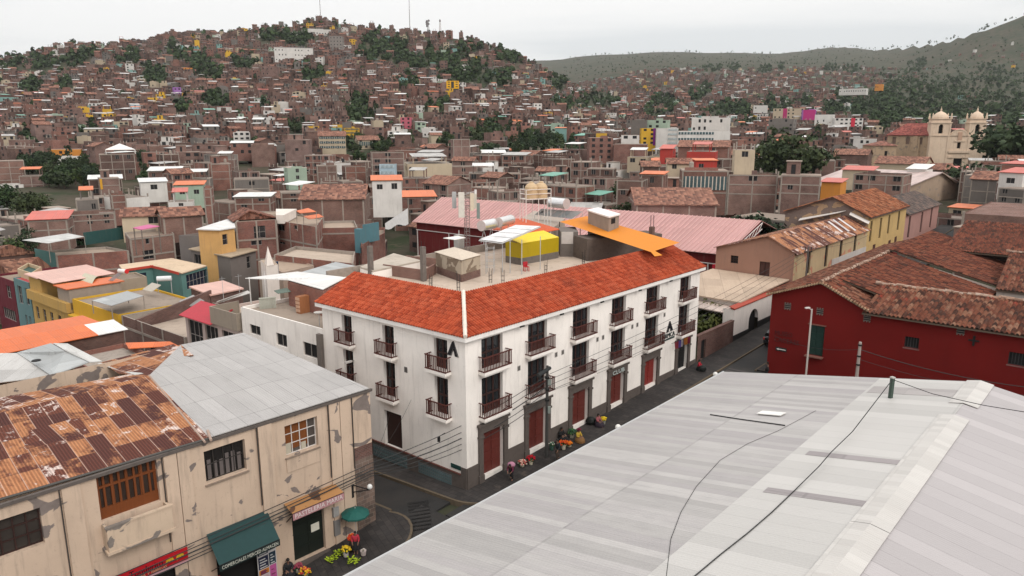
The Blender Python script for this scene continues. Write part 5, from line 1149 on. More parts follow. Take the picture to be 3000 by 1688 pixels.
    shed(t, [at(*c9(x, y), z) for x, y, z in ((1520, 265, 4.8), (2060, 250, 4.8), (2160, 300, 4.6), (1560, 335, 4.6))], ORANGE)
    t = bld('tin_roof_house', 'low house under dented grey tin sheets at the left edge', 'house', uvp((-24, 21), (-12.2, 21), (-12.2, 33.5), (-24, 33.5)), 5.2, -6, plaster((.1, .08, .07), .5), FLAT, .1)
    shed(t, [at(*c9(x, y), z) for x, y, z in ((205, 385, 6.6), (620, 270, 7.), (790, 370, 7.), (1080, 500, 6.3), (625, 665, 6.1))], TIN_G, name='grey_tin_roof'); shed(t, [at(*c9(x, y), z) for x, y, z in ((640, 270, 7.02), (820, 275, 6.9), (1240, 490, 6.2), (1090, 500, 6.3), (800, 365, 7.02))], TIN, name='side_tin_roof')
    shed(t, [at(*c9(x, y), z) for x, y, z in ((-500, 400, 6.4), (205, 390, 6.55), (640, 670, 6.), (-500, 800, 5.8))], sheet((.5, .48, .46), .2, 1.4, 3.2, .3, .4), name='white_tin_roof')
    m = MB(); q = at(*c9(440, 485), 6.75); m.lathe(q, [(.34, 0), (.3, .06), (.0, .08)], 12); m.build('roof_vent', DARK, t)
    m = MB(); a = at(*c9(-50, 740), 5.3); b = at(*c9(200, 710), 5.3); m.tube(a, b, .16, .16, 6); solo(m, 'orange_pipe', plain((.65, .25, .02)), 'orange beam end sticking out under the white tin roof at the left edge', 'beam', a)
    t = bld('red_roof_house', 'low house with a flat orange-red roof at the left edge', 'house', uvp((-20, 50), (-6.5, 50), (-6.5, 62), (-20, 62)), 1.2, -7, BRICK_D, ORANGE, .0); shed(t, [at(*c9(x, y), 2.2) for x, y in ((-300, 150), (260, 130), (460, 220), (0, 270), (-300, 270))], ORANGE)
    m = MB(); m.slab([at(*c9(x, y), z) for x, y, z in ((-200, 200, 5.), (0, 190, 5.), (150, 285, 5.), (-200, 380, 5.))], .08); solo(m, 'crimson_roof', plain((.5, .06, .06), .6), 'small crimson roof sheet at the left edge above the white tin roof', 'roof', at(*c9(0, 290), 5))
left_street()
def mid_left():
    # brick and teal house with a tin roof
    P = para(c6(675, 250), c6(1590, 190), c6(420, 200), 5.6); zt = 5.6
    t = bld('teal_brick_house', 'brick house with teal side wall and a pale tin roof on posts', 'house', P, 3.9, -6, brick((.33, .11, .075), (.2, .075, .06), (.28, .22, .2), .1), FLAT, .4, frames=[1.0])
    shed(t, [at(*c6(x, y), 6.6) for x, y in ((275, 185), (850, 100), (1050, 140), (600, 225))], TIN, posts=(2, 3), zb=3.6)
    m = MB(); fr, L = frame2(at(*c6(1050, 150), 5.4), at(*c6(1590, 70), 5.4), (0, 0)); m.obox(fr, 0, L, -.1, 0, 4., 6.2); m.build('green_screen', TEAL2, t)
    m = MB(); fr, L = frame2(P[3], P[0], (0, 0)); m.obox(fr, 0, L, 0, .06, -6, 4.4); m.build('teal_wall', TEALP, t)
    # clay tile roofs at left edge
    for k, (pts, lab) in enumerate((([(-500, 500, 2.4), (-60, 440, 4.2), (480, 395, 4.4), (640, 520, 2.6), (180, 640, 2.2), (-500, 800, 1.)], 'old clay tile roof at the left edge in front of the teal brick house'), ([(-200, 290, 4.5), (120, 240, 5.8), (440, 340, 4.2), (-200, 400, 4.2)], 'mossy clay tile roof at the left edge above the other tile roof'))):
        t = thing('tile_roof_house', lab, 'house', at(*c6(100, 500+k), -4)); q = [at(*c6(x, y), z) for x, y, z in pts]; m = MB(); m.slab(q, .2); m.build('roof', wtiles(((0., (.08, .04, .03)), (.5, (.2, .09, .06)), (1., (.3, .15, .1))), .35, .6), t); m = MB(); cx = sum(p[0] for p in q)/len(q); cy = sum(p[1] for p in q)/len(q); m.prism([(cx+(p[0]-cx)*.93, cy+(p[1]-cy)*.93) for p in q], -7, [p[2]-.2 for p in q]); m.build('wall', BRICK_D, t); reserve(q)
    bld('long_brick_house', 'two-storey brick house with a pale parapet strip and a white door panel', 'house', para(c6(1620, 165), c6(2170, 100), c6(1560, 90), 5.8), 5.8, -5, BRICK, FLAT, .4, [(0, c6(1815, 165), c6(1870, 230)), (0, c6(1780, 320), c6(1950, 410))], frames=[2.6, 5.6])
    m = MB(); m.slab([at(*c6(x, y), z) for x, y, z in ((1660, 30, 9.2), (1760, 55, 9.), (1990, 10, 9.2), (1850, -10, 9.4))], .1)
    t = thing('magenta_canopy', 'magenta sheet canopy on posts over a rooftop', 'canopy', at(*c6(1800, 120), 6)); m.build('sheet', plain((.5, .12, .25), .6), t)
    for x, y in ((1670, 35), (1980, 15), (1765, 55)): q = at(*c6(x, y), 9.1); post((q[0], q[1], 5), 9.1, .08, CONC_D, t)
    P = para(c7(740, 385), c7(1060, 300), c7(250, 290), 5.)
    P = [at(*c7(x, y), 5.)[:2] for x, y in ((740, 385), (1060, 300), (620, 205), (250, 290))]
    t = bld('tan_roof_house', 'grey rendered house with a broad tan concrete roof slab', 'house', P, 4.8, -5, plaster((.2, .17, .155), .5), flatroof((.5, .39, .28)), .0, [(3, .8, 3.8, 2.7, 4.2), (3, 4.6, 6.2, 2.2, 4.3), (0, 4, 5, 2.3, 4.2)], roof_slab=.6, gm=DARK)
    P = [at(*c6(x, y), 4.3)[:2] for x, y in ((1540, 550), (1900, 498), (2040, 530), (2260, 590), (2560, 500), (2140, 410), (1500, 490))]
    t = bld('teal_walled_house', 'house with a wide tan roof, red edge trim and teal walls', 'house', P, 4.1, -6, TEALP, flatroof((.55, .42, .3)), .0, [(3, 1., 6, 1.6, 3.7), (0, 1.5, 3, 2.4, 3.4)], roof_slab=.25, gm=glass((.015, .02, .035)))
    m = MB(); 
    for i in (0, 1, 2): a, b = P[i], P[i+1]; fr, L = frame2(a, b, (0, 0)); m.obox(fr, 0, L, .3, .36, 4.0, 4.35)
    m.build('red_trim', plain((.5, .06, .035)), t)
    t = bld('pink_roof_house', 'brick house under a smooth pale pink hipped roof', 'house', [at(*c7(x, y), 4.9)[:2] for x, y in ((500, 860), (890, 780), (650, 690), (250, 760))], 4.7, -5, BRICK_D, PINKT, .0, roof_slab=.6)
    t = bld('tower_house', 'white turret with a small pyramid top and a blue window wall', 'house', para(c7(1200, 640), c7(1350, 620), c7(1130, 560), 6.), 7.3, -4, WHITE2, FLAT, .0, gm=glass((.015, .03, .06)))
    q = [at(*c7(x, y), 7.3) for x, y in ((1200, 510), (1290, 500), (1250, 470), (1170, 480))]; m = MB(); cx = sum(p[0] for p in q)/4; cy = sum(p[1] for p in q)/4
    for i in range(4): m.face([q[i], q[(i+1) % 4], (cx, cy, 9.6)])
    m.build('pyramid_top', WHITE2, t)
    a, b = at(*c7(1235, 640), 5.2), at(*c7(1350, 620), 5.2); fr, L = frame2(a, b, (0, 0)); m = MB(); m.obox(fr, 0, L, 0, .08, 4.8, 7.0); m.build('blue_glazing', glass((.015, .035, .08), .2), t)
    bld('low_tan_house', 'low house with a stained tan roof behind the white turret', 'house', [at(*c7(x, y), 5.2)[:2] for x, y in ((1400, 590), (1790, 500), (1500, 410), (1090, 450))], 5.2, -4, plaster((.4, .3, .24), .5), flatroof((.45, .34, .26)), .15)
    t = bld('grey_tin_house', 'house under a big grey tin roof with a white end behind the corner building', 'house', [at(*c7(x, y), 6.8)[:2] for x, y in ((2170, 650), (2530, 545), (2060, 450), (1600, 585))], 6.5, -3, BRICK, TIN_G, .0, roof_slab=.4)
    # brick cluster
    P = para(c7(1290, 370), c7(2280, 470), c7(1240, 290), 5.8); P = [at(*c7(x, y), 5.9)[:2] for x, y in ((1290, 370), (2280, 480), (2300, 330), (1560, 260))]
    bld('brick_patio_house', 'low brick walled patio house with a pale terrace', 'house', P, 5.9, -4, BRICK_R, FLAT_L, .5, frames=[3.])
    t = bld('big_brick_house', 'big brick house with a gabled tiled end and a caged balcony', 'house', [at(*c2(x, y), 9.5)[:2] for x, y in ((380, 1140), (900, 1110), (1000, 1000), (560, 1010))], 9.2, -4, BRICK_R, FLAT, .2, [(0, c2(610, 1215), c2(770, 1360)), (0, c2(580, 1400), c2(720, 1447))], frames=[6.2, 2.9])
    m = MB(); a, b = at(*c2(380, 1140), 9.2), at(*c2(900, 1110), 9.2); fr, L = frame2(a, b, (0, 0)); m.face([fr(0, .03, 9.2), fr(L, .03, 9.2), fr(L*.35, .03, 10.6)]); m.slab([fr(-.4, .4, 9.1), fr(L*.35, .4, 10.7), fr(L*.35, -6, 10.7), fr(-.4, -6, 9.1)], .15); m.slab([fr(L+.3, .4, 9.15), fr(L*.35, .4, 10.7), fr(L*.35, -6, 10.7), fr(L+.3, -6, 9.15)], .15); m.build('gable_roof', wtiles(((0., (.08, .04, .03)), (.5, (.2, .08, .055)), (1., (.3, .14, .1))), .35, .6), t)
    m = MB(); s0, z1 = hitplane(a, b, *c2(600, 1215)); s1, z0 = hitplane(a, b, *c2(790, 1390)); m.obox(fr, s0-.1, s1+.1, 0, .9, z0-.1, z0+.05)
    for k in range(9): x = lerp(s0, s1, k/8); m.obox(fr, x-.02, x+.02, .82, .87, z0, z0+1.1)
    m.build('caged_balcony', plain((.5, .4, .33)), t)
    t = bld('brick_row_house', 'brick house with a white top room and two orange tin canopies', 'house', [at(*c2(x, y), 9.)[:2] for x, y in ((905, 1120), (1400, 1200), (1480, 1090), (1160, 1040))], 8.7, -4, BRICK_R, FLAT, .3, [(0, c2(915, 1190), c2(1005, 1280)), (0, c2(915, 1400), c2(1010, 1447)), (0, c2(1120, 1200), c2(1170, 1260))], frames=[5.7, 2.7], gm=DARK)
    m = MB(); a = at(*c2(905, 1130), 8.8); m.prism([at(*c2(x, y), 8.8)[:2] for x, y in ((900, 1160), (1000, 1160), (1160, 1075), (900, 1075))], 8.5, 9.9); m.build('white_room', WHITE2, t)
    for q in (((1150, 1020, 11.2), (1200, 1050, 11), (1400, 1030, 11), (1300, 985, 11.3)), ((1240, 1090, 9.9), (1310, 1125, 9.7), (1495, 1095, 9.8), (1430, 1060, 10.1))): shed(t, [at(*c2(x, y), z) for x, y, z in q], ORANGE, name='orange_canopy', posts=(0, 2), zb=8)
    bld('brick_yard_house', 'brick house with a thin pale mortar line below its parapet', 'house', [at(*c2(x, y), 7.2)[:2] for x, y in ((1390, 1240), (1920, 1230), (1880, 1140), (1500, 1150))], 7.2, -4, BRICK_R, FLAT, .4, frames=[6.2, 3.], cols=False)
    t = bld('blue_panel_house', 'brick house with a large teal-blue panel and stair', 'house', [at(*c2(x, y), 7.)[:2] for x, y in ((1970, 1420), (2260, 1270), (2260, 1200), (1930, 1230))], 6.6, -3, BRICK_R, FLAT, .4, [(0, c2(2330, 1390), c2(2380, 1440))])
    a, b = at(*c2(1985, 1390), 6.9), at(*c2(2180, 1350), 6.9); fr, L = frame2(a, b, (0, 0)); m = MB(); m.obox(fr, 0, L, .1, .25, 6.4, 9.3); m.obox(fr, -.9, 0, -.8, .25, 5., 8.7); m.build('blue_panel', plaster((.09, .19, .22), .3), t)
    m = MB(); n = 8; A, B = Vector(at(*c2(2270, 1250), 8)), Vector(at(*c2(2560, 1180), 8)); 
    for i in range(n):
        for j in range(4):
            f = lambda u_, v_: tuple(A.lerp(B, u_)+Vector((0, 0, 2.6*(.35+.65*u_)*v_-.25*math.sin(9*u_)*(1-v_))))
            m.face([f(i/n, j/4), f((i+1)/n, j/4), f((i+1)/n, (j+1)/4), f(i/n, (j+1)/4)], smooth=True)
    solo(m, 'white_tarpaulin', plain((.66, .65, .64), .8, .2, 0, .15), 'large white tarpaulin hung on a line beside the antenna mast', 'tarpaulin', tuple(A))
    t = bld('yellow_penthouse', 'yellow rooftop house with a white tin roof', 'house', [at(*c2(x, y), 8.2)[:2] for x, y in ((190, 1300), (375, 1270), (350, 1150), (-80, 1290))], 8.6, -3, plaster((.62, .36, .14), .3), TIN_W, .0, [(0, .4, 1.4, 6.3, 7.9)], roof_slab=.7)
    bld('grey_block_house', 'grey rendered house with a long plain parapet below the yellow penthouse', 'house', [at(*c2(x, y), 6.6)[:2] for x, y in ((0, 1340), (400, 1290), (380, 1240), (-330, 1330))], 6.6, -4, plaster((.19, .165, .155), .5), FLAT, .5)
mid_left()
# ================================================================== landmarks further off
def hit(px, py, y0=100.):
    y = y0
    r = ray(px, py)
    while y < 6800:
        k = y/r[1]; x = r[0]*k; z = H+r[2]*k
        if z < T(x, y): return (x, y, T(x, y))
        y *= 1.012
    return None
def church():
    Y = 317.; k = Y/F
    X = lambda px: (px-CX)/F*Y*1.0
    def S(px, py): return atY(px, py, Y)
    CH = plaster((.66, .51, .385), .5, None, .6, (.3, .2, .13)); CH2 = plaster((.42, .3, .2), .6, (.26, .2, .15), .58)
    zb = T(S(2790, 480)[0], Y)-1
    cr = lambda x, y: (2680+x/6.5875, 300+y/6.5875)
    x0, x1 = S(*cr(230, 640))[0], S(*cr(1340, 640))[0]; p = (x0, Y+4); q = (x1+1, Y-2)   # slight turn to the right
    q = (x1, Y-6.); p = (x0, Y+1.)
    fr, L = frame2(p, q, (0, 0)); g = lambda x, y: hitplane(p, q, *cr(x, y))
    t = thing('church', 'cream colonial church with two domed bell towers and a round-topped gable', 'church', fr(0, 0, zb))
    zc = g(700, 640)[1]; zt = g(500, 400)[1]; zbot = zb
    sL0, sL1 = g(300, 600)[0], g(690, 600)[0]; sR0, sR1 = g(1040, 560)[0], g(1370, 560)[0]
    m = MB(); n = 14; cs, cz = (sL1+sR0)/2, zc-.6; rr = (sR0-sL1)/2
    door = g(735, 1200)[0], g(905, 1200)[0], g(800, 1080)[1]
    nich = (g(820, 800)[0], g(890, 800)[0], g(850, 890)[1], g(850, 775)[1])
    wallop(m, fr, sL0, sR1, zb, zc, [(door[0], door[1], zb, door[2]), nich], 1.2)
    arc = [(cs+rr*math.cos(math.pi*(1-i/n)), cz+rr*.86*math.sin(math.pi*(1-i/n))) for i in range(n+1)]
    for (a, c), (b, d) in zip(arc, arc[1:]): m.face([fr(a, 0, zc-.7), fr(b, 0, zc-.7), fr(b, 0, max(d, zc-.6)), fr(a, 0, max(c, zc-.6))]); m.face([fr(a, 0, c), fr(b, 0, d), fr(b, -2, d), fr(a, -2, c)]); m.face([fr(a, .25, c), fr(b, .25, d), fr(b, .25, d+.4), fr(a, .25, c+.4)])
    for a, b in ((sL0, sL1), (sR0, sR1)): m.obox(fr, a-.1, b+.1, -6, .3, zc-.25, zc+.25); m.obox(fr, a+.15, a+.9, -.2, .18, zb, zc-.3); m.obox(fr, b-.9, b-.15, -.2, .18, zb, zc-.3)
    m.obox(fr, sL0, sR1, 0, .2, zb, zb+2); m.face([fr(sL0, 0, zb), fr(sL0, -6.5, zb), fr(sL0, -6.5, zc), fr(sL0, 0, zc)]); m.face([fr(sR1, 0, zb), fr(sR1, -6.5, zb), fr(sR1, -6.5, zc), fr(sR1, 0, zc)])
    m.obox(fr, g(640, 960)[0], g(1060, 960)[0], 0, .5, g(800, 975)[1], g(800, 930)[1]); m.obox(fr, g(640, 1060)[0], g(740, 1060)[0], 0, .4, g(800, 1075)[1], g(800, 1040)[1]); m.obox(fr, g(930, 1060)[0], g(1040, 1060)[0], 0, .4, g(800, 1075)[1], g(800, 1040)[1]); m.obox(fr, g(760, 750)[0], g(970, 750)[0], 0, .3, g(800, 760)[1], g(800, 735)[1])
    m.build('facade', CH, t)
    m = MB(); m.obox(fr, g(840, 600)[0], g(920, 600)[0], 0, .25, g(850, 740)[1], g(850, 575)[1]); m.build('coat_of_arms', plaster((.5, .32, .23), .5), t)
    m = MB(); m.face([fr(door[0], -1.15, zb), fr(door[1], -1.15, zb), fr(door[1], -1.15, door[2]), fr(door[0], -1.15, door[2])]); m.face([fr(nich[0], -1.1, nich[2]), fr(nich[1], -1.1, nich[2]), fr(nich[1], -1.1, nich[3]), fr(nich[0], -1.1, nich[3])]); m.build('doorway', DARK, t)
    m = MB(); dc, dr = (door[0]+door[1])/2, (door[1]-door[0])/2
    m.build('spare', DARK, t) if False else None
    for a, b, ox in ((sL0, sL1, 545), (sR0, sR1, 1235)):
        tw = thing('tower', None, None, fr((a+b)/2, -3, zc)); tw.parent = t; tw.location = Vector(fr((a+b)/2, -3, zc))-wloc(t)
        c = (a+b)/2; m = MB(); w0 = c-.9; ztw = zt
        wallop(m, fr, a, b, zc+.25, ztw, [(c-.85, c+.85, zc+.8, zc+4.6)], 1.5)
        for d0, d1 in (((a, 0), (a, -6)), ((b, 0), (b, -6)), ((a, -6), (b, -6))): m.face([fr(*d0, zc+.25), fr(*d1, zc+.25), fr(*d1, ztw), fr(*d0, ztw)])
        m.obox(fr, a-.3, b+.3, -6.3, .35, ztw-.1, ztw+.35); m.obox(fr, a+.2, b-.2, -5.8, -.2, ztw+.35, ztw+1.6); m.obox(fr, a-.1, b+.1, -6.1, .15, ztw+1.6, ztw+1.85)
        for x in (a+.3, b-.3):
            m.obox(fr, x-.25, x+.25, -.2, .2, zc+.25, ztw); 
            for dd in (-.2, -5.8): m.lathe(fr(x, dd, ztw+1.85), [(.45, 0), (.4, .9), (.25, 1.1), (.3, 1.6), (.08, 2.3)], 8)
        m.build('belfry', CH, tw)
        m = MB(); R0 = (b-a)*.4; o = fr(c, -3, ztw+1.85); m.lathe(o, [(R0, 0), (R0*.97, .7), (R0*.8, 1.6), (R0*.55, 2.3), (R0*.3, 2.7), (.35, 3.), (.3, 3.8), (.12, 4.2), (.08, 5.)], 14); m.build('dome', CH, tw)
        m = MB(); m.face([fr(c-.85, -1.4, zc+.8), fr(c+.85, -1.4, zc+.8), fr(c+.85, -1.4, zc+4.6), fr(c-.85, -1.4, zc+4.6)]); m.build('bell_opening', DARK, tw)
        m = MB(); k2 = .85
        for s in (-1, 1): m.face([fr(c+s*k2, .01, zc+4.6), fr(c, .01, zc+4.6), fr(c+s*.42, .01, zc+4.5), fr(c+s*k2, .01, zc+3.8)])
        m.build('arch_corner', CH, tw)
    # nave to the left/back
    a2 = at(2590, 396, zc-.6); n0 = (x0, Y+1.); s5 = lambda x, y: (2400+x/4.293, 300+y/4.293)
    pl, pr = atY(*s5(845, 600), Y+14), atY(*s5(1400, 600), Y+2); fn, LN = frame2(pl, pr, (0, 0)); zr = hitplane(pl, pr, *s5(1100, 410))[1]; zrr = zr+5.
    m = MB(); ops = [(x, x+1.5, zr-4, zr-1) for x in (2, 7.5, 12.5, 22)]; ops = [o for o in ops if o[1] < LN-1]; wallop(m, fn, 0, LN, zb-1, zr, ops, .5); m.face([fn(0, 0, zb-1), fn(0, -14, zb-1), fn(0, -14, zr), fn(0, 0, zr)]); m.obox(fn, LN*.55, LN*.75, 0, .8, zb, zr-1); m.obox(fn, LN*.6, LN*.7, .8, 1.1, zb+8, zr-.5)
    m.build('nave_wall', CH2, t); m = MB()
    for o in ops: m.face([fn(o[0], -.48, o[2]), fn(o[1], -.48, o[2]), fn(o[1], -.48, o[3]), fn(o[0], -.48, o[3])])
    m.build('nave_window', plain((.2, .13, .1)), t)
    m = MB(); m.slab([fn(-.5, .6, zr), fn(LN+1, .6, zr), fn(LN+1, -8, zrr), fn(5, -8, zrr)], .3); m.face([fn(-.5, .6, zr), fn(5, -8, zrr), fn(-.5, -15, zr)]); m.slab([fn(-.5, -15, zr), fn(LN+1, -15, zr), fn(LN+1, -8, zrr), fn(5, -8, zrr)], .3); m.build('nave_roof', wtiles(((0., (.13, .035, .03)), (.5, (.22, .06, .05)), (1., (.3, .09, .07))), .6, .8), t)
    a, b = atY(*s5(670, 700), Y-4), atY(*s5(960, 700), Y-6); fa, LA = frame2(a, b, (0, 0)); za = hitplane(a, b, *s5(800, 545))[1]
    m = MB(); wallop(m, fa, 0, LA, zb-2, za, [(LA*.5, LA*.62, za-4.5, za-2.2)], .4); m.face([fa(LA, 0, zb-2), fa(LA, -9, zb-2), fa(LA, -9, za), fa(LA, 0, za)]); m.face([fa(0, 0, zb-2), fa(-3, -6, zb-2), fa(-3, -6, za), fa(0, 0, za)]); m.build('chapel_wall', CH2, t); m = MB(); m.face([fa(LA*.5, -.38, za-4.5), fa(LA*.62, -.38, za-4.5), fa(LA*.62, -.38, za-2.2), fa(LA*.5, -.38, za-2.2)]); m.build('chapel_window', DARK, t)
    m = MB(); ap = fa(LA*.5, -5, za+2.); e = [fa(-.5, .5, za), fa(LA+.5, .5, za), fa(LA+.5, -9, za), fa(-3.5, -6, za)]
    for i in range(4): m.face([e[i], e[(i+1) % 4], ap])
    m.build('chapel_roof', wtiles(((0., (.1, .05, .04)), (.5, (.2, .08, .06)), (1., (.3, .14, .1))), .6, .8), t)
    # right wall
    pr0 = fr(sR1, -1, 0); qx = atY(2955, 500, Y-4); f4, L4 = frame2(pr0, qx, (0, 0)); z4 = hitplane(pr0, qx, *s5(2120, 520))[1]; m = MB(); m.prism([pr0[:2], (pr0[0]+9, pr0[1]-1.5), (pr0[0]+9, pr0[1]+6), (pr0[0], pr0[1]+7)], zb-1, z4); m.prism([(pr0[0]+9, pr0[1]-1.5), (pr0[0]+17, pr0[1]-3), (pr0[0]+17, pr0[1]-2), (pr0[0]+9, pr0[1]-.5)], zb-2, [z4*.82, z4*.5, z4*.5, z4*.82]); m.build('side_wall', CH, t)
    reserve([fr(sL0, 0, zb), fr(sR1, 0, zt+3)]); reserve([fn(0, 0, zb), fn(LN, 0, zr+3)]); reserve([fa(0, 0, zb), fa(LA, 0, za)])
church()
# simple facing houses given by the pixel box of their front
SPEC = []
def box_house(x0, y0, x1, y1, Y, wall, roof, kind='flat', rot=0., depth=None, **k):
    SPEC.append(dict(x0=x0, y0=y0, x1=x1, y1=y1, Y=Y, wall=wall, roof=roof, kind=kind, rot=rot, depth=depth, **k))
# ================================================================== town houses
PB = brick((.25, .135, .11), (.18, .095, .08), (.3, .25, .22), .5)
PALB = {'bare brick': PB, 'reddish brick': brick((.3, .12, .088), (.2, .08, .062), (.3, .24, .21), .3), 'dusty pink brick': brick((.28, .165, .14), (.22, .125, .105), (.32, .27, .24), .4), 'dark brick': brick((.16, .088, .072), (.11, .06, .052), (.2, .16, .14), .4),
        'grey concrete': plaster((.24, .21, .19), .5, None, .6, (.1, .085, .08), .92, .4), 'white': plaster((.7, .66, .62), .3, None, .6, (.25, .2, .17), .9, .2), 'cream': plaster((.58, .47, .34), .35, None, .6, (.25, .2, .17), .9, .3),
        'yellow': plaster((.62, .36, .04), .25), 'orange': plaster((.6, .24, .05), .25), 'pink': plaster((.5, .13, .17), .3), 'purple': plaster((.33, .15, .4), .25), 'teal': plaster((.2, .34, .31), .3), 'pale green': plaster((.34, .42, .33), .3), 'pale blue': plaster((.4, .5, .56), .3), 'red': plaster((.42, .05, .04), .3)}
WK = ['bare brick']*20+['reddish brick']*9+['dusty pink brick']*14+['dark brick']*12+['grey concrete']*5+['white']*3+['cream']*2+['yellow', 'teal', 'pale green']
WKN = ['bare brick']*9+['reddish brick']*6+['dusty pink brick']*4+['dark brick']*5+['grey concrete']*3+['white']+['cream']
CT = wtiles(((0., (.1, .05, .04)), (.5, (.22, .1, .07)), (1., (.32, .16, .11))), .5, .7)
RM = {'flat': flatroof((.3, .24, .2)), 'tin': sheet((.42, .4, .38), .4, 1.5, 4., .25, .4), 'white tin': sheet((.66, .65, .63), .4, 1.5, 4., .1, .2), 'orange tin': sheet((.6, .14, .035), .4, 1.5, 4., .1, .2, (.3, .1, .05)), 'red tin': sheet((.5, .1, .07), .4, 1.5, 4., .1, .2), 'green tin': sheet((.12, .32, .24), .4, 1.5, 4., .1, .2), 'tile': CT, 'post': flatroof((.3, .24, .2)), 'room': flatroof((.3, .24, .2)), 'parapet': flatroof((.26, .21, .18))}
RK = ['flat']*11+['parapet']*11+['post']*12+['room']*11+['tin']*8+['white tin']*3+['tile']*5+['orange tin', 'red tin', 'green tin']
RTXT = {'flat': 'a flat roof', 'tin': 'a grey tin roof', 'white tin': 'a white tin roof', 'orange tin': 'an orange tin roof', 'red tin': 'a red tin roof', 'green tin': 'a green tin roof', 'tile': 'a clay tile roof', 'post': 'column stubs on its roof', 'room': 'a small room on its roof', 'parapet': 'a raised parapet'}
NUMW = {1: 'one', 2: 'two', 3: 'three', 4: 'four', 5: 'five', 6: 'six'}
DKW = plain((.016, .015, .016), .6)
class House:
    """kept as data first; meshes are made after the visibility pass"""
    def __init__(s, x, y, z, w, d, h, rot, wk, rk, fl, rnd, fixed=None):
        s.x, s.y, s.z, s.w, s.d, s.h, s.rot, s.wk, s.rk, s.fl, s.rnd, s.fixed = x, y, z, w, d, h, rot, wk, rk, fl, rnd, fixed
        c, q = math.cos(rot), math.sin(rot); s.c, s.q = c, q
        s.fr = lambda a, b, zz: (x+a*c-b*q, y+a*q+b*c, zz)
        s.cor = [s.fr(a, b, 0)[:2] for a, b in ((-w/2, -d/2), (w/2, -d/2), (w/2, d/2), (-w/2, d/2))]
        s.top = z+h; s.vis = 0
        s.pc = proj(x, y, z+h*.6)
    def wins(s, i):
        """window openings of side i: list of (s0,s1,z0,z1)"""
        r = random.Random(s.rnd*7+i); L = s.w if i % 2 == 0 else s.d; out = []
        if s.fixed and 'wins' in s.fixed: dens = s.fixed['wins']
        else: dens = r.choice([0., .35, .55, .75, .9]) if i == 0 else r.choice([0., 0., 0., .3, .6])
        n = max(1, int(L/r.uniform(2.2, 3.4))); fh = s.h/s.fl
        ww = min(L/n*.62, r.choice([1., 1.3, 1.7]))
        for f in range(s.fl):
            for k in range(n):
                if r.random() < dens:
                    c = (k+.5)*L/n; hh = r.choice([1.1, 1.3, 1.5]); out.append((c-ww/2, c+ww/2, s.z+f*fh+fh*.34, min(s.z+f*fh+fh*.34+hh, s.z+(f+1)*fh-.25)))
        return out
    def sides(s):
        for i in range(4):
            p, q = s.cor[i], s.cor[(i+1) % 4]; mx, my = (p[0]+q[0])/2, (p[1]+q[1])/2
            fr, L = frame2(p, q, (2*mx-s.x, 2*my-s.y)); yield i, fr, L, ((mx-s.x)*-s.x+(my-s.y)*-s.y) > -2
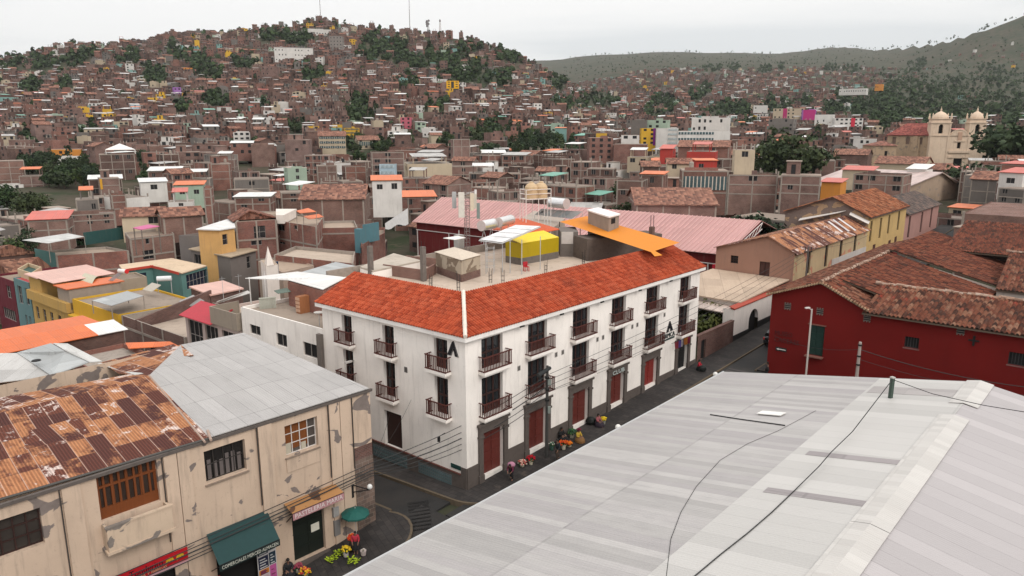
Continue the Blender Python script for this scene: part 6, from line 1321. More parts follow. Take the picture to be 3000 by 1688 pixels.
def roof_geo(s, m, near):
    """roof pieces into MB m (slot 0 roof, 1 wall, 2 dark)"""
    zt = s.top; r = random.Random(s.rnd+3); k = s.rk; fr = s.fr; w2, d2 = s.w/2, s.d/2
    def quad(a0, a1, b0, b1, z, mi=0, th=.12, tilt=0.): m.slab([fr(a0, b0, z), fr(a1, b0, z), fr(a1, b1, z+tilt), fr(a0, b1, z+tilt)], th, mi)
    if k in ('tin', 'white tin', 'orange tin', 'red tin', 'green tin'):
        full = r.random() < .55; z = zt+(.2 if full else 2.3); a = w2+.35 if full else w2*r.uniform(.5, .9)
        if not full:
            m.face([fr(-w2, -d2, zt-.02), fr(w2, -d2, zt-.02), fr(w2, d2, zt-.02), fr(-w2, d2, zt-.02)], 3)
            for aa in (-a+.3, a-.3):
                for bb in (-d2+.3, d2*.4): m.obox(fr, aa-.12, aa+.12, bb-.12, bb+.12, zt, z+.1, 1)
            quad(-a, a, -d2-.3, d2*.5, z, 0, .1, .6)
        else: quad(-a, a, -d2-.35, d2+.2, z, 0, .1, r.uniform(.3, 1.1))
    elif k == 'tile':
        rh = min(2.2, s.d*.22); a, b = w2+.4, d2+.4
        m.slab([fr(-a, -b, zt), fr(a, -b, zt), fr(a, 0, zt+rh), fr(-a, 0, zt+rh)], .12, 0); m.slab([fr(-a, b, zt), fr(a, b, zt), fr(a, 0, zt+rh), fr(-a, 0, zt+rh)], .12, 0)
        for e in (-w2, w2): m.face([fr(e, -d2, zt-.02), fr(e, d2, zt-.02), fr(e, 0, zt+rh-.1)], 1)
    else:
        zz = zt-.5 if k == 'parapet' else zt
        m.face([fr(-w2, -d2, zz), fr(w2, -d2, zz), fr(w2, d2, zz), fr(-w2, d2, zz)], 0)
        if k == 'post':
            for aa in (-w2+.2, 0, w2-.2):
                for bb in (-d2+.2, d2-.2): m.obox(fr, aa-.14, aa+.14, bb-.14, bb+.14, zt, zt+r.uniform(.6, 1.8), 3)
        if k == 'room':
            a, b = w2*r.uniform(.35, .6), d2*r.uniform(.4, .6); o = r.uniform(-1, 1)*(w2-a); h = r.uniform(2., 2.6)
            m.obox(fr, o-a, o+a, d2-2*b, d2-.02, zt, zt+h, 1); m.slab([fr(o-a-.2, d2-2*b-.2, zt+h+.14), fr(o+a+.2, d2-2*b-.2, zt+h+.14), fr(o+a+.2, d2+.1, zt+h+.14), fr(o-a-.2, d2+.1, zt+h+.14)], .14, 0)
            m.obox(fr, o-.4, o+.4, d2-2*b-.03, d2-2*b, zt+.1, zt+1.9, 2)
        if k == 'parapet' or r.random() < .25: m.obox(fr, r.uniform(-w2, 0)+.2, r.uniform(.2, w2-.2), -d2-.0+.3, -d2+.5, zt-.4, zt+r.uniform(.3, .9), 1)
        if r.random() < .2: q = fr(r.uniform(-w2*.6, w2*.6), d2*.4, zt); m.lathe(q, [(.5, .3), (.5, 1.3), (.3, 1.5)], 8, 2 if r.random() < .5 else 3)
def make_house(s, label, group, near):
    zb = s.z-2.5; t = thing('house', label, 'house', (s.x, s.y, s.z), group); wm = PALB[s.wk]
    m = MB(); wl = []
    for i, fr, L, vis in s.sides():
        ops = s.wins(i) if vis else []
        wallop(m, fr, 0, L, zb, s.top, ops, .16); wl += [(fr, o) for o in ops]
        if near and s.wk not in ('white', 'cream', 'yellow', 'pink', 'orange', 'purple', 'teal', 'pale green', 'pale blue', 'red'):
            for f in range(1, s.fl+1): z = s.z+s.h*f/s.fl; m.obox(fr, 0, L, 0, .05, z-.26, z-.04, 1)
            k = max(1, round(L/4.))
            for j in range(k+1): c = lerp(.13, L-.13, j/k); m.obox(fr, c-.12, c+.12, 0, .045, zb, s.top, 1)
    m.build('wall', [wm, CONC], t)
    m = MB(); roof_geo(s, m, near); m.build('roof', [RM[s.rk], wm, DKW, CONC], t)
    for fr, o in wl:
        q = MB(); q.face([fr(o[0], -.14, o[2]), fr(o[1], -.14, o[2]), fr(o[1], -.14, o[3]), fr(o[0], -.14, o[3])], 1)
        if near:
            for x in (o[0]+.03, (o[0]+o[1])/2, o[1]-.03): q.obox(fr, x-.03, x+.03, -.14, -.1, o[2], o[3], 0)
        q.build('window', [WINF, DKW], t)
    if s.fixed and s.fixed.get('extra'): s.fixed['extra'](s, t)
    return t
def house_into(s, m, wi, ri):
    zb = s.z-3
    for i, fr, L, vis in s.sides():
        m.face([fr(0, 0, zb), fr(L, 0, zb), fr(L, 0, s.top), fr(0, 0, s.top)], wi)
        if vis:
            for o in s.wins(i): m.face([fr(o[0], .03, o[2]), fr(o[1], .03, o[2]), fr(o[1], .03, o[3]), fr(o[0], .03, o[3])], DWI)
    q = MB(); roof_geo(s, q, False)
    for f, mi in zip(q.f, q.m): m.face([q.v[i] for i in f], {0: ri, 1: wi, 2: DWI, 3: CWI}[mi])
# ---- trees masks in photo pixels
BLOBS = [(39,190,45,18),(128,186,45,22),(217,176,40,25),(264,160,25,15),(380,171,45,18),(454,217,40,25),(520,155,30,22),(582,175,45,25),(458,240,40,22),(613,205,50,30),(718,182,40,20),(796,112,30,14),(873,120,45,18),(912,221,35,30),(93,256,40,25),(190,241,30,25),(644,291,60,22),(536,314,28,25),(769,307,20,18),(873,369,40,28),(272,377,40,18),(89,408,35,25),(116,490,45,22),(186,512,70,32),(248,500,60,30),(217,530,60,30),(419,470,25,18),(454,524,35,14),
 (1101,124,50,18),(1148,134,50,16),(1097,163,50,22),(1175,167,50,22),(1240,184,60,18),(1291,167,45,22),(1330,182,35,20),(1357,151,25,12),(1396,188,35,14),(1392,144,20,10),(1481,166,35,18),(1512,181,20,12),(1388,222,110,30),(1466,229,50,25),(1349,217,45,25),(1637,233,30,32),(1194,248,35,20),(1058,291,40,18),(1248,314,22,16),(1291,311,26,30),(1062,330,60,32),(1637,299,25,18),(1668,311,30,22),(1749,287,75,26),(1932,295,35,18),(1916,334,35,18),(1963,311,20,18),(1450,385,70,35),(1600,415,75,42),(1660,435,50,30),(1031,419,25,22),(1136,431,35,22),(1198,411,25,22),(1310,430,28,40),(1058,470,35,20),(1439,462,45,18),(1540,425,60,40),(1400,400,50,30),
 (2151,196,20,14),(2085,200,30,12),(2240,204,25,10),(2287,192,12,14),(2435,200,25,12),(2493,204,30,10),(2070,264,14,18),(2039,279,22,18),(2109,326,55,22),(2163,322,40,22),(2272,310,40,18),(2190,361,40,16),(2361,299,25,14),(2470,287,25,18),(2446,322,40,18),(2543,318,65,22),(2598,311,40,18),(2679,196,30,16),(2699,184,16,12),(2815,233,140,45),(2893,215,50,35),(2951,233,60,40),(2660,272,90,30),(2738,300,130,35),(2776,264,60,28),(2932,303,75,45),(2621,342,100,24),(2959,349,50,30),(2850,340,80,25),(2388,408,45,18),(2272,411,35,22),(2233,431,35,20),(2582,382,25,14),(2760,330,120,25),(2640,240,60,25),(2560,290,50,25)]
def tree_mask(px, py):
    v = 0
    for cx, cy, rx, ry in BLOBS:
        d = ((px-cx)/rx)**2+((py-cy)/ry)**2
        if d < 1: v = max(v, 1.3-d)
    return v
S_ = []
def sp(x0, y0, x1, y1, Y, wk, rk, fl, wins=.5, lab=None, rot=None, d=None, extra=None): S_.append((x0, y0, x1, y1, Y, wk, rk, fl, wins, lab, rot, d, extra))
def stripe(col, f0, f1, z0=0., z1=1.):
    def g(s, t):
        m = MB(); fr, L = frame2(s.cor[0], s.cor[1], (s.cor[0][0]*2-s.x, s.cor[0][1]*2-s.y)); m.obox(fr, L*f0, L*f1, 0, .12, s.z+s.h*z0, s.z+s.h*z1); m.build('painted_strip', plain(col, .8), t)
    return g
def bands(c1, n, f0=0., f1=1.):
    def g(s, t):
        fr, L = frame2(s.cor[0], s.cor[1], (s.cor[0][0]*2-s.x, s.cor[0][1]*2-s.y))
        for k in range(n):
            z = s.z+s.h*(k+.4)/n; m = MB(); m.obox(fr, L*f0+.3, L*f1-.3, 0, .1, z, z+s.h/n*.42); 
            for j in range(1, 12): x = lerp(L*f0, L*f1, j/12); m.obox(fr, x-.1, x+.1, .1, .16, z, z+s.h/n*.42, 1)
            m.build('window_band', [glass((.05, .08, .085), .2), plain(c1, .7)], t)
    return g
def hip(col):
    def g(s, t):
        m = MB(); w, d = s.w*.42, s.d*.5; e = [s.fr(a+s.w*.12, b, s.top+1.6) for a, b in ((-w, -d), (w, -d), (w, d), (-w, d))]; ap = s.fr(s.w*.12, 0, s.top+3.8)
        for i in range(4): m.face([e[i], e[(i+1) % 4], ap])
        for q in e: m.tube((q[0], q[1], s.top), q, .12, .12, 4)
        m.build('hip_canopy', plain(col, .6), t)
    return g
def board(s, t):
    m = MB(); fr, L = frame2(s.cor[0], s.cor[1], (s.cor[0][0]*2-s.x, s.cor[0][1]*2-s.y)); a, b = L*.25, L*.98; z0, z1 = s.top-5.5, s.top+.8
    m.obox(fr, a, b, .15, .4, z0, z1, 0); m.obox(fr, a+(b-a)*.38, a+(b-a)*.6, .4, .45, z0+.6, z1-.6, 1)
    for x in (.12, .74): 
        for z in (.2, .5, .78): m.obox(fr, a+(b-a)*x, a+(b-a)*(x+.16), .4, .45, lerp(z0, z1, z), lerp(z0, z1, z+.12), 1)
    m.obox(fr, a+(b-a)*.2, b-(b-a)*.1, .15, .42, z0-1.4, z0-.1, 1); m.build('billboard', [plain((.7, .36, .01), .6), plain((.03, .03, .03), .6)], t)
# hillside landmarks
sp(511,256,533,289,None,'purple','flat',3,.9,'purple three-storey house high on the hillside beside a yellow one')
sp(534,272,569,296,None,'yellow','flat',2,.95,'yellow house on the hillside touching the purple one')
sp(448,262,467,290,None,'white','flat',3,.9,'narrow white three-storey house left of the purple house')
sp(248,256,281,277,None,'white','flat',2,.9,'white house with two rows of windows on the left hillside')
sp(540,199,574,216,None,'orange','flat',2,.9,'bright orange house in the trees below the left ridge')
sp(0,285,52,309,None,'teal','flat',2,.5,'teal house at the left edge of the hillside')
sp(388,307,413,353,None,'pale blue','white tin',4,.5,'narrow pale blue tower house on the left hillside')
sp(202,330,248,350,None,'yellow','green tin',1,.9,'pale yellow house under a green roof on the left hillside')
sp(769,194,815,252,None,'bare brick','post',4,.35,'tall brick tower house below the white hall on the hill')
sp(811,140,914,182,None,'white','white tin',3,.8,'wide white hall with dark windows near the hilltop')
sp(578,332,605,345,None,'white','flat',1,.9,'white box house with one dark opening on the hillside')
sp(644,332,699,357,None,'orange','flat',2,.7,'long orange house in the middle of the hillside')
sp(687,388,732,413,None,'white','flat',2,.95,'white two-storey house low on the hillside')
sp(889,86,970,106,None,'white','parapet',1,.95,'long white hilltop building with arched openings',0.,6.)
sp(966,106,1005,156,None,'grey concrete','parapet',5,.95,'tall grey concrete frame tower just below the hilltop')
sp(1005,133,1031,158,None,'white','flat',3,.9,'small white three-storey house beside the grey concrete tower')
sp(1211,145,1283,162,None,'dusty pink brick','red tin',1,.4,'long house with a red tin roof below the antenna towers',extra=stripe((.45,.04,.06),0.,.22))
sp(1297,240,1345,291,None,'dusty pink brick','flat',4,.2,'brick building carrying a yellow and black billboard',extra=board)
sp(1173,344,1206,378,None,'pink','flat',3,.95,'pink and white striped three-storey house on the slope')
sp(1010,375,1054,406,None,'yellow','flat',3,.9,'yellow banded three-storey building with long windows',extra=bands((.5,.3,.02),3))
sp(1563,303,1588,350,None,'white','flat',4,.9,'white four-storey tower with dark windows right of the hill')
sp(1536,386,1578,407,None,'white','flat',2,.8,'white house among dark trees in the valley')
sp(1047,400,1116,438,None,'cream','tile',2,.9,'tile roofed villa with tall columns below the hill',extra=bands((.5,.42,.32),1))
sp(1326,408,1380,450,290,'dusty pink brick','room',2,.1,'blank pink brick house between two dark tree groups')
sp(1724,404,1797,470,300,'reddish brick','flat',4,.9,'tall reddish brick block with rows of small windows',d=12)
sp(1797,423,1893,470,296,'reddish brick','flat',3,0.,'long windowless reddish brick block joined to the tall block',d=10)
sp(1190,480,1330,512,235,'cream','tin',1,.4,'low hall with a wide pale tin roof behind the mast',d=16)
sp(1091,446,1186,518,225,'bare brick','parapet',4,.3,'brick block with a strip of dark openings on top')
sp(1109,481,1161,517,222,'pale blue','flat',2,.0,'pale blue fronted house with two wide window bands',extra=bands((.6,.68,.72),2))
sp(1094,530,1178,604,165,'white','orange tin',2,.6,'white house with an orange tin roof and tall dark windows')
sp(0,471,72,545,265,'bare brick','flat',4,.05,'tall blank brick tower at the left edge')
sp(2,541,74,596,255,'white','parapet',3,.5,'white house with square windows below the tall brick tower')
sp(64,515,130,566,258,'bare brick','orange tin',2,.1,'brick house with an orange roof edge right of the tall brick tower')
sp(75,564,134,600,252,'pink','flat',2,.8,'crimson pink house with two dark windows at the left')
sp(305,452,394,516,275,'bare brick','flat',3,.7,'brick house with a white hipped canopy on its roof',extra=hip((.72,.68,.64)))
sp(177,459,238,492,330,'white','parapet',2,.9,'white house with arched windows behind the left trees')
sp(149,438,233,457,360,'orange','flat',1,.4,'long orange-yellow house above the white arched house')
sp(298,522,352,562,230,'dusty pink brick','room',2,.15,'blank brick house with a yellow side porch',extra=stripe((.6,.3,.03),0.,.12,.2,.95))
sp(417,534,489,566,200,'white','white tin',1,.9,'small white house under white canopies')
sp(515,543,598,582,190,'pale green','orange tin',1,.9,'house with a green glazed top floor and an orange roof')
sp(231,584,290,628,180,'grey concrete','orange tin',1,.6,'small house with an orange pyramid canopy in the left trees')
sp(498,592,568,628,165,'white','red tin',2,.8,'small white house with a crimson roof')
sp(333,571,374,630,175,'reddish brick','parapet',3,0.,'tall blank reddish brick house left of the crimson roofed house')
sp(89,645,202,700,135,'bare brick','red tin',2,.2,'low brick house with a red tin roof at the left')
sp(198,627,332,662,150,'bare brick','parapet',2,.8,'long brick house with wide dark openings')
sp(363,640,480,668,132,'cream','tile',1,.2,'old house under a long clay tile roof at the left')
sp(480,640,600,668,130,'bare brick','tile',1,.1,'old brick house under a clay tile roof right of the other one')
sp(680,420,742,455,330,'reddish brick','white tin',2,.6,'brick house with a white arcaded top floor')
sp(742,424,806,487,320,'dusty pink brick','flat',4,.1,'tall blank pinkish brick house beside the arcaded one')
sp(835,410,908,468,310,'dusty pink brick','room',3,.1,'blank pinkish brick block with a stepped roof room')
sp(938,387,1012,440,360,'cream','tile',3,.95,'tile roofed block with three rows of windows',extra=bands((.5,.42,.36),3))
sp(623,480,677,545,250,'reddish brick','room',3,.3,'reddish brick house at the end of the dark street gap')
sp(842,492,904,532,225,'pale green','flat',2,.7,'pale green and white house with a roof garden')
sp(931,485,988,522,235,'dusty pink brick','flat',2,.2,'brick house with small square windows in the middle town')
sp(1010,487,1077,522,238,'reddish brick','parapet',2,.1,'low reddish brick house left of the blue fronted house')
sp(938,534,1001,590,180,'bare brick','post',3,.4,'brick house with a satellite window and roof posts')
sp(1003,531,1072,604,172,'dusty pink brick','flat',3,.15,'tall plain brick house left of the orange roofed white house')
sp(686,578,797,614,160,'reddish brick','white tin',2,.15,'wide reddish brick house with a pale tin roof')
sp(826,564,895,596,168,'dark brick','flat',2,.9,'dark house with big black windows')
sp(875,588,1075,618,135,'bare brick','tile',1,.1,'long house under a bright clay tile roof',d=14)
sp(600,552,626,624,160,'reddish brick','parapet',3,.1,'narrow reddish brick house left of the wide pale roof')
sp(1993,500,2130,594,148,'reddish brick','flat',3,.1,'reddish brick house with white panels along its top floor',rot=.1,extra=bands((.55,.47,.4),1))
sp(2130,512,2272,594,146,'bare brick','parapet',3,.25,'brick house with a shaded open top floor',rot=.08)
sp(2149,440,2210,500,152,'cream','post',2,.6,'unfinished house with cream slabs and roof columns',rot=.1)
sp(2287,514,2394,590,140,'bare brick','room',3,.25,'brick house with a narrow alley on its left')
sp(1850,578,2110,638,122,'bare brick','tile',1,0.,'house under a broad reddish clay tile roof behind the hall',rot=.15,d=16)
sp(1800,528,1886,580,150,'bare brick','parapet',2,.3,'brick house in front of the orange roofed yard')
sp(1872,512,1946,548,172,'dark brick','orange tin',1,.3,'house with a wide orange tin roof in the right town')
sp(1879,480,1934,512,195,'dark brick','tile',1,.2,'small house with a steep clay tile roof')
sp(1954,473,2038,503,205,'cream','tile',1,.2,'low house with a dark clay tile roof')
sp(2035,472,2102,506,195,'red','orange tin',1,.2,'red cube house with an orange roof')
sp(2010,446,2096,466,230,'red','red tin',1,.2,'hall with a bright pinkish red curved roof',d=12)
sp(1930,444,1972,458,235,'red','red tin',1,.2,'smaller hall with a pinkish red roof')
sp(1984,424,2134,449,262,'reddish brick','tile',1,.3,'long building with a red tile roof below the white offices')
sp(1982,384,2138,436,330,'white','flat',4,0.,'white office block with three long window bands',d=14,extra=bands((.75,.75,.74),3,0.,.7))
sp(1954,375,1984,428,332,'white','flat',4,0.,'narrow white wing with balconies left of the office block',extra=bands((.7,.74,.74),4))
sp(2026,345,2133,388,345,'white','post',2,.5,'stepped white upper building behind the office block')
sp(1877,376,1921,426,325,'yellow','flat',4,.9,'yellow, purple and white striped tower',extra=stripe((.2,.02,.2),.82,.98))
sp(1920,376,1955,434,322,'white','flat',5,.05,'plain white tower beside the striped yellow tower')
sp(1893,352,1957,378,340,'pale green','flat',2,.5,'pale green building with a teal corner behind the striped tower')
sp(1848,352,1893,378,335,'grey concrete','flat',2,.2,'grey block left of the pale green building')
sp(1821,398,1871,412,310,'white','flat',1,.7,'low white house above the long brick block')
sp(1835,460,1901,484,240,'cream','white tin',1,.6,'cream house with a pale flat canopy')
sp(2268,318,2350,349,620,'cream','flat',3,.8,'cream and magenta apartment block in the valley',extra=stripe((.4,.03,.13),.32,.45))
sp(2349,322,2387,370,600,'purple','flat',5,.1,'magenta apartment tower in the valley',extra=stripe((.4,.03,.16),.05,.95))
sp(2384,336,2436,386,560,'white','flat',4,.5,'white block with a yellow base right of the magenta tower',extra=stripe((.62,.45,.02),.1,.6,0.,.45))
sp(2444,346,2523,390,540,'white','flat',4,.9,'white apartment block with a red vertical stripe',extra=stripe((.55,.03,.06),.58,.72))
sp(2248,349,2322,398,480,'grey concrete','post',4,.5,'unfinished grey block left of the magenta tower')
sp(2208,309,2246,323,700,'white','flat',1,.8,'white house above the right valley trees')
sp(2460,260,2534,273,1000,'white','white tin',1,.8,'long white school building on the right slope')
sp(2563,247,2585,261,1100,'orange','flat',1,.5,'small orange-red house on the right slope')
sp(2914,508,3000,552,155,'white','red tin',1,.5,'white house with a pink roof and one black window at the right edge',rot=-.5)
sp(2922,482,3010,510,175,'reddish brick','red tin',1,.1,'brick house behind the pink roofed one at the right edge',rot=-.5)
sp(2910,552,3005,600,150,'grey concrete','flat',2,.6,'grey two-storey house below the pink roofed one at the right edge',rot=-.5)
sp(2493,512,2642,566,165,'dusty pink brick','parapet',2,.2,'plain brown block with a small window beside the big gable',rot=-.2)
sp(2464,500,2554,528,185,'cream','red tin',1,.1,'house with a pale pink tin roof left of the brown block',rot=-.2)
sp(2400,540,2464,566,158,'orange','red tin',1,.1,'orange walled house with a striped tin roof',rot=-.2)
sp(2560,480,2705,500,240,'cream','tile',1,.1,'long low tiled house in front of the church',rot=-.2)
sp(2651,497,2712,524,200,'white','white tin',1,.1,'house with a plain white tin roof in front of the church',rot=-.3)
sp(2500,407,2560,446,380,'white','flat',2,.6,'white house left of the church chapel')
sp(2440,440,2540,470,300,'dark brick','tile',1,.1,'long dark walled yard left of the church')
sp(2330,470,2440,505,230,'bare brick','flat',1,.2,'long low brick yard wall house')
HS = []
def add_spec():
    for k, (x0, y0, x1, y1, Y, wk, rk, fl, wins, lab, rot, d, extra) in enumerate(S_):
        px = (x0+x1)/2
        if Y is None: h = hit(px, y1, 320.); Y = h[1] if h else 950.
        b = atY(px, y1, Y); tp = atY(px, y0, Y); z = b[2]; r0 = -math.atan2(b[0], b[1]); w = (x1-x0)/F*Y*1.02
        dd = d or min(14, max(6, w*.8)); ro = r0+(rot if rot is not None else random.Random(k).uniform(-.22, .22))
        w2 = w/(abs(math.cos(ro-r0))+abs(math.sin(ro-r0))*dd/w); n = (math.sin(ro)*dd/2, -math.cos(ro)*dd/2)
        hh = max(2.2, tp[2]-z-(1.8 if rk == 'tile' else 0)); 
        o = House(b[0]-n[0], b[1]-n[1], z, w2, dd, hh, ro, wk, rk, fl, 1000+k, dict(wins=wins, lab=lab, extra=extra)); HS.append(o)
add_spec()
# big gabled warehouse near the church, and the arched hilltop lookout
def gable_hall():
    a, b = at(2624, 558, 8.5), at(2815, 540, 8.5); fr, L = frame2(a, b, (0, 0)); pk = hitplane(a, b, 2752, 507); t = thing('gabled_warehouse', 'large plain gabled warehouse with a pale roof edge in front of the church', 'warehouse', (a[0], a[1], 3)); m = MB(); m.face([fr(0, 0, 2), fr(L, 0, 2), fr(L, 0, hitplane(a, b, 2815, 540)[1]), fr(*[pk[0], 0, pk[1]]), fr(0, 0, hitplane(a, b, 2624, 558)[1])]); m.build('gable_wall', plaster((.42, .31, .23), .5, (.3, .24, .2), .62), t)
    D = -26; z0, z1 = 8.4, 8.4; m = MB(); m.slab([fr(-.6, .8, z0), fr(pk[0], .8, pk[1]+.25), fr(pk[0], D, pk[1]+.25), fr(-.6, D, z0)], .25); m.slab([fr(L+.6, .8, z1), fr(pk[0], .8, pk[1]+.25), fr(pk[0], D, pk[1]+.25), fr(L+.6, D, z1)], .25); m.build('roof', sheet((.5, .38, .35), .4, 1.5, 6., .2, .3), t)
    m = MB(); m.slab([fr(L*.88, .82, z1+.75), fr(pk[0], .82, pk[1]+.3), fr(pk[0], -1., pk[1]+.3), fr(L*.88, -1., z1+.75)], .2); m.face([fr(L, 0, 2), fr(L, D, 2), fr(L, D, z1-.2), fr(L, 0, z1-.2)]); m.build('side_wall', plaster((.4, .3, .24), .5), t); reserve([fr(0, 0, 2), fr(L, 0, pk[1]), fr(0, D, z0)])
gable_hall()
# ---- random fill
def excluded(x, y):
    a, b = uv((x, y))
    if -8 < a < 34 and -10 < b < 30: return True
    if 50 < a < 92 and 4 < b < 80: return True
    if 28 < a < 136 and -10 < b < 18: return True
    if 28 < a < 82 and b < -4: return True
    if -7.5 < a < 1.5 and b < 100: return True
    if b > 10 and -26 < a < 1 and b < 100: return True
    return y < 100
def fill():
    r = random.Random(5); y = 103.; G = {}
    def near_ok(h):
        gx, gy = int(h.x//16), int(h.y//16)
        for i in (-1, 0, 1):
            for j in (-1, 0, 1):
                for o in G.get((gx+i, gy+j), ()):
                    if math.hypot(o.x-h.x, o.y-h.y) < (min(o.w, o.d)+min(h.w, h.d))*.5*.93: return False
        return True
    def put(h): G.setdefault((int(h.x//16), int(h.y//16)), []).append(h)
    for h in HS: put(h)
    while y < 2100:
        hill = sstep(330, 480, y); st = lerp(10., 8., hill) if y < 1100 else 12.
        xm = y*.74+25; x = -xm
        while x < xm:
            X, Yy = x+r.uniform(-.35, .35)*st, y+r.uniform(-.35, .35)*st
            x += st*(r.uniform(.8, 1.15) if y < 1100 else r.uniform(1., 1.6))
            if excluded(X, Yy): continue
            z = T(X, Yy); p = proj(X, Yy, z+3)
            if not (-60 < p[0] < 3060): continue
            pxr = p[0]
            if Yy > 1010 and pxr < 1650: continue
            tm = tree_mask(pxr, p[1]-4)
            if tm > r.random()*.75: continue
            if pxr > 2250 and Yy > 420 and r.random() < sstep(2250, 2800, pxr)*.8: continue
            if Yy > 700 and pxr > 1600 and r.random() < .25+sstep(2250, 2600, pxr)*.35: continue
            if Yy > 850 and pxr < 1600 and r.random() < .3: continue
            w = r.uniform(5.5, 9.5)*lerp(1.1, .88, hill); d = r.uniform(5.5, 9.)*lerp(1.1, .9, hill); fl = r.choice([1, 2, 2, 2, 3, 3, 3] if hill > .5 else [1, 2, 2, 3, 3])
            if r.random() < .05: fl += 1
            if Yy > 700: fl = min(fl, r.choice([1, 2, 2, 3]))
            rad = -math.atan2(X, Yy)
            rot = R(-41.5)+noise.noise(Vector((X*.006, Yy*.006, 1)))*.5 if (hill < .5 and r.random() < .55) else rad+r.gauss(0, .22)+noise.noise(Vector((X*.008, Yy*.008, 9)))*.4
            wk = r.choice(WKN if Yy < 420 else WK); rk = r.choice(RK)
            h = House(X, Yy, z-.3, w, d, fl*2.65, rot, wk, rk, fl, r.randrange(10**6))
            if not near_ok(h): continue
            if Yy < 480:
                q = [proj(*h.fr(a, b, zz)) for a in (-w/2, w/2) for b in (-d/2, d/2) for zz in (h.z, h.top+1)]; X0, X1 = min(a[0] for a in q), max(a[0] for a in q); Y0, Y1 = min(a[1] for a in q), max(a[1] for a in q); bad = False
                bx = [(f.pc, f) for f in HS if f.fixed]
                for (a0, b0, a1, b1, yy) in RES:
                    if Yy < yy+8:
                        ov = max(0, min(X1, a1)-max(X0, a0))*max(0, min(Y1, b1)-max(Y0, b0))
                        if ov > .08*(a1-a0)*(b1-b0) or ov > .3*(X1-X0)*(Y1-Y0): bad = True; break
                if not bad:
                    for s, f in zip(S_, [f for f in HS if f.fixed]):
                        if Yy < f.y+4:
                            ov = max(0, min(X1, s[2])-max(X0, s[0]))*max(0, min(Y1, s[3])-max(Y0, s[1]))
                            if ov > .12*(s[2]-s[0])*(s[3]-s[1]): bad = True; break
                if bad: continue
            put(h); HS.append(h)
        y += st*(1. if y < 700 else 1.05)
fill()
# ---- visibility pass on a 600 x 338 grid
def visibility():
    gw, gh, k = 750, 422, .25; buf = bytearray(gw*gh)
    def hull(pts):
        pts = sorted(set(pts)); 
        if len(pts) < 3: return pts
        def half(ps):
            o = []
            for p in ps:
                while len(o) > 1 and (o[-1][0]-o[-2][0])*(p[1]-o[-2][1])-(o[-1][1]-o[-2][1])*(p[0]-o[-2][0]) <= 0: o.pop()
                o.append(p)
            return o
        a, b = half(pts), half(pts[::-1]); return a[:-1]+b[:-1]
    def paint(pts):
        h = hull([(round(p[0]*k, 2), round(p[1]*k, 2)) for p in pts]); c = 0
        if len(h) < 3: return 0
        y0, y1 = max(0, int(min(p[1] for p in h))), min(gh-1, int(max(p[1] for p in h)))
        for yy in range(y0, y1+1):
            ym = yy+.5; xs = []
            for (ax, ay), (bx, by) in zip(h, h[1:]+h[:1]):
                if (ay <= ym) != (by <= ym): xs.append(ax+(ym-ay)*(bx-ax)/(by-ay))
            if len(xs) < 2: continue
            a, b = max(0, int(round(min(xs)))), min(gw, int(round(max(xs)))); row = yy*gw
            for xx in range(a, b):
                if not buf[row+xx]: buf[row+xx] = 1; c += 1
        return c
    items = [(min(p[1] for p in pts), None, [proj(*p) for p in pts]) for pts, _ in OCC]
    hot = [W(a, b, z) for a, b in ((0, 0), (32, 0), (32, 24), (7, 24), (0, 15)) for z in (0, 11)]
    items += [(40, None, [proj(*p) for p in hot]), (100, None, [proj(*W(a, b, z)) for a, b, z in ((58.6, 69.5, 0), (60.6, 10.6, 0), (58.6, 69.5, 7), (60.6, 10.6, 7), (69.5, 73, 10.5), (72.5, 11, 10.5))]), (20, None, [proj(*W(a, b, 5)) for a, b in ((20, -8.4), (-12, -8.4), (-12, -28), (20, -40))]), (60, None, [proj(*W(a, b, z)) for a, b in ((33, -6.7), (33, -40), (70, -6.7), (70, -40)) for z in (1, 9)])]
    for h in HS: items.append((h.y-h.d/2, h, [proj(*h.fr(a, b, z)) for a in (-h.w/2, h.w/2) for b in (-h.d/2, h.d/2) for z in (h.z, h.top)]))
    for y, h, pts in sorted(items, key=lambda i: i[0]):
        c = paint([p for p in pts if p[0] > -9000])
        if h: h.vis = c
visibility()
# ---- labels
LMK = [(1360, 640, 'the antenna mast'), (1580, 570, 'the beige water tanks'), (2730, 400, 'the church'), (2060, 405, 'the white office block'), (540, 280, 'the purple house'), (1325, 250, 'the yellow billboard'), (860, 160, 'the white hilltop hall'), (104, 585, 'the crimson pink house'), (350, 480, 'the white hipped canopy'), (1810, 440, 'the long reddish brick block'), (1135, 560, 'the orange roofed white house'), (1190, 360, 'the pink striped house'), (2370, 345, 'the magenta tower'), (1030, 390, 'the yellow banded building'), (670, 345, 'the long orange house'), (400, 330, 'the pale blue tower house'), (1575, 325, 'the white four-storey tower'), (770, 455, 'the tall blank pinkish brick house'), (210, 475, 'the white arched house'), (1260, 490, 'the wide pale tin roof'), (2490, 365, 'the red striped white block'), (557, 208, 'the orange house below the ridge'), (640, 680, 'the yellow penthouse'), (220, 720, 'the teal brick house'), (790, 220, 'the tall brick tower house'), (985, 130, 'the grey concrete tower'), (2070, 455, 'the pinkish red curved roof'), (2200, 540, 'the shaded open top floor'), (265, 265, 'the white house on the left hillside'), (1340, 430, 'the blank pink brick house'), (2750, 530, 'the gabled warehouse'), (970, 410, 'the tile roofed block'), (560, 560, 'the green glazed top floor'), (35, 510, 'the tall brick tower at the left edge'), (1560, 395, 'the white house among trees')]
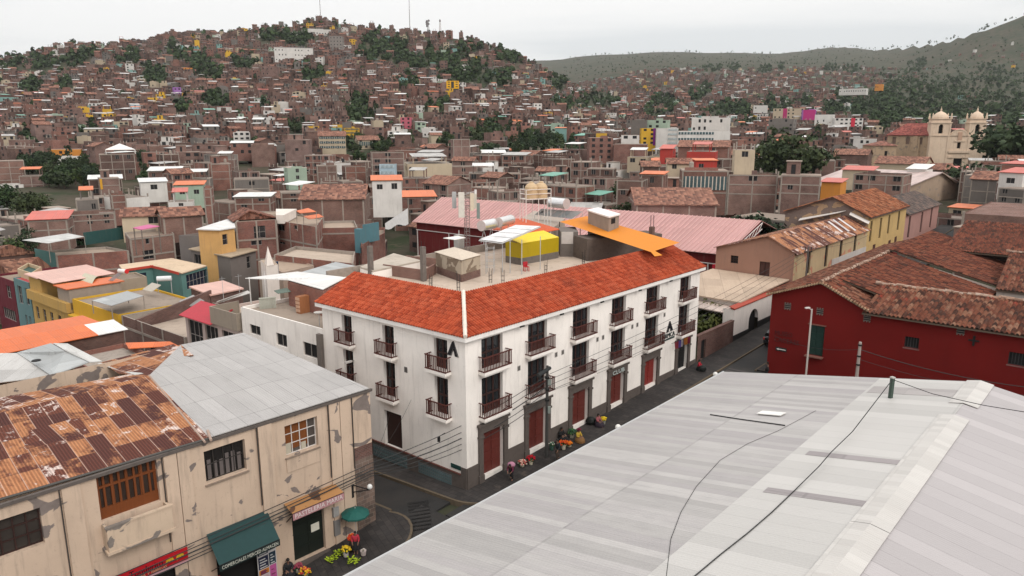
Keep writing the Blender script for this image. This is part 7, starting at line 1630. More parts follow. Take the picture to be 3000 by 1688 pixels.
def label_houses(sel):
    base = {}; 
    for h in sel:
        if h.fixed: continue
        px, py = h.pc; lx, ly, nm = min(LMK, key=lambda l: math.hypot((l[0]-px), (l[1]-py)*1.6)); dx, dy = px-lx, (py-ly)*1.6
        rel = ('right of ' if dx > 0 else 'left of ') if abs(dx) > abs(dy)*1.2 else ('below ' if dy > 0 else 'above ')
        if math.hypot(dx, dy) > 150: rel = 'well '+rel
        h.key = f"{h.wk} house with {RTXT[h.rk]}"; base.setdefault((h.key, rel+nm), []).append(h)
    for (k, rel), L in base.items():
        if len(L) == 1: L[0].lab = f"{k}, {rel}"; continue
        by = {}
        for h in L: by.setdefault(h.fl, []).append(h)
        for fl, Q in by.items():
            pre = f"{NUMW[fl]}-storey {k}" if len(by) > 1 else k
            if len(Q) == 1: Q[0].lab = f"{pre}, {rel}"; continue
            Q.sort(key=lambda h: h.pc[0]); names = {2: ['left-hand', 'right-hand'], 3: ['leftmost', 'middle', 'rightmost']}.get(len(Q)) or ['leftmost', 'second from left', 'third from left', 'fourth from left', 'fifth from left', 'sixth from left', 'seventh from left'][:len(Q)-1]+['rightmost']
            for h, nm in zip(Q, names): h.lab = f"{nm} {pre}, {rel}"
ALLH = [h for h in HS if h.vis > 1 or (h.fixed and h.vis > 0)]
cand = [h for h in ALLH if not h.fixed]; cand.sort(key=lambda h: -h.vis)
NIND = 292-sum(1 for h in ALLH if h.fixed)
sel = [h for h in ALLH if h.fixed]+cand[:NIND]; rest = cand[NIND:]
label_houses(sel)
for h in sel:
    L_ = h.fixed['lab'] if h.fixed else h.lab
    if len(L_.replace('-', ' ').split()) > 16: L_ = L_.replace('well ', '').replace(' on its roof', ' on top')
    if len(L_.replace('-', ' ').split()) > 16: L_ = L_.replace('a small room', 'roof room').replace(' on top', '').replace('the ', '').replace('a raised ', '')
    if h.fixed: h.fixed['lab'] = L_
    else: h.lab = L_
for h in sel: make_house(h, h.fixed['lab'] if h.fixed else h.lab, None if h.fixed else 'brick houses of the town and hillside', h.y < 300)
def rest_houses():
    mats = [PALB[k] for k in PALB]; wi = {k: i for i, k in enumerate(PALB)}; rk = list(RM); ri = {k: len(mats)+i for i, k in enumerate(rk)}; mats += [RM[k] for k in rk]
    global DWI, CWI
    DWI = len(mats); CWI = DWI+1; mats += [DKW, CONC]
    m = MB()
    for h in rest: house_into(h, m, wi[h.wk], ri[h.rk])
    o = m.build('hillside_houses', mats); tag(o, 'mass of small brick houses packed over the far hillside and valley', 'houses', kind='stuff')
rest_houses()
print('houses', len(HS), 'seen', len(ALLH), 'individual', len(sel), 'rest', len(rest))
# ================================================================== trees
LEAF = leaf(); LEAF2 = leaf((.02, .032, .018), (.05, .068, .032), .25); LEAF3 = leaf((.03, .045, .015), (.09, .1, .03), .8); BARK = wood((.09, .065, .05), .9)
def crown(m, rx, rz, zc, clumps, per, size, seed, mi=0, top=1.):
    r = random.Random(seed)
    for c in range(clumps):
        while True:
            p = (r.uniform(-1, 1), r.uniform(-1, 1), r.uniform(-1, 1)); q = math.sqrt(sum(a*a for a in p))
            if .35 < q < 1.: break
        k = r.uniform(.72, 1.12)/max(q, .55)*q; cx, cy, cz = p[0]*rx*k, p[1]*rx*k, zc+p[2]*rz*k*(1 if p[2] < 0 else top); cr = rx*r.uniform(.2, .42)
        for _ in range(per):
            d = Vector((r.gauss(0, 1), r.gauss(0, 1), r.gauss(0, .8))).normalized()*cr*r.uniform(.5, 1.); o = Vector((cx, cy, cz))+d
            n = (d.normalized()+Vector((r.gauss(0, .5), r.gauss(0, .5), r.gauss(.3, .5)))).normalized(); t = n.cross(Vector((r.gauss(0, 1), r.gauss(0, 1), r.gauss(0, 1)))).normalized(); b = n.cross(t); s = size*r.uniform(.6, 1.3)
            m.face([tuple(o-t*s-b*s*.6), tuple(o+t*s-b*s*.5), tuple(o+t*s*.7+b*s*.7), tuple(o-t*s*.6+b*s*.6)], mi)
def trunk(m, h, r0, rx, seed, mi=0):
    r = random.Random(seed); top = Vector((r.uniform(-.3, .3), r.uniform(-.3, .3), h)); m.tube((0, 0, -1.5), tuple(top*.5), r0, r0*.75, 7, mi); m.tube(tuple(top*.5), tuple(top), r0*.75, r0*.5, 7, mi)
    for k in range(5): a = k*1.26+r.uniform(0, .8); s = top*r.uniform(.55, .95); m.tube(tuple(s), (s.x+math.cos(a)*rx*.6, s.y+math.sin(a)*rx*.6, s.z+rx*r.uniform(.3, .8)), r0*.4, r0*.15, 5, mi)
PROTO = {}
def proto(kind, var, near):
    key = (kind, var, near)
    if key in PROTO: return PROTO[key]
    dims = {'rounded': (2.6, 2.2, 3.6, 1.), 'spreading': (3.6, 1.9, 3.4, 1.), 'tall': (1.9, 3.4, 4.6, 1.1), 'conical': (1.3, 3.6, 4.4, 1.3), 'bush': (1.6, 1.0, .9, 1.)}[kind]
    rx, rz, zc, top = dims; cl, per, sz = ((70, 34, .17) if near == 2 else (34, 22, .3) if near == 1 else (16, 9, .62)); lm = {'rounded': LEAF, 'spreading': LEAF2, 'tall': LEAF2, 'conical': LEAF, 'bush': LEAF3}[kind]
    c = MB(); t = MB(); crown(c, rx, rz, zc, cl, per, sz*rx/2.6, var*31+len(kind)); trunk(t, zc, .16+rx*.04, rx, var)
    if near:
        co = c.build('crown', lm); to = t.build('trunk', BARK); cm, tm = co.data, to.data
        for o in (co, to): bpy.data.objects.remove(o)
        PROTO[key] = (cm, tm)
    else:
        m = MB(); m.v, m.f, m.m = c.v, c.f, c.m
        for f in t.f[:14]: m.face([t.v[i] for i in f], 1)
        o = m.build('tree', [lm, BARK]); PROTO[key] = (o.data, None); bpy.data.objects.remove(o)
    return PROTO[key]
HT = {'rounded': 5.8, 'spreading': 5.3, 'tall': 8.2, 'conical': 9., 'bush': 1.9}
TREES = []
def near_tree(px, py, Y, h, kind, lab, near=2, wide=1.):
    x, y = atY(px, py, Y)[:2]; TREES.append([x, y, T(x, y)-.2 if Y > 100 else T(x, y)-.3, h, kind, lab, near, wide])
for a in ((1582, 560, 138, 9.5, 'spreading', 'large leafy tree left of the beige water tanks, behind the pink hall roof', 2, 1.2), (1625, 560, 142, 8.5, 'rounded', 'rounded tree just behind the beige water tanks', 2, 1.1),
          (1245, 760, 88, 6., 'rounded', 'bushy tree behind the plastic kiosk in front of the red hall wall', 2), (1290, 740, 91, 4.8, 'spreading', 'low tree between the equipment cabinet and the red hall wall', 2), (1345, 690, 101, 6.2, 'rounded', 'tree behind the antenna mast against the red hall wall', 2),
          (1785, 600, 134, 6.5, 'rounded', 'dark tree at the left end of the row behind the pink hall roof', 2), (1850, 600, 134, 7.5, 'spreading', 'dark spreading tree in the row behind the pink hall roof', 2), (1915, 600, 138, 8., 'rounded', 'tallest dark tree in the row behind the pink hall roof', 2), (1975, 590, 140, 8.5, 'spreading', 'dark tree at the right end of the row behind the pink hall roof', 2),
          (2155, 640, 117, 6.5, 'rounded', 'dark tree right of the clay tile roof behind the hall', 2), (2205, 640, 116, 7.6, 'spreading', 'largest dark tree left of the yellow gable', 2), (2250, 640, 118, 6.2, 'rounded', 'dark tree touching the yellow gable', 2),
          (2300, 520, 225, 15., 'spreading', 'very large dark tree left of the church in the right town', 2), (2362, 510, 235, 10., 'rounded', 'big dark tree right of the very large one', 2), (2395, 470, 260, 10., 'spreading', 'broad tree behind the walled yard left of the church', 2), (2446, 470, 262, 10.5, 'tall', 'tall dark shaggy tree left of the church chapel', 2),
          (2856, 545, 205, 8.6, 'spreading', 'leafy tree in front of the church doorway', 2, 1.25), (2975, 470, 265, 19., 'spreading', 'huge dark tree right of the church', 2, 1.2), (3010, 430, 300, 20., 'rounded', 'huge dark tree at the right edge behind the other', 2), (2935, 470, 280, 10., 'rounded', 'dark tree between the church and the huge tree', 2),
          (2705, 480, 300, 3., 'bush', 'round bush at the foot of the church nave', 1), (20, 700, 128, 8., 'rounded', 'dark tree at the left edge above the tile roofs', 2), (75, 690, 132, 9.5, 'tall', 'tall dark tree right of the left edge tree', 2), (140, 665, 148, 7., 'spreading', 'green spreading tree in front of the crimson pink house', 2), (195, 660, 150, 6.5, 'rounded', 'green tree right of the crimson pink house', 2), (20, 620, 200, 9., 'rounded', 'dark tree below the white house at the left edge', 2), (95, 630, 195, 7., 'spreading', 'dark tree right of the white house at the left edge', 2),
          (705, 815, 82, 2.9, 'bush', 'flowering bush with pinkish blossoms left of the white turret', 2, 1.), (735, 812, 83, 2.4, 'bush', 'smaller flowering bush touching the white turret', 2), (1827, 520, 185, 7., 'rounded', 'green tree left of the wide orange tin roof', 2), (2265, 350, 480, 9., 'rounded', 'tree beside the unfinished grey block', 1),
          (2060, 920, 79, 3.6, 'bush', 'shrub growing behind the brown brick street wall', 2)):
    near_tree(*a)
def blob_trees():
    r = random.Random(77)
    for cx, cy, rx, ry in BLOBS:
        g = hit(cx, cy, 330. if cy < 440 else 200.)
        if not g: g = hit(cx, cy+18, 330.)
        if not g: continue
        tw = F*5.2/g[1]; n = int(min(40, max(2, 3.14*rx*ry/(tw*tw*.36))))
        for _ in range(n):
            a, q = r.uniform(0, 6.28), math.sqrt(r.random()); px, py = cx+rx*q*math.cos(a), cy+ry*q*math.sin(a)+tw*.35
            h = hit(px, py, 330. if cy < 440 else 200.)
            if not h: h = hit(px, py+12, 330.)
            if not h or h[1] > 2600: continue
            if h[1] < 450 and any(math.hypot(o.x-h[0], o.y-h[1]) < o.w*.6 for o in ALLH if o.fixed): continue
            kind = r.choice(['rounded']*4+['spreading']*4+['tall']*2+['conical']); TREES.append([h[0], h[1], h[2]-.3, HT[kind]*r.uniform(.8, 1.35)*(1. if h[1] < 900 else 1.2), kind, None, 1 if h[1] < 420 else 0, 1.])
    # single trees among the houses and along the ridges
    for _ in range(900):
        px = r.uniform(-20, 3020); y = r.uniform(330, 1000) if r.random() < .75 else r.uniform(1000, 2200); a = (px-CX)/F/1.0239; x = a*y; z = T(x, y); p = proj(x, y, z)
        if y > 1020 and px < 1650: continue
        if any(abs(o.x-x) < 5 and abs(o.y-y) < 5 for o in GRID.get((int(x//20), int(y//20)), ())): continue
        kind = r.choice(['rounded', 'spreading', 'tall', 'bush', 'conical']); TREES.append([x, y, z-.3, HT[kind]*r.uniform(.7, 1.15), kind, None, 0, 1.])
    for _ in range(150):
        px = r.uniform(-10, 1700); y = 1000+r.uniform(-25, 15); x = (px-CX)/F/1.0239*y; kind = r.choice(['rounded', 'spreading', 'tall', 'spreading']); TREES.append([x, y, T(x, y)-.3, HT[kind]*r.uniform(.7, 1.2), kind, None, 0, 1.])
GRID = {}
for h in ALLH: GRID.setdefault((int(h.x//20), int(h.y//20)), []).append(h)
blob_trees()
def build_trees():
    r = random.Random(9)
    for t in TREES: t.append(proj(t[0], t[1], t[2]+t[3]*.6)); t.append(t[3]/t[1])
    vis = [t for t in TREES if -30 < t[8][0] < 3030]
    exp = [t for t in vis if t[5]]; oth = sorted([t for t in vis if not t[5]], key=lambda t: -t[9]); NI = 285-len(exp); ind = oth[:NI]; rest = oth[NI:]
    kw = {'rounded': 'rounded tree', 'spreading': 'spreading tree', 'tall': 'tall tree', 'conical': 'narrow conical tree', 'bush': 'low shrub'}; D = {}
    for t in ind:
        px, py = t[8]; lx, ly, nm = min(LMK, key=lambda l: math.hypot(l[0]-px, (l[1]-py)*1.6)); dx, dy = px-lx, (py-ly)*1.6
        rel = ('right of ' if dx > 0 else 'left of ') if abs(dx) > abs(dy)*1.2 else ('below ' if dy > 0 else 'above ')
        if math.hypot(dx, dy) > 110: rel = 'well '+rel
        D.setdefault((kw[t[4]], rel+nm), []).append(t)
    ORD = ['leftmost', 'second from left', 'third from left', 'fourth from left', 'fifth from left', 'sixth from left', 'seventh from left', 'eighth from left', 'ninth from left', 'tenth from left', 'eleventh from left', 'twelfth from left', 'thirteenth from left', 'fourteenth from left', 'fifteenth from left', 'sixteenth from left']
    for (k, rel), L in D.items():
        L.sort(key=lambda t: t[8][0]); n = len(L)
        for i, t in enumerate(L): t[5] = f"dark green {k}, {rel}" if n == 1 else f"{ORD[i] if i < n-1 or n > 16 else 'rightmost'} {k} of those {rel}"
    for t in exp+ind:
        x, y, z, h, kind, lab, near, wide = t[:8]; cm, tm = proto(kind, r.randrange(4 if near != 2 else 3), near); s = h/HT[kind]
        if tm is not None:
            o = thing('tree' if kind != 'bush' else 'shrub', lab, 'tree' if kind != 'bush' else 'shrub', (x, y, z), 'trees of the town and hillside'); o.scale = (s*wide, s*wide, s); o.rotation_euler = (0, 0, r.uniform(0, 6.28))
            for nm, me in (('trunk', tm), ('crown', cm)): c = bpy.data.objects.new(nm, me); COL.objects.link(c); c.parent = o
        else:
            o = bpy.data.objects.new('tree' if kind != 'bush' else 'shrub', cm); COL.objects.link(o); o.location = (x, y, z); o.scale = (s, s, s); o.rotation_euler = (0, 0, r.uniform(0, 6.28)); tag(o, lab, 'tree' if kind != 'bush' else 'shrub', 'trees of the town and hillside')
    # the remaining far vegetation as one mass
    m = MB(); rr = random.Random(3)
    def small(x, y, z, h, n=22, k=.62):
        w = h*k
        for _ in range(n):
            d = Vector((rr.gauss(0, 1), rr.gauss(0, 1), rr.gauss(0, 1))).normalized(); o = Vector((x+d.x*w*.75*rr.uniform(.5, 1), y+d.y*w*.75*rr.uniform(.5, 1), z+h*.55+d.z*h*.42)); t = d.cross(Vector((rr.gauss(0, 1), rr.gauss(0, 1), 1))).normalized(); b = d.cross(t); s = h*.2*rr.uniform(.6, 1.3)
            m.face([tuple(o-t*s-b*s*.7), tuple(o+t*s-b*s*.6), tuple(o+t*s*.8+b*s*.8), tuple(o-t*s*.7+b*s*.7)], 0 if rr.random() < .6 else 1)
    for t in rest: small(t[0], t[1], t[2], t[3], 20 if t[1] < 900 else 14, .42 if t[4] in ('tall', 'conical') else .62)
    for _ in range(5200):
        px = rr.uniform(1650, 3060); y = 560*(4600/560)**rr.random(); x = (px-CX)/F/1.0239*y; z = T(x, y); p = proj(x, y, z)
        right = sstep(2200, 2800, px)
        if rr.random() > (.25+.75*right if y < 2200 else .55): continue
        if px < 2250 and y < 800: continue
        if any(abs(o.x-x) < 8 and abs(o.y-y) < 8 for o in GRID.get((int(x//20), int(y//20)), ())): continue
        small(x, y, z-.5, rr.uniform(4., 8), 9 if y > 1200 else 14)
    for k in range(90):
        px = rr.uniform(1650, 3000); y = lerp(4480, 2290, sstep(2350, 2850, px)); x = (px-CX)/F/1.0239*y; small(x, y, T(x, y)-1, rr.choice([6, 8, 9, 14]), 9, rr.choice([.3, .6, .7]))
    o = m.build('far_woods', [LEAF2, LEAF]); tag(o, 'mass of dark trees and scrub over the far slopes', 'woods', kind='stuff')
    # pinkish blossoms on the bushes
    for t in exp:
        if 'flowering' in t[5]:
            m = MB(); q = random.Random(4)
            for _ in range(90): a = q.uniform(0, 6.28); e = q.uniform(.1, 1.4); s = t[3]/1.9; o = (t[0]+1.5*s*math.cos(a)*math.cos(e), t[1]+1.5*s*math.sin(a)*math.cos(e), t[2]+(.9+1.*math.sin(e))*s); m.ball(o, .09, 5)
            b = m.build('blossoms', plain((.5, .22, .3), .7), None, orig=Vector((t[0], t[1], t[2]))); tag(b, 'pinkish blossoms on the '+('larger' if t[3] > 2.6 else 'smaller')+' bush left of the white turret', 'blossoms')
build_trees()
# masts on the hilltop
def hill_masts():
    def mast(px, ptop, base_py, Y, lab, kind):
        b = atY(px, base_py, Y); z0 = T(b[0], b[1]); zt = atY(px, ptop, Y)[2]; t = thing('radio_mast', lab, 'mast', (b[0], b[1], z0)); m = MB()
        if kind == 'guy': m.tube((b[0], b[1], z0-1), (b[0], b[1], zt), .45, .3, 5); m.build('pole', plain((.2, .16, .16)), t)
        else:
            w = 1.5
            for dx, dy in ((-1, -1), (1, -1), (1, 1), (-1, 1)): m.tube((b[0]+dx*w, b[1]+dy*w, z0-1), (b[0]+dx*.5, b[1]+dy*.5, zt), .22, .18, 4)
            n = 9
            for k in range(n):
                a, c = lerp(w, .5, k/n), lerp(w, .5, (k+1)/n); za, zc = lerp(z0, zt, k/n), lerp(z0, zt, (k+1)/n); m.tube((b[0]-a, b[1]-a, za), (b[0]+c, b[1]-c, zc), .14, .14, 4); m.tube((b[0]+a, b[1]-a, za), (b[0]-c, b[1]-c, zc), .14, .14, 4)
            m.build('lattice', plain((.5, .42, .4) if kind == 'red' else (.4, .38, .38)), t); m = MB()
            if kind == 'dish':
                for k, (f, dx) in enumerate(((.97, 1.), (.93, -1.4), (.83, -1.7), (.7, -1.6), (.72, .6), (.55, -1.2))): m.tube((b[0]+dx, b[1]-1., lerp(z0, zt, f)), (b[0]+dx, b[1]-1.6, lerp(z0, zt, f)), 1.5, 1.3, 9)
            else: m.tube((b[0], b[1]-.5, zt), (b[0], b[1]-1., zt), 1.3, 1.1, 9); m.tube((b[0], b[1], zt), (b[0], b[1], zt+2), .8, .8, 6)
            m.build('antenna_dishes', plain((.2, .18, .18)), t)
    mast(1201, 0-8, 95, 1003, 'very tall thin mast rising from the hilltop to the top of the picture', 'guy'); mast(1255, 60, 112, 1000, 'white lattice mast hung with dark dishes on the hilltop', 'dish'); mast(1290, 62, 118, 1000, 'reddish lattice mast with a single dish, rightmost on the hilltop', 'red'); mast(941, -5, 88, 1005, 'thin pale mast behind the white arched hilltop building', 'guy')
    b = atY(914, 90, 996); t = thing('lookout_tower', 'small red and white lookout tower on the white hilltop building', 'tower', b); m = MB(); fr = lambda a, d, z: (b[0]+a, b[1]+d, b[2]+z); m.obox(fr, -2.6, 2.6, -2, 2, 0, 3, 0); m.obox(fr, -4, 4, -3, 3, 3, 3.6, 1); m.obox(fr, -2.3, 2.3, -2, 2, 3.6, 6.2, 2); m.obox(fr, -3.2, 3.2, -2.6, 2.6, 6.2, 6.8, 0); m.obox(fr, -1.5, 1.5, -1.5, 1.5, 6.8, 8.3, 0); m.build('body', [plain((.42, .08, .06)), plain((.6, .5, .47)), DARK], t)
hill_masts()
# ================================================================== people
SKIN = plain((.2, .105, .07), .6); HAIR = plain((.012, .01, .009), .5)
def skin_mesh(name, verts, edges, rad, mat, parent, levels=1):
    me = bpy.data.meshes.new(name); me.from_pydata(verts, edges, []); o = bpy.data.objects.new(name, me); COL.objects.link(o)
    md = o.modifiers.new('s', 'SKIN'); md.use_smooth_shade = True
    for v, r in zip(me.skin_vertices[0].data, rad): v.radius = (r, r)
    me.skin_vertices[0].data[0].use_root = True
    sb = o.modifiers.new('d', 'SUBSURF'); sb.levels = levels; sb.render_levels = levels
    dg = bpy.context.evaluated_depsgraph_get(); nm = bpy.data.meshes.new_from_object(o.evaluated_get(dg)); nm.name = name
    bpy.data.objects.remove(o); nm.materials.clear(); nm.materials.append(mat)
    q = bpy.data.objects.new(name, nm); COL.objects.link(q); q.parent = parent; return q
POSE = {
 'walk': dict(pel=(0, 0, .9), chest=(.04, 0, 1.24), neck=(.05, 0, 1.43), head=(.08, 0, 1.57), sh=(.03, .19, 1.38), elL=(.14, .25, 1.12), wrL=(.3, .22, .95), elR=(-.12, -.25, 1.12), wrR=(-.1, -.24, .87), hip=(0, .1, .88), knL=(.2, .1, .5), anL=(.22, .1, .09), knR=(.02, -.1, .48), anR=(-.3, -.1, .16)),
 'bent': dict(pel=(0, 0, .84), chest=(.2, 0, 1.1), neck=(.33, 0, 1.22), head=(.45, 0, 1.29), sh=(.26, .18, 1.17), elL=(.36, .22, .93), wrL=(.5, .14, .85), elR=(.34, -.22, .94), wrR=(.48, -.15, .84), hip=(0, .09, .82), knL=(.16, .1, .46), anL=(.12, .1, .08), knR=(-.02, -.1, .45), anR=(-.2, -.1, .1)),
 'sit': dict(pel=(0, 0, .28), chest=(.04, 0, .6), neck=(.06, 0, .78), head=(.1, 0, .93), sh=(.04, .18, .73), elL=(.14, .25, .5), wrL=(.32, .14, .45), elR=(.14, -.25, .5), wrR=(.34, -.12, .46), hip=(.02, .1, .27), knL=(.4, .16, .42), anL=(.46, .14, .08), knR=(.4, -.16, .4), anR=(.5, -.12, .08)),
 'stand': dict(pel=(0, 0, .9), chest=(.0, 0, 1.24), neck=(.01, 0, 1.43), head=(.04, 0, 1.57), sh=(.0, .19, 1.38), elL=(.02, .25, 1.1), wrL=(.16, .2, .92), elR=(.02, -.25, 1.1), wrR=(.14, -.2, .93), hip=(0, .1, .88), knL=(.03, .1, .48), anL=(.0, .1, .08), knR=(.02, -.1, .48), anR=(-.04, -.1, .08))}
def person(lab, loc, face, pose, shirt, legs, h=1.6, hair=True, hat=None, skirt=None):
    P = POSE[pose]; k = h/1.68; t = thing('person', lab, 'person', loc); t.rotation_euler = (0, 0, face); t.scale = (k, k, k)
    m_ = lambda p: (p[0], -p[1], p[2])
    V_ = [P['pel'], P['chest'], P['neck'], P['head'], P['sh'], P['elL'], P['wrL'], m_(P['sh']), P['elR'], P['wrR'], P['hip'], P['knL'], P['anL'], m_(P['hip']), P['knR'], P['anR']]
    hd = P['head']; V_ += [(hd[0]+.01, 0, hd[2]+.09), (hd[0]+.1, 0, hd[2]+.0)]
    E_ = [(0, 1), (1, 2), (2, 3), (1, 4), (4, 5), (5, 6), (1, 7), (7, 8), (8, 9), (0, 10), (10, 11), (11, 12), (0, 13), (13, 14), (14, 15), (3, 16), (3, 17)]
    rd = [.13, .14, .055, .095, .07, .05, .035, .07, .05, .035, .1, .07, .045, .1, .07, .045, .085, .025]
    for an in (12, 15): V_.append((V_[an][0]+.17, V_[an][1], V_[an][2]-.04)); E_.append((an, len(V_)-1)); rd.append(.04)
    for w, el in ((6, 5), (9, 8)):
        d = (Vector(V_[w])-Vector(V_[el])).normalized(); sd = d.cross(Vector((0, 0, 1))).normalized(); V_.append(tuple(Vector(V_[w])+d*.075)); E_.append((w, len(V_)-1)); rd.append(.034); pm = len(V_)-1
        for i, (o, ln) in enumerate(((-.033, .065), (-.011, .08), (.011, .075), (.033, .06))):
            a = Vector(V_[pm])+sd*o+d*.02; V_.append(tuple(a)); E_.append((pm, len(V_)-1)); rd.append(.01); V_.append(tuple(a+d*ln+Vector((0, 0, -.03)))); E_.append((len(V_)-2, len(V_)-1)); rd.append(.008)
        a = Vector(V_[w])+d*.03+sd*.045; V_.append(tuple(a+d*.03)); E_.append((w, len(V_)-1)); rd.append(.011)
    b = skin_mesh('body', V_, E_, rd, SKIN, t)
    sv = [V_[i] for i in (0, 1, 4, 5, 6, 7, 8, 9, 2)]; sv[4] = tuple(Vector(V_[5]).lerp(Vector(V_[6]), .85)); sv[7] = tuple(Vector(V_[8]).lerp(Vector(V_[9]), .85)); sv[8] = tuple(Vector(V_[1]).lerp(Vector(V_[2]), .7))
    skin_mesh('shirt', sv, [(0, 1), (1, 2), (2, 3), (3, 4), (1, 5), (5, 6), (6, 7), (1, 8)], [.155, .165, .09, .07, .055, .09, .07, .055, .08], shirt, t)
    if skirt:
        m = MB(); sit = pose == 'sit'; p = P['pel']
        if sit: m.lathe((.22, 0, 0), [(.42, .02), (.4, .2), (.3, .36), (.17, .44)], 14, 0, 1.1, .95)
        else: m.lathe((p[0], p[1], 0), [(.3, p[2]-.5), (.25, p[2]-.25), (.17, p[2]+.08)], 14)
        o = m.build('skirt', skirt); o.parent = t
    else:
        skin_mesh('trousers', [V_[0], V_[10], V_[11], tuple(Vector(V_[11]).lerp(Vector(V_[12]), .95)), V_[13], V_[14], tuple(Vector(V_[14]).lerp(Vector(V_[15]), .95))], [(0, 1), (1, 2), (2, 3), (0, 4), (4, 5), (5, 6)], [.15, .115, .09, .065, .115, .09, .065], legs, t)
    m = MB(); m.ball((hd[0]-.02, 0, hd[2]+.07), .112, 12, 0, (1, .92, .95)); m.ball((hd[0]-.07, 0, hd[2]-.01), .09, 10, 0, (.8, .9, 1.4)); o = m.build('hair', HAIR); o.parent = t
    m = MB(); m.ball((hd[0]+.085, .035, hd[2]+.035), .014, 6); m.ball((hd[0]+.085, -.035, hd[2]+.035), .014, 6); o = m.build('eyes', plain((.02, .015, .012), .3)); o.parent = t
    m = MB(); m.box((hd[0]+.088, 0, hd[2]-.035), (.006, .026, .006)); o = m.build('mouth', plain((.16, .05, .045), .6)); o.parent = t
    if hat: m = MB(); m.lathe((hd[0]-.01, 0, hd[2]+.09), [(.2, 0), (.2, .015), (.12, .02), (.12, .1), (.1, .13)], 14); o = m.build('hat', hat); o.parent = t
    return t
def gp(px, py, up=0.):
    z = 0.
    for _ in range(25): p = at(px, py, z); z = ground_near(*uv(p))+up
    return (p[0], p[1], z)
FU = R(48.5); FV = R(141)
def people():
    D = plain((.02, .018, .02), .8); BL = plain((.02, .03, .05), .8)
    person('woman in a dark red jacket bending under a pink bundle, walking by the corner door', gp(1499, 1405), FU+math.pi+.4, 'bent', plain((.12, .02, .045), .8), D, 1.55)
    p = gp(1499, 1405); f = FU+math.pi+.4; c = (p[0]+math.cos(f)*.06, p[1]+math.sin(f)*.06, p[2]+1.14)
    m = MB(); m.ball(c, .27, 12, 0, (1.05, .9, .75), .05); solo(m, 'carrying_cloth', plain((.42, .19, .27), .8), 'pink carrying cloth bundle on the bending woman', 'bundle', c)
    person('man in dark clothes walking along the kerb past the flower sellers', gp(1634, 1350), FU+math.pi, 'walk', plain((.016, .02, .024), .8), plain((.06, .045, .035), .8), 1.68)
    person('seated flower seller in pink with dark hair beside a bunch of yellow flowers', gp(1750, 1246), -FU*.9, 'sit', plain((.3, .09, .1), .8), D, 1.6, skirt=plain((.03, .02, .03), .8))
    person('seated seller in yellow and brown with a burgundy hat among green leaves', gp(1693, 1292), -FU, 'sit', plain((.45, .3, .04), .8), D, 1.6, hat=plain((.12, .01, .03), .7), skirt=plain((.2, .1, .035), .8))
    person('seated person all in black leaning on the wall behind the orange flowers', gp(1643, 1288), -FU, 'sit', plain((.01, .01, .011), .8), D, 1.65, skirt=plain((.01, .01, .011), .8))
    person('seated person in a crimson top and dark skirt beside the boundary wall', gp(2046, 1084), -FU*.6, 'sit', plain((.4, .012, .03), .8), D, 1.7, skirt=plain((.014, .018, .018), .8))
    person('person in dark clothes standing at the museum corner', (*at(2246, 1108, 1.2)[:2], ground_near(33, -6)), FV, 'stand', plain((.03, .028, .03), .8), D, 1.55)
    person('flower seller in a red shawl and dark skirt under the green umbrella', gp(1043, 1622), -FU-.6, 'stand', plain((.4, .03, .05), .8), D, 1.45, skirt=plain((.012, .012, .014), .8))
    person('seated person in black and white near the dark street door', gp(846, 1684), -FU-.3, 'sit', plain((.02, .02, .022), .8), D, 1.7, skirt=plain((.015, .015, .018), .8))
def bunch(m, c, r, n, seed, sz=.05, flat=.7):
    q = random.Random(seed)
    for _ in range(n): a = q.uniform(0, 6.28); e = q.uniform(-.1, 1.5); k = q.uniform(.6, 1.); m.ball((c[0]+r*k*math.cos(a)*math.cos(e), c[1]+r*k*math.sin(a)*math.cos(e), c[2]+r*k*flat*math.sin(e)), sz*q.uniform(.7, 1.3), 5, q.randrange(2))
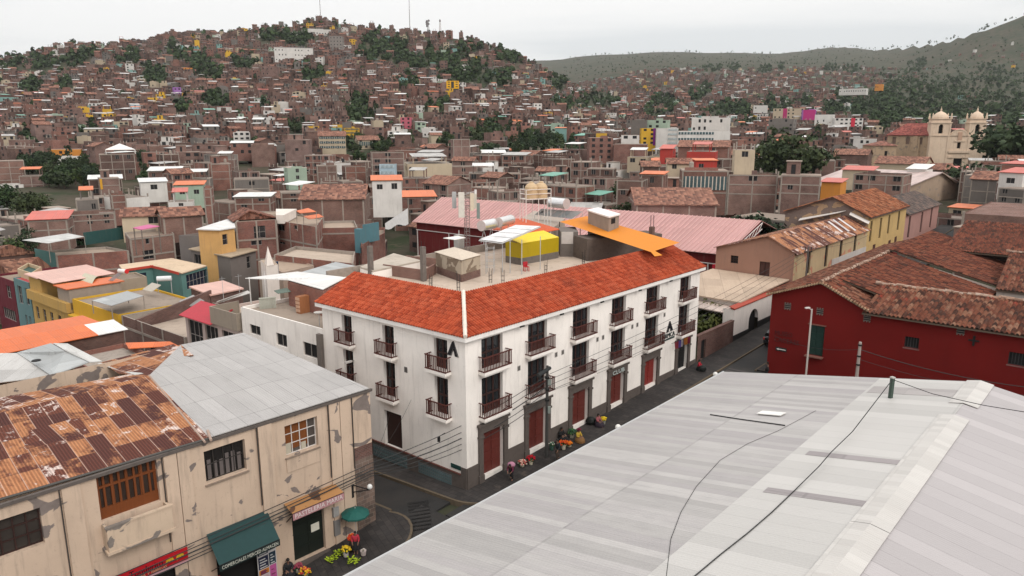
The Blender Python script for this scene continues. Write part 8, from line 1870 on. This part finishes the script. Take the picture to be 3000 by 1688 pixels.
def flowers():
    G = plain((.02, .06, .025), .8); G2 = plain((.05, .11, .03), .8)
    def bucket(px, py, lab, cols, r=.3, h=.34, bc=(.55, .5, .38), n=60, fh=.28):
        p = gp(px, py); t = thing('flower_bucket', lab, 'flower bucket', p, 'flower buckets on the pavement'); m = MB(); m.lathe(p, [(.14, 0), (.18, h), (.185, h), (.15, h-.02)], 14); m.build('bucket', plain(bc, .5), t)
        m = MB(); bunch(m, (p[0], p[1], p[2]+h+fh*.3), r, n, int(px), .055); m.build('blooms', [plain(cols[0], .7), plain(cols[1], .7)], t); m = MB(); bunch(m, (p[0], p[1], p[2]+h-.02), r*.8, 30, int(py), .05, .5); m.build('leaves', [G, G2], t)
    bucket(1555, 1360, 'white bucket heaped with deep red roses', ((.42, .01, .02), (.3, .008, .015)), .36)
    bucket(1530, 1366, 'low bucket of mixed red and cream flowers beside the red roses', ((.45, .12, .1), (.6, .5, .4)), .34, .16)
    bucket(1651, 1316, 'white bucket of bright orange flowers behind the walking man', ((.62, .1, .01), (.55, .06, .01)), .42)
    bucket(1668, 1308, 'small bucket of orange flowers right of the larger orange one', ((.68, .2, .01), (.6, .12, .01)), .26, .15)
    bucket(1616, 1318, 'dark green bucket with a few white flowers left of the walking man', ((.6, .55, .5), (.05, .12, .07)), .22, .4, (.04, .09, .07), 22)
    bucket(1675, 1282, 'bucket of green leaves beside the seller with the burgundy hat', ((.03, .1, .05), (.05, .12, .03)), .38)
    bucket(1768, 1242, 'bunch of yellow flowers in a bucket beside the seller in pink', ((.7, .5, .02), (.6, .42, .02)), .3, .3, (.3, .3, .25))
    bucket(1014, 1630, 'white bucket of yellow flowers under the green umbrella', ((.65, .45, .02), (.5, .32, .02)), .3, .36, (.5, .45, .42))
    bucket(1032, 1612, 'tall bucket of orange-red flowers under the green umbrella', ((.7, .12, .01), (.55, .04, .02)), .3, .75, (.06, .05, .05))
    bucket(1065, 1626, 'small pale bucket at the right of the green umbrella', ((.5, .46, .42), (.3, .25, .2)), .08, .3, (.5, .42, .4), 8, .1)
    bucket(895, 1688, 'bucket of yellow and red flowers at the bottom edge by the dark door', ((.7, .4, .02), (.5, .05, .04)), .36, .2)
    bucket(874, 1676, 'bucket of pinkish red flowers next to the seated person in black and white', ((.35, .07, .1), (.25, .04, .07)), .3, .25)
    for px, py, lab in ((970, 1642, 'heap of lime green leaves left of the white bucket'), (1034, 1648, 'heap of lime green leaves right of the white bucket'), (996, 1624, 'smaller heap of lime green leaves behind the white bucket')):
        p = gp(px, py); m = MB(); q = random.Random(px)
        for _ in range(40): o = Vector((p[0]+q.uniform(-.3, .3), p[1]+q.uniform(-.3, .3), p[2]+q.uniform(.02, .2))); a = q.uniform(0, 6.28); d = Vector((math.cos(a)*.16, math.sin(a)*.16, q.uniform(-.05, .12))); s = Vector((-d.y, d.x, 0))*.35; m.slab([tuple(o), tuple(o+d*.5+s), tuple(o+d), tuple(o+d*.5-s)], .01)
        solo(m, 'leaf_heap', plain((.32, .42, .02), .7), lab, 'leaves', p)
    for px, py, r, lab in ((1731, 1243, .42, 'big black sack beside the seller in pink'), (1633, 1284, .32, 'black sack against the wall beside the pole'), (2058, 1088, .4, 'dark green sack in front of the seated person in crimson')):
        p = gp(px, py); m = MB(); m.ball((p[0], p[1], p[2]+r*.7), r, 12, 0, (1, .8, .85), .1); solo(m, 'sack', plain((.012, .014, .013), .6), lab, 'sack', p)
    p = gp(1040, 1640); c = at(1040, 1489, 1.35); t = thing('market_umbrella', 'round dark green umbrella over the flower stall at the stone corner', 'umbrella', (c[0], c[1], ground_near(*uv(c)))); m = MB(); n = 10; r = .86
    for i in range(n):
        a0, a1 = 2*math.pi*i/n, 2*math.pi*(i+1)/n
        for r0, z0, r1, z1 in ((0, .0, r*.5, -.1), (r*.5, -.1, r, -.34)): m.face([(c[0]+r0*math.cos(a0), c[1]+r0*math.sin(a0), c[2]+z0), (c[0]+r1*math.cos(a0), c[1]+r1*math.sin(a0), c[2]+z1), (c[0]+r1*math.cos(a1), c[1]+r1*math.sin(a1), c[2]+z1+.0), (c[0]+r0*math.cos(a1), c[1]+r0*math.sin(a1), c[2]+z0)])
        b0 = (c[0]+r*math.cos(a0), c[1]+r*math.sin(a0), c[2]-.34); b1 = (c[0]+r*math.cos(a1), c[1]+r*math.sin(a1), c[2]-.34); m.face([b0, b1, (b1[0], b1[1], b1[2]-.1), (b0[0], b0[1], b0[2]-.1)])
    m.build('canopy', plain((.012, .09, .075), .7), t); m = MB(); m.tube((c[0], c[1], ground_near(*uv(c))), (c[0], c[1], c[2]+.06), .022); m.build('pole', GALV, t)
    m = MB()
    for i in range(n): a0 = 2*math.pi*i/n; m.tube((c[0], c[1], c[2]-.02), (c[0]+r*math.cos(a0), c[1]+r*math.sin(a0), c[2]-.35), .008, .008, 4)
    m.build('rib', GALV, t)
people(); flowers()
# ================================================================== car, poles, lamps, wires
def car():
    o = W(41., -3.85, ground_near(41, -4.3)-.12); t = thing('parked_car', 'black car seen from behind with pale red tail lights beside the museum corner', 'car', o); D = U; N = (D[1], -D[0]); fr = lambda a, d, z: (o[0]+D[0]*a+N[0]*d, o[1]+D[1]*a+N[1]*d, o[2]+z); BK = plain((.008, .009, .01), .25, .6)
    def loft(secs, mi=0):
        m = MB(); R_ = [[fr(x, s*w, z) for s, w, z in ((-1, w0, z0), (1, w0, z0), (1, w1, zm), (1, w2, z1), (-1, w2, z1), (-1, w1, zm))] for x, w0, w1, w2, z0, zm, z1 in secs]
        for a, b in zip(R_, R_[1:]):
            for i in range(6): j = (i+1) % 6; m.face([a[i], a[j], b[j], b[i]], mi)
        m.face(R_[0][::-1], mi); m.face(R_[-1], mi); return m
    loft([(0, .75, .82, .78, .35, .7, .95), (.15, .82, .9, .84, .28, .7, 1.02), (3.2, .84, .9, .82, .28, .7, 1.0), (4.1, .8, .86, .76, .3, .65, .85), (4.35, .7, .76, .68, .38, .6, .75)]).build('body', BK, t)
    loft([(.25, .84, .8, .68, .98, 1.2, 1.45), (.75, .84, .8, .66, 1., 1.3, 1.66), (2.2, .84, .8, .66, 1., 1.3, 1.66), (3.1, .82, .74, .6, .98, 1.05, 1.1)]).build('cabin', BK, t)
    m = MB(); m.face([fr(.2, -.66, 1.0), fr(.2, .66, 1.0), fr(.62, .56, 1.6), fr(.62, -.56, 1.6)]); m.build('rear_window', glass((.09, .1, .11), .15), t)
    for s in (-1, 1):
        m = MB(); m.face([fr(.9, s*.845, 1.05), fr(2.7, s*.845, 1.05), fr(2.1, s*.7, 1.6), fr(.9, s*.7, 1.6)]); m.build('side_window', glass((.03, .035, .04), .1), t)
        m = MB(); m.obox(fr, -.03, .1, s*.82-.12 if s > 0 else -.86, s*.82+.04 if s > 0 else -.7, .72, .98); m.build('tail_light', plain((.5, .06, .06), .25, .6), t)
        m = MB(); m.obox(fr, 4.2, 4.34, s*.6-.12, s*.6+.12, .58, .72); m.build('headlight', glass((.6, .6, .6), .1), t)
        m = MB(); m.box(fr(2.75, s*1., 1.05), (.06, .1, .07), 0, FU); m.build('mirror', BK, t)
        for x in (.85, 3.4):
            m = MB(); m.tube(fr(x, s*.7, .33), fr(x, s*.91, .33), .33, .33, 18); w = m.build('tyre', plain((.012, .012, .012), .9), t); m = MB(); m.tube(fr(x, s*.86, .33), fr(x, s*.925, .33), .2, .19, 12); m.build('rim', metal((.4, .4, .42)), w)
    m = MB(); m.obox(fr, -.045, .0, -.26, .26, .62, .74); m.build('number_plate', plain((.6, .58, .55)), t); m = MB(); m.obox(fr, -.06, .1, -.8, .8, .38, .55); m.build('bumper', plain((.02, .02, .02), .5), t)
car()
def poles():
    def lamp_globe(c, a, lab):
        t = thing('globe_lamp', lab, 'lamp', c, 'white globe lamps on the market eave'); m = MB(); m.ball(c, .2, 12); m.build('globe', plain((.72, .7, .66), .3), t); m = MB(); m.tube((c[0], c[1], c[2]-.2), (c[0], c[1], c[2]-.5), .05); m.tube((c[0], c[1], c[2]-.5), (a[0], a[1], a[2]), .04); m.build('bracket', DARK, t)
    for px, py, lab in ((1811, 1252, 'white globe lamp above the market eave opposite the flower sellers'), (2096, 1097, 'white globe lamp above the market eave near the museum corner')):
        c = at(px, py, 4.75); a, b = uv(c); lamp_globe(c, W(a, -8.8, 4.2), lab)
    # black utility pole by the second door
    p = W(8.55, -.75, .2); p = (*at(1601, 1338, .3)[:2], .25); zt = zcol(p, 1622, 1072); t = thing('utility_pole', 'dark utility pole with a black lamp head in front of the white corner building', 'pole', p); m = MB(); m.tube(p, (p[0], p[1], zt), .13, .09, 8); m.build('shaft', plain((.05, .048, .045)), t)
    a = W(*uv(p), 0); m = MB(); c = Vector((p[0], p[1], zt-.35)); d = Vector((-U[0], -U[1], 0)); m.tube(tuple(c-d*.3+Vector((0, 0, .12))), tuple(c+d*1.05+Vector((0, 0, -.12))), .13, .17, 8); m.build('lamp_head', plain((.02, .022, .022), .5), t)
    m = MB()
    for z in (zt-.9, zt-1.8, zt-2.6): m.box((p[0], p[1], z), (.16, .16, .05)); 
    m.build('clamp', DARK, t); m = MB(); m.box((p[0]+.15, p[1]-.12, zt-1.2), (.12, .1, .2)); m.box((p[0]+.15, p[1]-.12, zt-3.3), (.1, .1, .25)); m.build('junction_box', plain((.2, .22, .2)), t)
    # far pole
    q = (*W(57, -1.3)[:2], 2.); zq = zcol(q, 2347, 722); t = thing('utility_pole', 'utility pole with insulators in front of the pinkish gabled house', 'pole', q); m = MB(); m.tube(q, (q[0], q[1], zq), .14, .1, 8); m.build('shaft', plain((.12, .1, .09)), t); m = MB()
    for k in (-.35, 0, .35): m.tube((q[0]+k, q[1], zq-.5), (q[0]+k, q[1], zq), .05)
    m.box((q[0], q[1], zq-.6), (.5, .05, .05)); m.build('insulators', DARK, t)
    # poles in front of the museum
    for px, pt, pb, lab, mt, r, lamp in ((2360, 905, 1112, 'thin white street lamp pole in front of the green museum door', plain((.45, .4, .36)), .08, True), (2508, 1003, 1122, 'grey concrete utility pole in front of the red museum wall', plain((.34, .29, .26)), .14, False)):
        b = at(px, pb, 4.2); g = ground_near(*uv(b)); top = (2373 if lamp else 2527); z = zcol(b, top, pt); t = thing('street_pole', lab, 'pole', (b[0], b[1], g)); m = MB(); m.tube((b[0], b[1], g), (b[0], b[1], z), r*1.15, r*.8, 8); m.build('shaft', mt, t)
        if lamp: m = MB(); m.tube((b[0], b[1], z-.1), (b[0]-.3, b[1]-.1, z+.1), .03); m.box((b[0]-.4, b[1]-.12, z+.12), (.2, .09, .05), 0, .3); m.build('lamp_head', plain((.5, .45, .42)), t)
        else:
            m = MB(); 
            for z2 in (z-.3, z-1.2, z-1.9): m.tube((b[0], b[1], z2), (b[0], b[1], z2+.12), r*1.2, r*1.2, 8)
            m.build('clamp', DARK, t); PQ.append((b[0], b[1], z-.6))
    # curved lamp in the left street
    b = W(-1.25, 6.5, -.4); b = (*at(1069, 1107, 5.2)[:2], -.9); z = zcol(b, 1066, 1050); t = thing('street_lamp', 'curved grey street lamp beside the left wall of the corner building', 'street lamp', b); m = MB(); m.tube(b, (b[0], b[1], z-.5), .07, .05, 8)
    d = Vector(W(0, 0))-Vector(W(1, 0)); pts = [(b[0], b[1], z-.5), (b[0]+d.x*.1, b[1]+d.y*.1, z-.15), (b[0]+d.x*.5, b[1]+d.y*.5, z+.02), (b[0]+d.x*1.2, b[1]+d.y*1.2, z+.06)]; m.path(pts, .04, 6); m.build('pole', plain((.2, .18, .17)), t); m = MB(); e = pts[-1]; m.box((e[0]+d.x*.25, e[1]+d.y*.25, e[2]), (.3, .1, .06), 0, FU); m.build('lamp_head', plain((.45, .42, .4)), t)
    # wires
    def wire(a, b, sag, lab, r=.018, n=10):
        m = MB(); A, B = Vector(a), Vector(b); m.path([tuple(A.lerp(B, i/n)-Vector((0, 0, sag*4*(i/n)*(1-i/n)))) for i in range(n+1)], r, 4); o = m.build('wire', WIRE, None, orig=A); tag(o, lab, 'wire', 'overhead wires along the street'); return o
    cx = [W(-6.3+k*.0, 2.0, z) for k, z in enumerate((3.6, 3.3, 3.1, 2.9, 2.75))]
    names = ['topmost', 'second', 'third', 'fourth', 'lowest']
    for k in range(5):
        st = (p[0], p[1], zt-.7-.42*k); wire(st, cx[k], .55+.12*k, f'{names[k]} black wire from the dark utility pole to the cream building corner', .026+.014*(k == 2)); 
        e = CF(-0.5, .45, 2.9-.09*k-.0); wire(cx[k], e, .25+.06*k, f'{names[k]} black wire along the front of the cream building', .028+.014*(k == 2))
        if k < 4: wire(st, (q[0]+(k-1.5)*.2, q[1], zq-.1-.35*k), .5+.15*k, f'{names[k]} black wire along the street to the far utility pole', .018)
    wire(W(-5.8, 2.2, 3.9), W(-.05, 7.5, 3.6), .25, 'thin wire crossing the left street at door height', .012); wire(W(-5.8, 2.2, 3.6), W(-.05, 5.2, 5.2), .3, 'thin wire rising to the balcony of the corner building', .012)
    b = PQ[0]; wire(b, W(32.9, -7.2, 5.), .5, 'wire from the grey concrete pole left along the museum wall', .016); wire(b, W(32.6, -30, 4.9), .6, 'upper wire from the grey concrete pole right along the museum wall', .03); wire((b[0], b[1], b[2]-.8), W(32.6, -30, 4.3), .6, 'lower wire from the grey concrete pole right along the museum wall', .016)
    wire((q[0], q[1], zq-.2), W(84, -.4, 8.2), .5, 'wire from the far utility pole along the yellow house', .02)
    p2 = W(25.5, -.3, 5.0); wire(p2, W(8.6, -.6, 4.9), .3, 'thin wire looping under the balconies of the corner building', .012)
PQ = []
poles()
# ================================================================== terrain, streets, sky, camera
def build_ground():
    nx, ny = 150, 190; xs = [-1.35+2.7*i/nx for i in range(nx+1)]
    ys = [-45+60*j/20 for j in range(20)]+[15*(7200/15)**(j/(ny-20)) for j in range(ny-19)]
    v = []; f = []
    for y in ys:
        wd = max(y, 0)*.9+110
        for a in xs:
            x = a*wd; z = T(x, y); v.append((x, y, z-(.35 if y < 160 else .35*(1-sstep(160, 300, y)))))
    n1 = nx+1
    for j in range(len(ys)-1):
        for i in range(nx): f.append((j*n1+i, j*n1+i+1, (j+1)*n1+i+1, (j+1)*n1+i))
    me = bpy.data.meshes.new('terrain'); me.from_pydata(v, [], f); me.polygons.foreach_set('use_smooth', [True]*len(f)); me.uv_layers.new(name='UVMap')
    n = NT('hill_ground'); p = n.pos()
    c = n.ramp(n.noise(p, .012, 6., .65), [(.3, (.03, .038, .022)), (.48, (.06, .055, .038)), (.62, (.085, .065, .048)), (.75, (.045, .048, .03))])
    c = n.mix(n.ramp(n.noise(p, .06, 6., .75), [(.45, 0.), (.6, .85)]), c, (.03, .042, .02))
    c = n.mix(n.ramp(n.noise(p, .11, 3., .6), [(.62, 0.), (.7, .5)]), c, (.2, .14, .11))
    me.materials.append(n.fin(c, .95, .1)); o = bpy.data.objects.new('terrain', me); COL.objects.link(o); tag(o, kind='structure')
def street_piece(name, poly, mat, up, depth=.6, fine=2.):
    """street surface following the ground plane; poly in street coordinates, split along u for the slope break"""
    m = MB(); g = lambda a, b: ground_near(a, b)+up
    top = [W(a, b, g(a, b)) for a, b in poly]
    m.face(top)
    n = len(poly)
    for i in range(n):
        p, q = top[i], top[(i+1) % n]; m.face([p, q, (q[0], q[1], q[2]-depth), (p[0], p[1], p[2]-depth)])
    o = m.build(name, mat); tag(o, kind='structure'); return o
def build_streets():
    n = NT('asphalt'); p = n.pos(); c = n.mix(n.noise(p, .7, 5., .7), (.016, .0155, .0155), (.036, .034, .033)); c = n.mix(n.ramp(n.noise(p, .25, 4.), [(.45, 0.), (.7, .6)]), c, (.05, .041, .036)); n.bump(n.noise(p, 30, 3), .3); ROAD = n.fin(c, .8, .3)
    n = NT('paving'); p = n.pos(); bt = n.n('TexBrick'); n.l(n.UV(), bt.inputs['Vector']); bt.inputs['Scale'].default_value = 1; bt.inputs['Brick Width'].default_value = .62; bt.inputs['Row Height'].default_value = .4; bt.inputs['Mortar Size'].default_value = .012
    for k, v in (('Color1', (.055, .047, .044, 1)), ('Color2', (.038, .034, .033, 1)), ('Mortar', (.02, .018, .017, 1))): bt.inputs[k].default_value = v
    c = n.mix(1., bt.outputs[0], n.ramp(n.noise(p, .5, 5., .7), [(.3, .55), (.6, 1.), (.8, 1.3)]), 'MULTIPLY'); c = n.mix(n.ramp(n.noise(p, 1.6, 5.), [(.6, 0.), (.75, .5)]), c, (.13, .1, .08)); PAV = n.fin(c, .85, .25)
    KERB = concrete((.13, .1, .07), .4)
    # road along u and cross street along v
    street_piece('road', [(-3, -6.4), (45, -6.4), (140, -6.4), (140, -1), (-3, -1)], ROAD, -.13)
    street_piece('road', [(-45, -9.), (-3, -9.), (-3, 1.2), (-45, 1.2)], ROAD, -.13)
    street_piece('road', [(-6, 0), (0, 0), (0, 90), (-6, 90)], ROAD, -.13+.004)
    street_piece('road', [(20, -9), (33, -9), (33, -60), (20, -60)][::-1], ROAD, -.134)
    # pavements: hotel corner rounded
    arc = lambda cx, cy, r, a0, a1, n=6: [(cx+r*math.cos(R(lerp(a0, a1, k/n))), cy+r*math.sin(R(lerp(a0, a1, k/n)))) for k in range(n+1)]
    street_piece('pavement', [(.3, -2.75), (140, -2.75), (140, .05), (.3, .05)], PAV, 0)
    street_piece('pavement', [(.3, -2.75), (.3, .05), (.05, .05), (.05, 90), (-1.45, 90), (-1.45, 0)]+arc(1.35, 0., 2.78, 180, 247, 8)[1:], PAV, .002)
    street_piece('kerb', [(.3, -2.9), (140, -2.9), (140, -2.75), (.3, -2.75)], KERB, .004)
    street_piece('kerb', [(-1.6, 90), (-1.6, 0)]+arc(1.35, 0, 2.93, 180, 249, 8)[1:]+arc(1.35, 0, 2.78, 249, 180, 8)[:-1]+[(-1.45, 0), (-1.45, 90)], KERB, .005)
    street_piece('pavement', [(-5.8, 2.6), (-5.8, 90), (-4.6, 90), (-4.6, 2.4)]+arc(-7.4, 1.5, 2.75, 18, -88, 8)+[(-45, -1.25), (-45, 2.6)], PAV, .001)
    street_piece('kerb', [(-4.6, 90), (-4.45, 90), (-4.45, 2.4)]+arc(-7.4, 1.5, 2.9, 18, -88, 8)+[(-45, -1.4), (-45, -1.25)]+arc(-7.4, 1.5, 2.75, 18, -88, 8)[::-1]+[(-4.6, 2.4)], KERB, .006)
    street_piece('pavement', [(33.5, -6.7), (33.5, -5.6), (140, -5.6), (140, -6.7)], PAV, .0)
    street_piece('kerb', [(33.3, -5.6), (33.3, -5.45), (140, -5.45), (140, -5.6)], KERB, .004)
    street_piece('pavement', [(31.6, -7), (33, -7), (33, -60), (31.6, -60)], PAV, .0)
    # zebra-like worn stripes, drain slots, manholes
    WORN = concrete((.09, .08, .078), .5)
    for k in range(9):
        b = -5.6-0*k; a = 27.5+k*.62
        street_piece('road_marking', [(a, -6.3), (a+.3, -6.3), (a+.3, -3.2), (a, -3.2)], WORN, -.126, .003)
    for a, b, r, lab in ((-3.2, -1.9, .36, 'round dark manhole cover in the road nearest the corner pavement'), (-5.2, -2.75, .36, 'round dark manhole cover in the road nearer the market roof')):
        m = MB(); c = W(a, b, ground_near(a, b)-.124); m.lathe(c, [(r, 0), (r, .012), (r*.88, .014), (r*.86, .008)], 20); o = m.build('manhole_cover', plain((.022, .018, .016), .5), None, orig=Vector(c)); tag(o, lab, 'manhole cover', 'manhole covers in the crossing')
    c = [W(a, b, ground_near(a, b)) for a, b in ((-4.6, -2.6), (-1.6, 1.6))]
    for k in range(9):
        a, b = lerp(-4.9, -2.6, k/9), lerp(-.6, 2.2, k/9)
        street_piece('road_marking', [(a-.5, b+.25), (a-.42, b+.33), (a+.55, b-.6), (a+.47, b-.68)], concrete((.03, .028, .028)), -.12, .004)
def build_sky():
    w = bpy.data.worlds.new('World'); SC.world = w; w.use_nodes = True; t = w.node_tree; t.nodes.clear()
    N = lambda ty, **k: [setattr(n, a, b) or n for n in [t.nodes.new('ShaderNode'+ty)] for a, b in (k or {'label': ''}).items()][-1]
    out = N('OutputWorld'); sky = N('TexSky', sky_type='NISHITA'); sky.sun_disc = False; sky.sun_elevation = SUN_EL; sky.sun_rotation = SUN_ROT; sky.altitude = 2700
    b1 = N('Background'); b1.inputs[1].default_value = .1; t.links.new(sky.outputs[0], b1.inputs[0])
    tc = N('TexCoord'); sx = N('SeparateXYZ'); t.links.new(tc.outputs['Generated'], sx.inputs[0])
    # overcast gradient: bright zenith, slightly warm horizon; soft cloud bands
    def M(op, a, b=None):
        n = N('Math', operation=op)
        for i, q in enumerate((a, b)):
            if q is None: continue
            if hasattr(q, 'node'): t.links.new(q, n.inputs[i])
            else: n.inputs[i].default_value = q
        return n.outputs[0]
    z = M('MAXIMUM', sx.outputs[2], 0.)
    dv = N('VectorMath', operation='DIVIDE'); t.links.new(tc.outputs['Generated'], dv.inputs[0]); cb = N('CombineXYZ'); zz = M('ADD', z, .12)
    for i in range(3): t.links.new(zz, cb.inputs[i])
    t.links.new(cb.outputs[0], dv.inputs[1])
    ns = N('TexNoise'); ns.inputs['Scale'].default_value = .55; ns.inputs['Detail'].default_value = 5.; ns.inputs['Roughness'].default_value = .5; ns.inputs['Distortion'].default_value = .6
    mp = N('Mapping'); mp.inputs['Location'].default_value = (3.1, 1.7, 0); mp.inputs['Scale'].default_value = (.55, 1.1, 0); t.links.new(dv.outputs[0], mp.inputs[0]); t.links.new(mp.outputs[0], ns.inputs['Vector'])
    cr = N('ValToRGB'); t.links.new(ns.outputs['Fac'], cr.inputs[0]); e = cr.color_ramp.elements; e[0].position = .36; e[0].color = (.8, .815, .82, 1); e[1].position = .58; e[1].color = (1., .985, .965, 1)
    g = M('ADD', M('MULTIPLY', z, SKY_ZEN), SKY_HOR)
    b2 = N('Background'); t.links.new(cr.outputs[0], b2.inputs[0]); t.links.new(g, b2.inputs[1])
    mx = N('MixShader'); mx.inputs[0].default_value = .95; t.links.new(b1.outputs[0], mx.inputs[1]); t.links.new(b2.outputs[0], mx.inputs[2]); t.links.new(mx.outputs[0], out.inputs[0])
    sd = bpy.data.lights.new('sun', 'SUN'); sd.energy = SUN_E; sd.angle = R(25); sd.color = (1., .95, .88); so = bpy.data.objects.new('sun', sd); COL.objects.link(so)
    so.rotation_euler = (math.pi/2-SUN_EL, 0, math.pi-SUN_ROT+0.)
    d = Vector((math.sin(SUN_ROT)*math.cos(SUN_EL), math.cos(SUN_ROT)*math.cos(SUN_EL), math.sin(SUN_EL)))
    so.rotation_euler = (-d).to_track_quat('-Z', 'Y').to_euler()
SUN_EL, SUN_ROT, SUN_E, SKY_ZEN, SKY_HOR = R(40), R(140), 1.5, 1.15, .93
def build_camera():
    c = bpy.data.cameras.new('camera'); c.sensor_width = 36; c.lens = F/3000*36; c.clip_end = 20000; c.clip_start = .1
    o = bpy.data.objects.new('camera', c); COL.objects.link(o); o.location = (0, 0, H); o.rotation_euler = (math.pi/2-PIT, 0, 0); SC.camera = o
    SC.view_settings.view_transform = 'Standard'; SC.view_settings.look = 'None'; SC.view_settings.exposure = 0; SC.view_settings.gamma = 1
def build_haze():
    m = MB(); x0, x1, y0, y1, z0, z1 = -9000, 9000, -120, 7600, -80, 1300
    q = [(x0, y0), (x1, y0), (x1, y1), (x0, y1)]; m.prism(q, z0, z1, bottom=True)
    mt = bpy.data.materials.new('haze'); mt.use_nodes = True; t = mt.node_tree; t.nodes.clear(); o = t.nodes.new('ShaderNodeOutputMaterial'); v = t.nodes.new('ShaderNodeVolumePrincipled')
    v.inputs['Color'].default_value = (.9, .93, .95, 1); v.inputs['Density'].default_value = HAZE; v.inputs['Anisotropy'].default_value = .2; t.links.new(v.outputs[0], o.inputs['Volume'])
    b = m.build('haze', mt); tag(b, kind='stuff')
HAZE = 4.5e-5
build_ground(); build_streets(); build_sky(); build_camera()
build_haze()
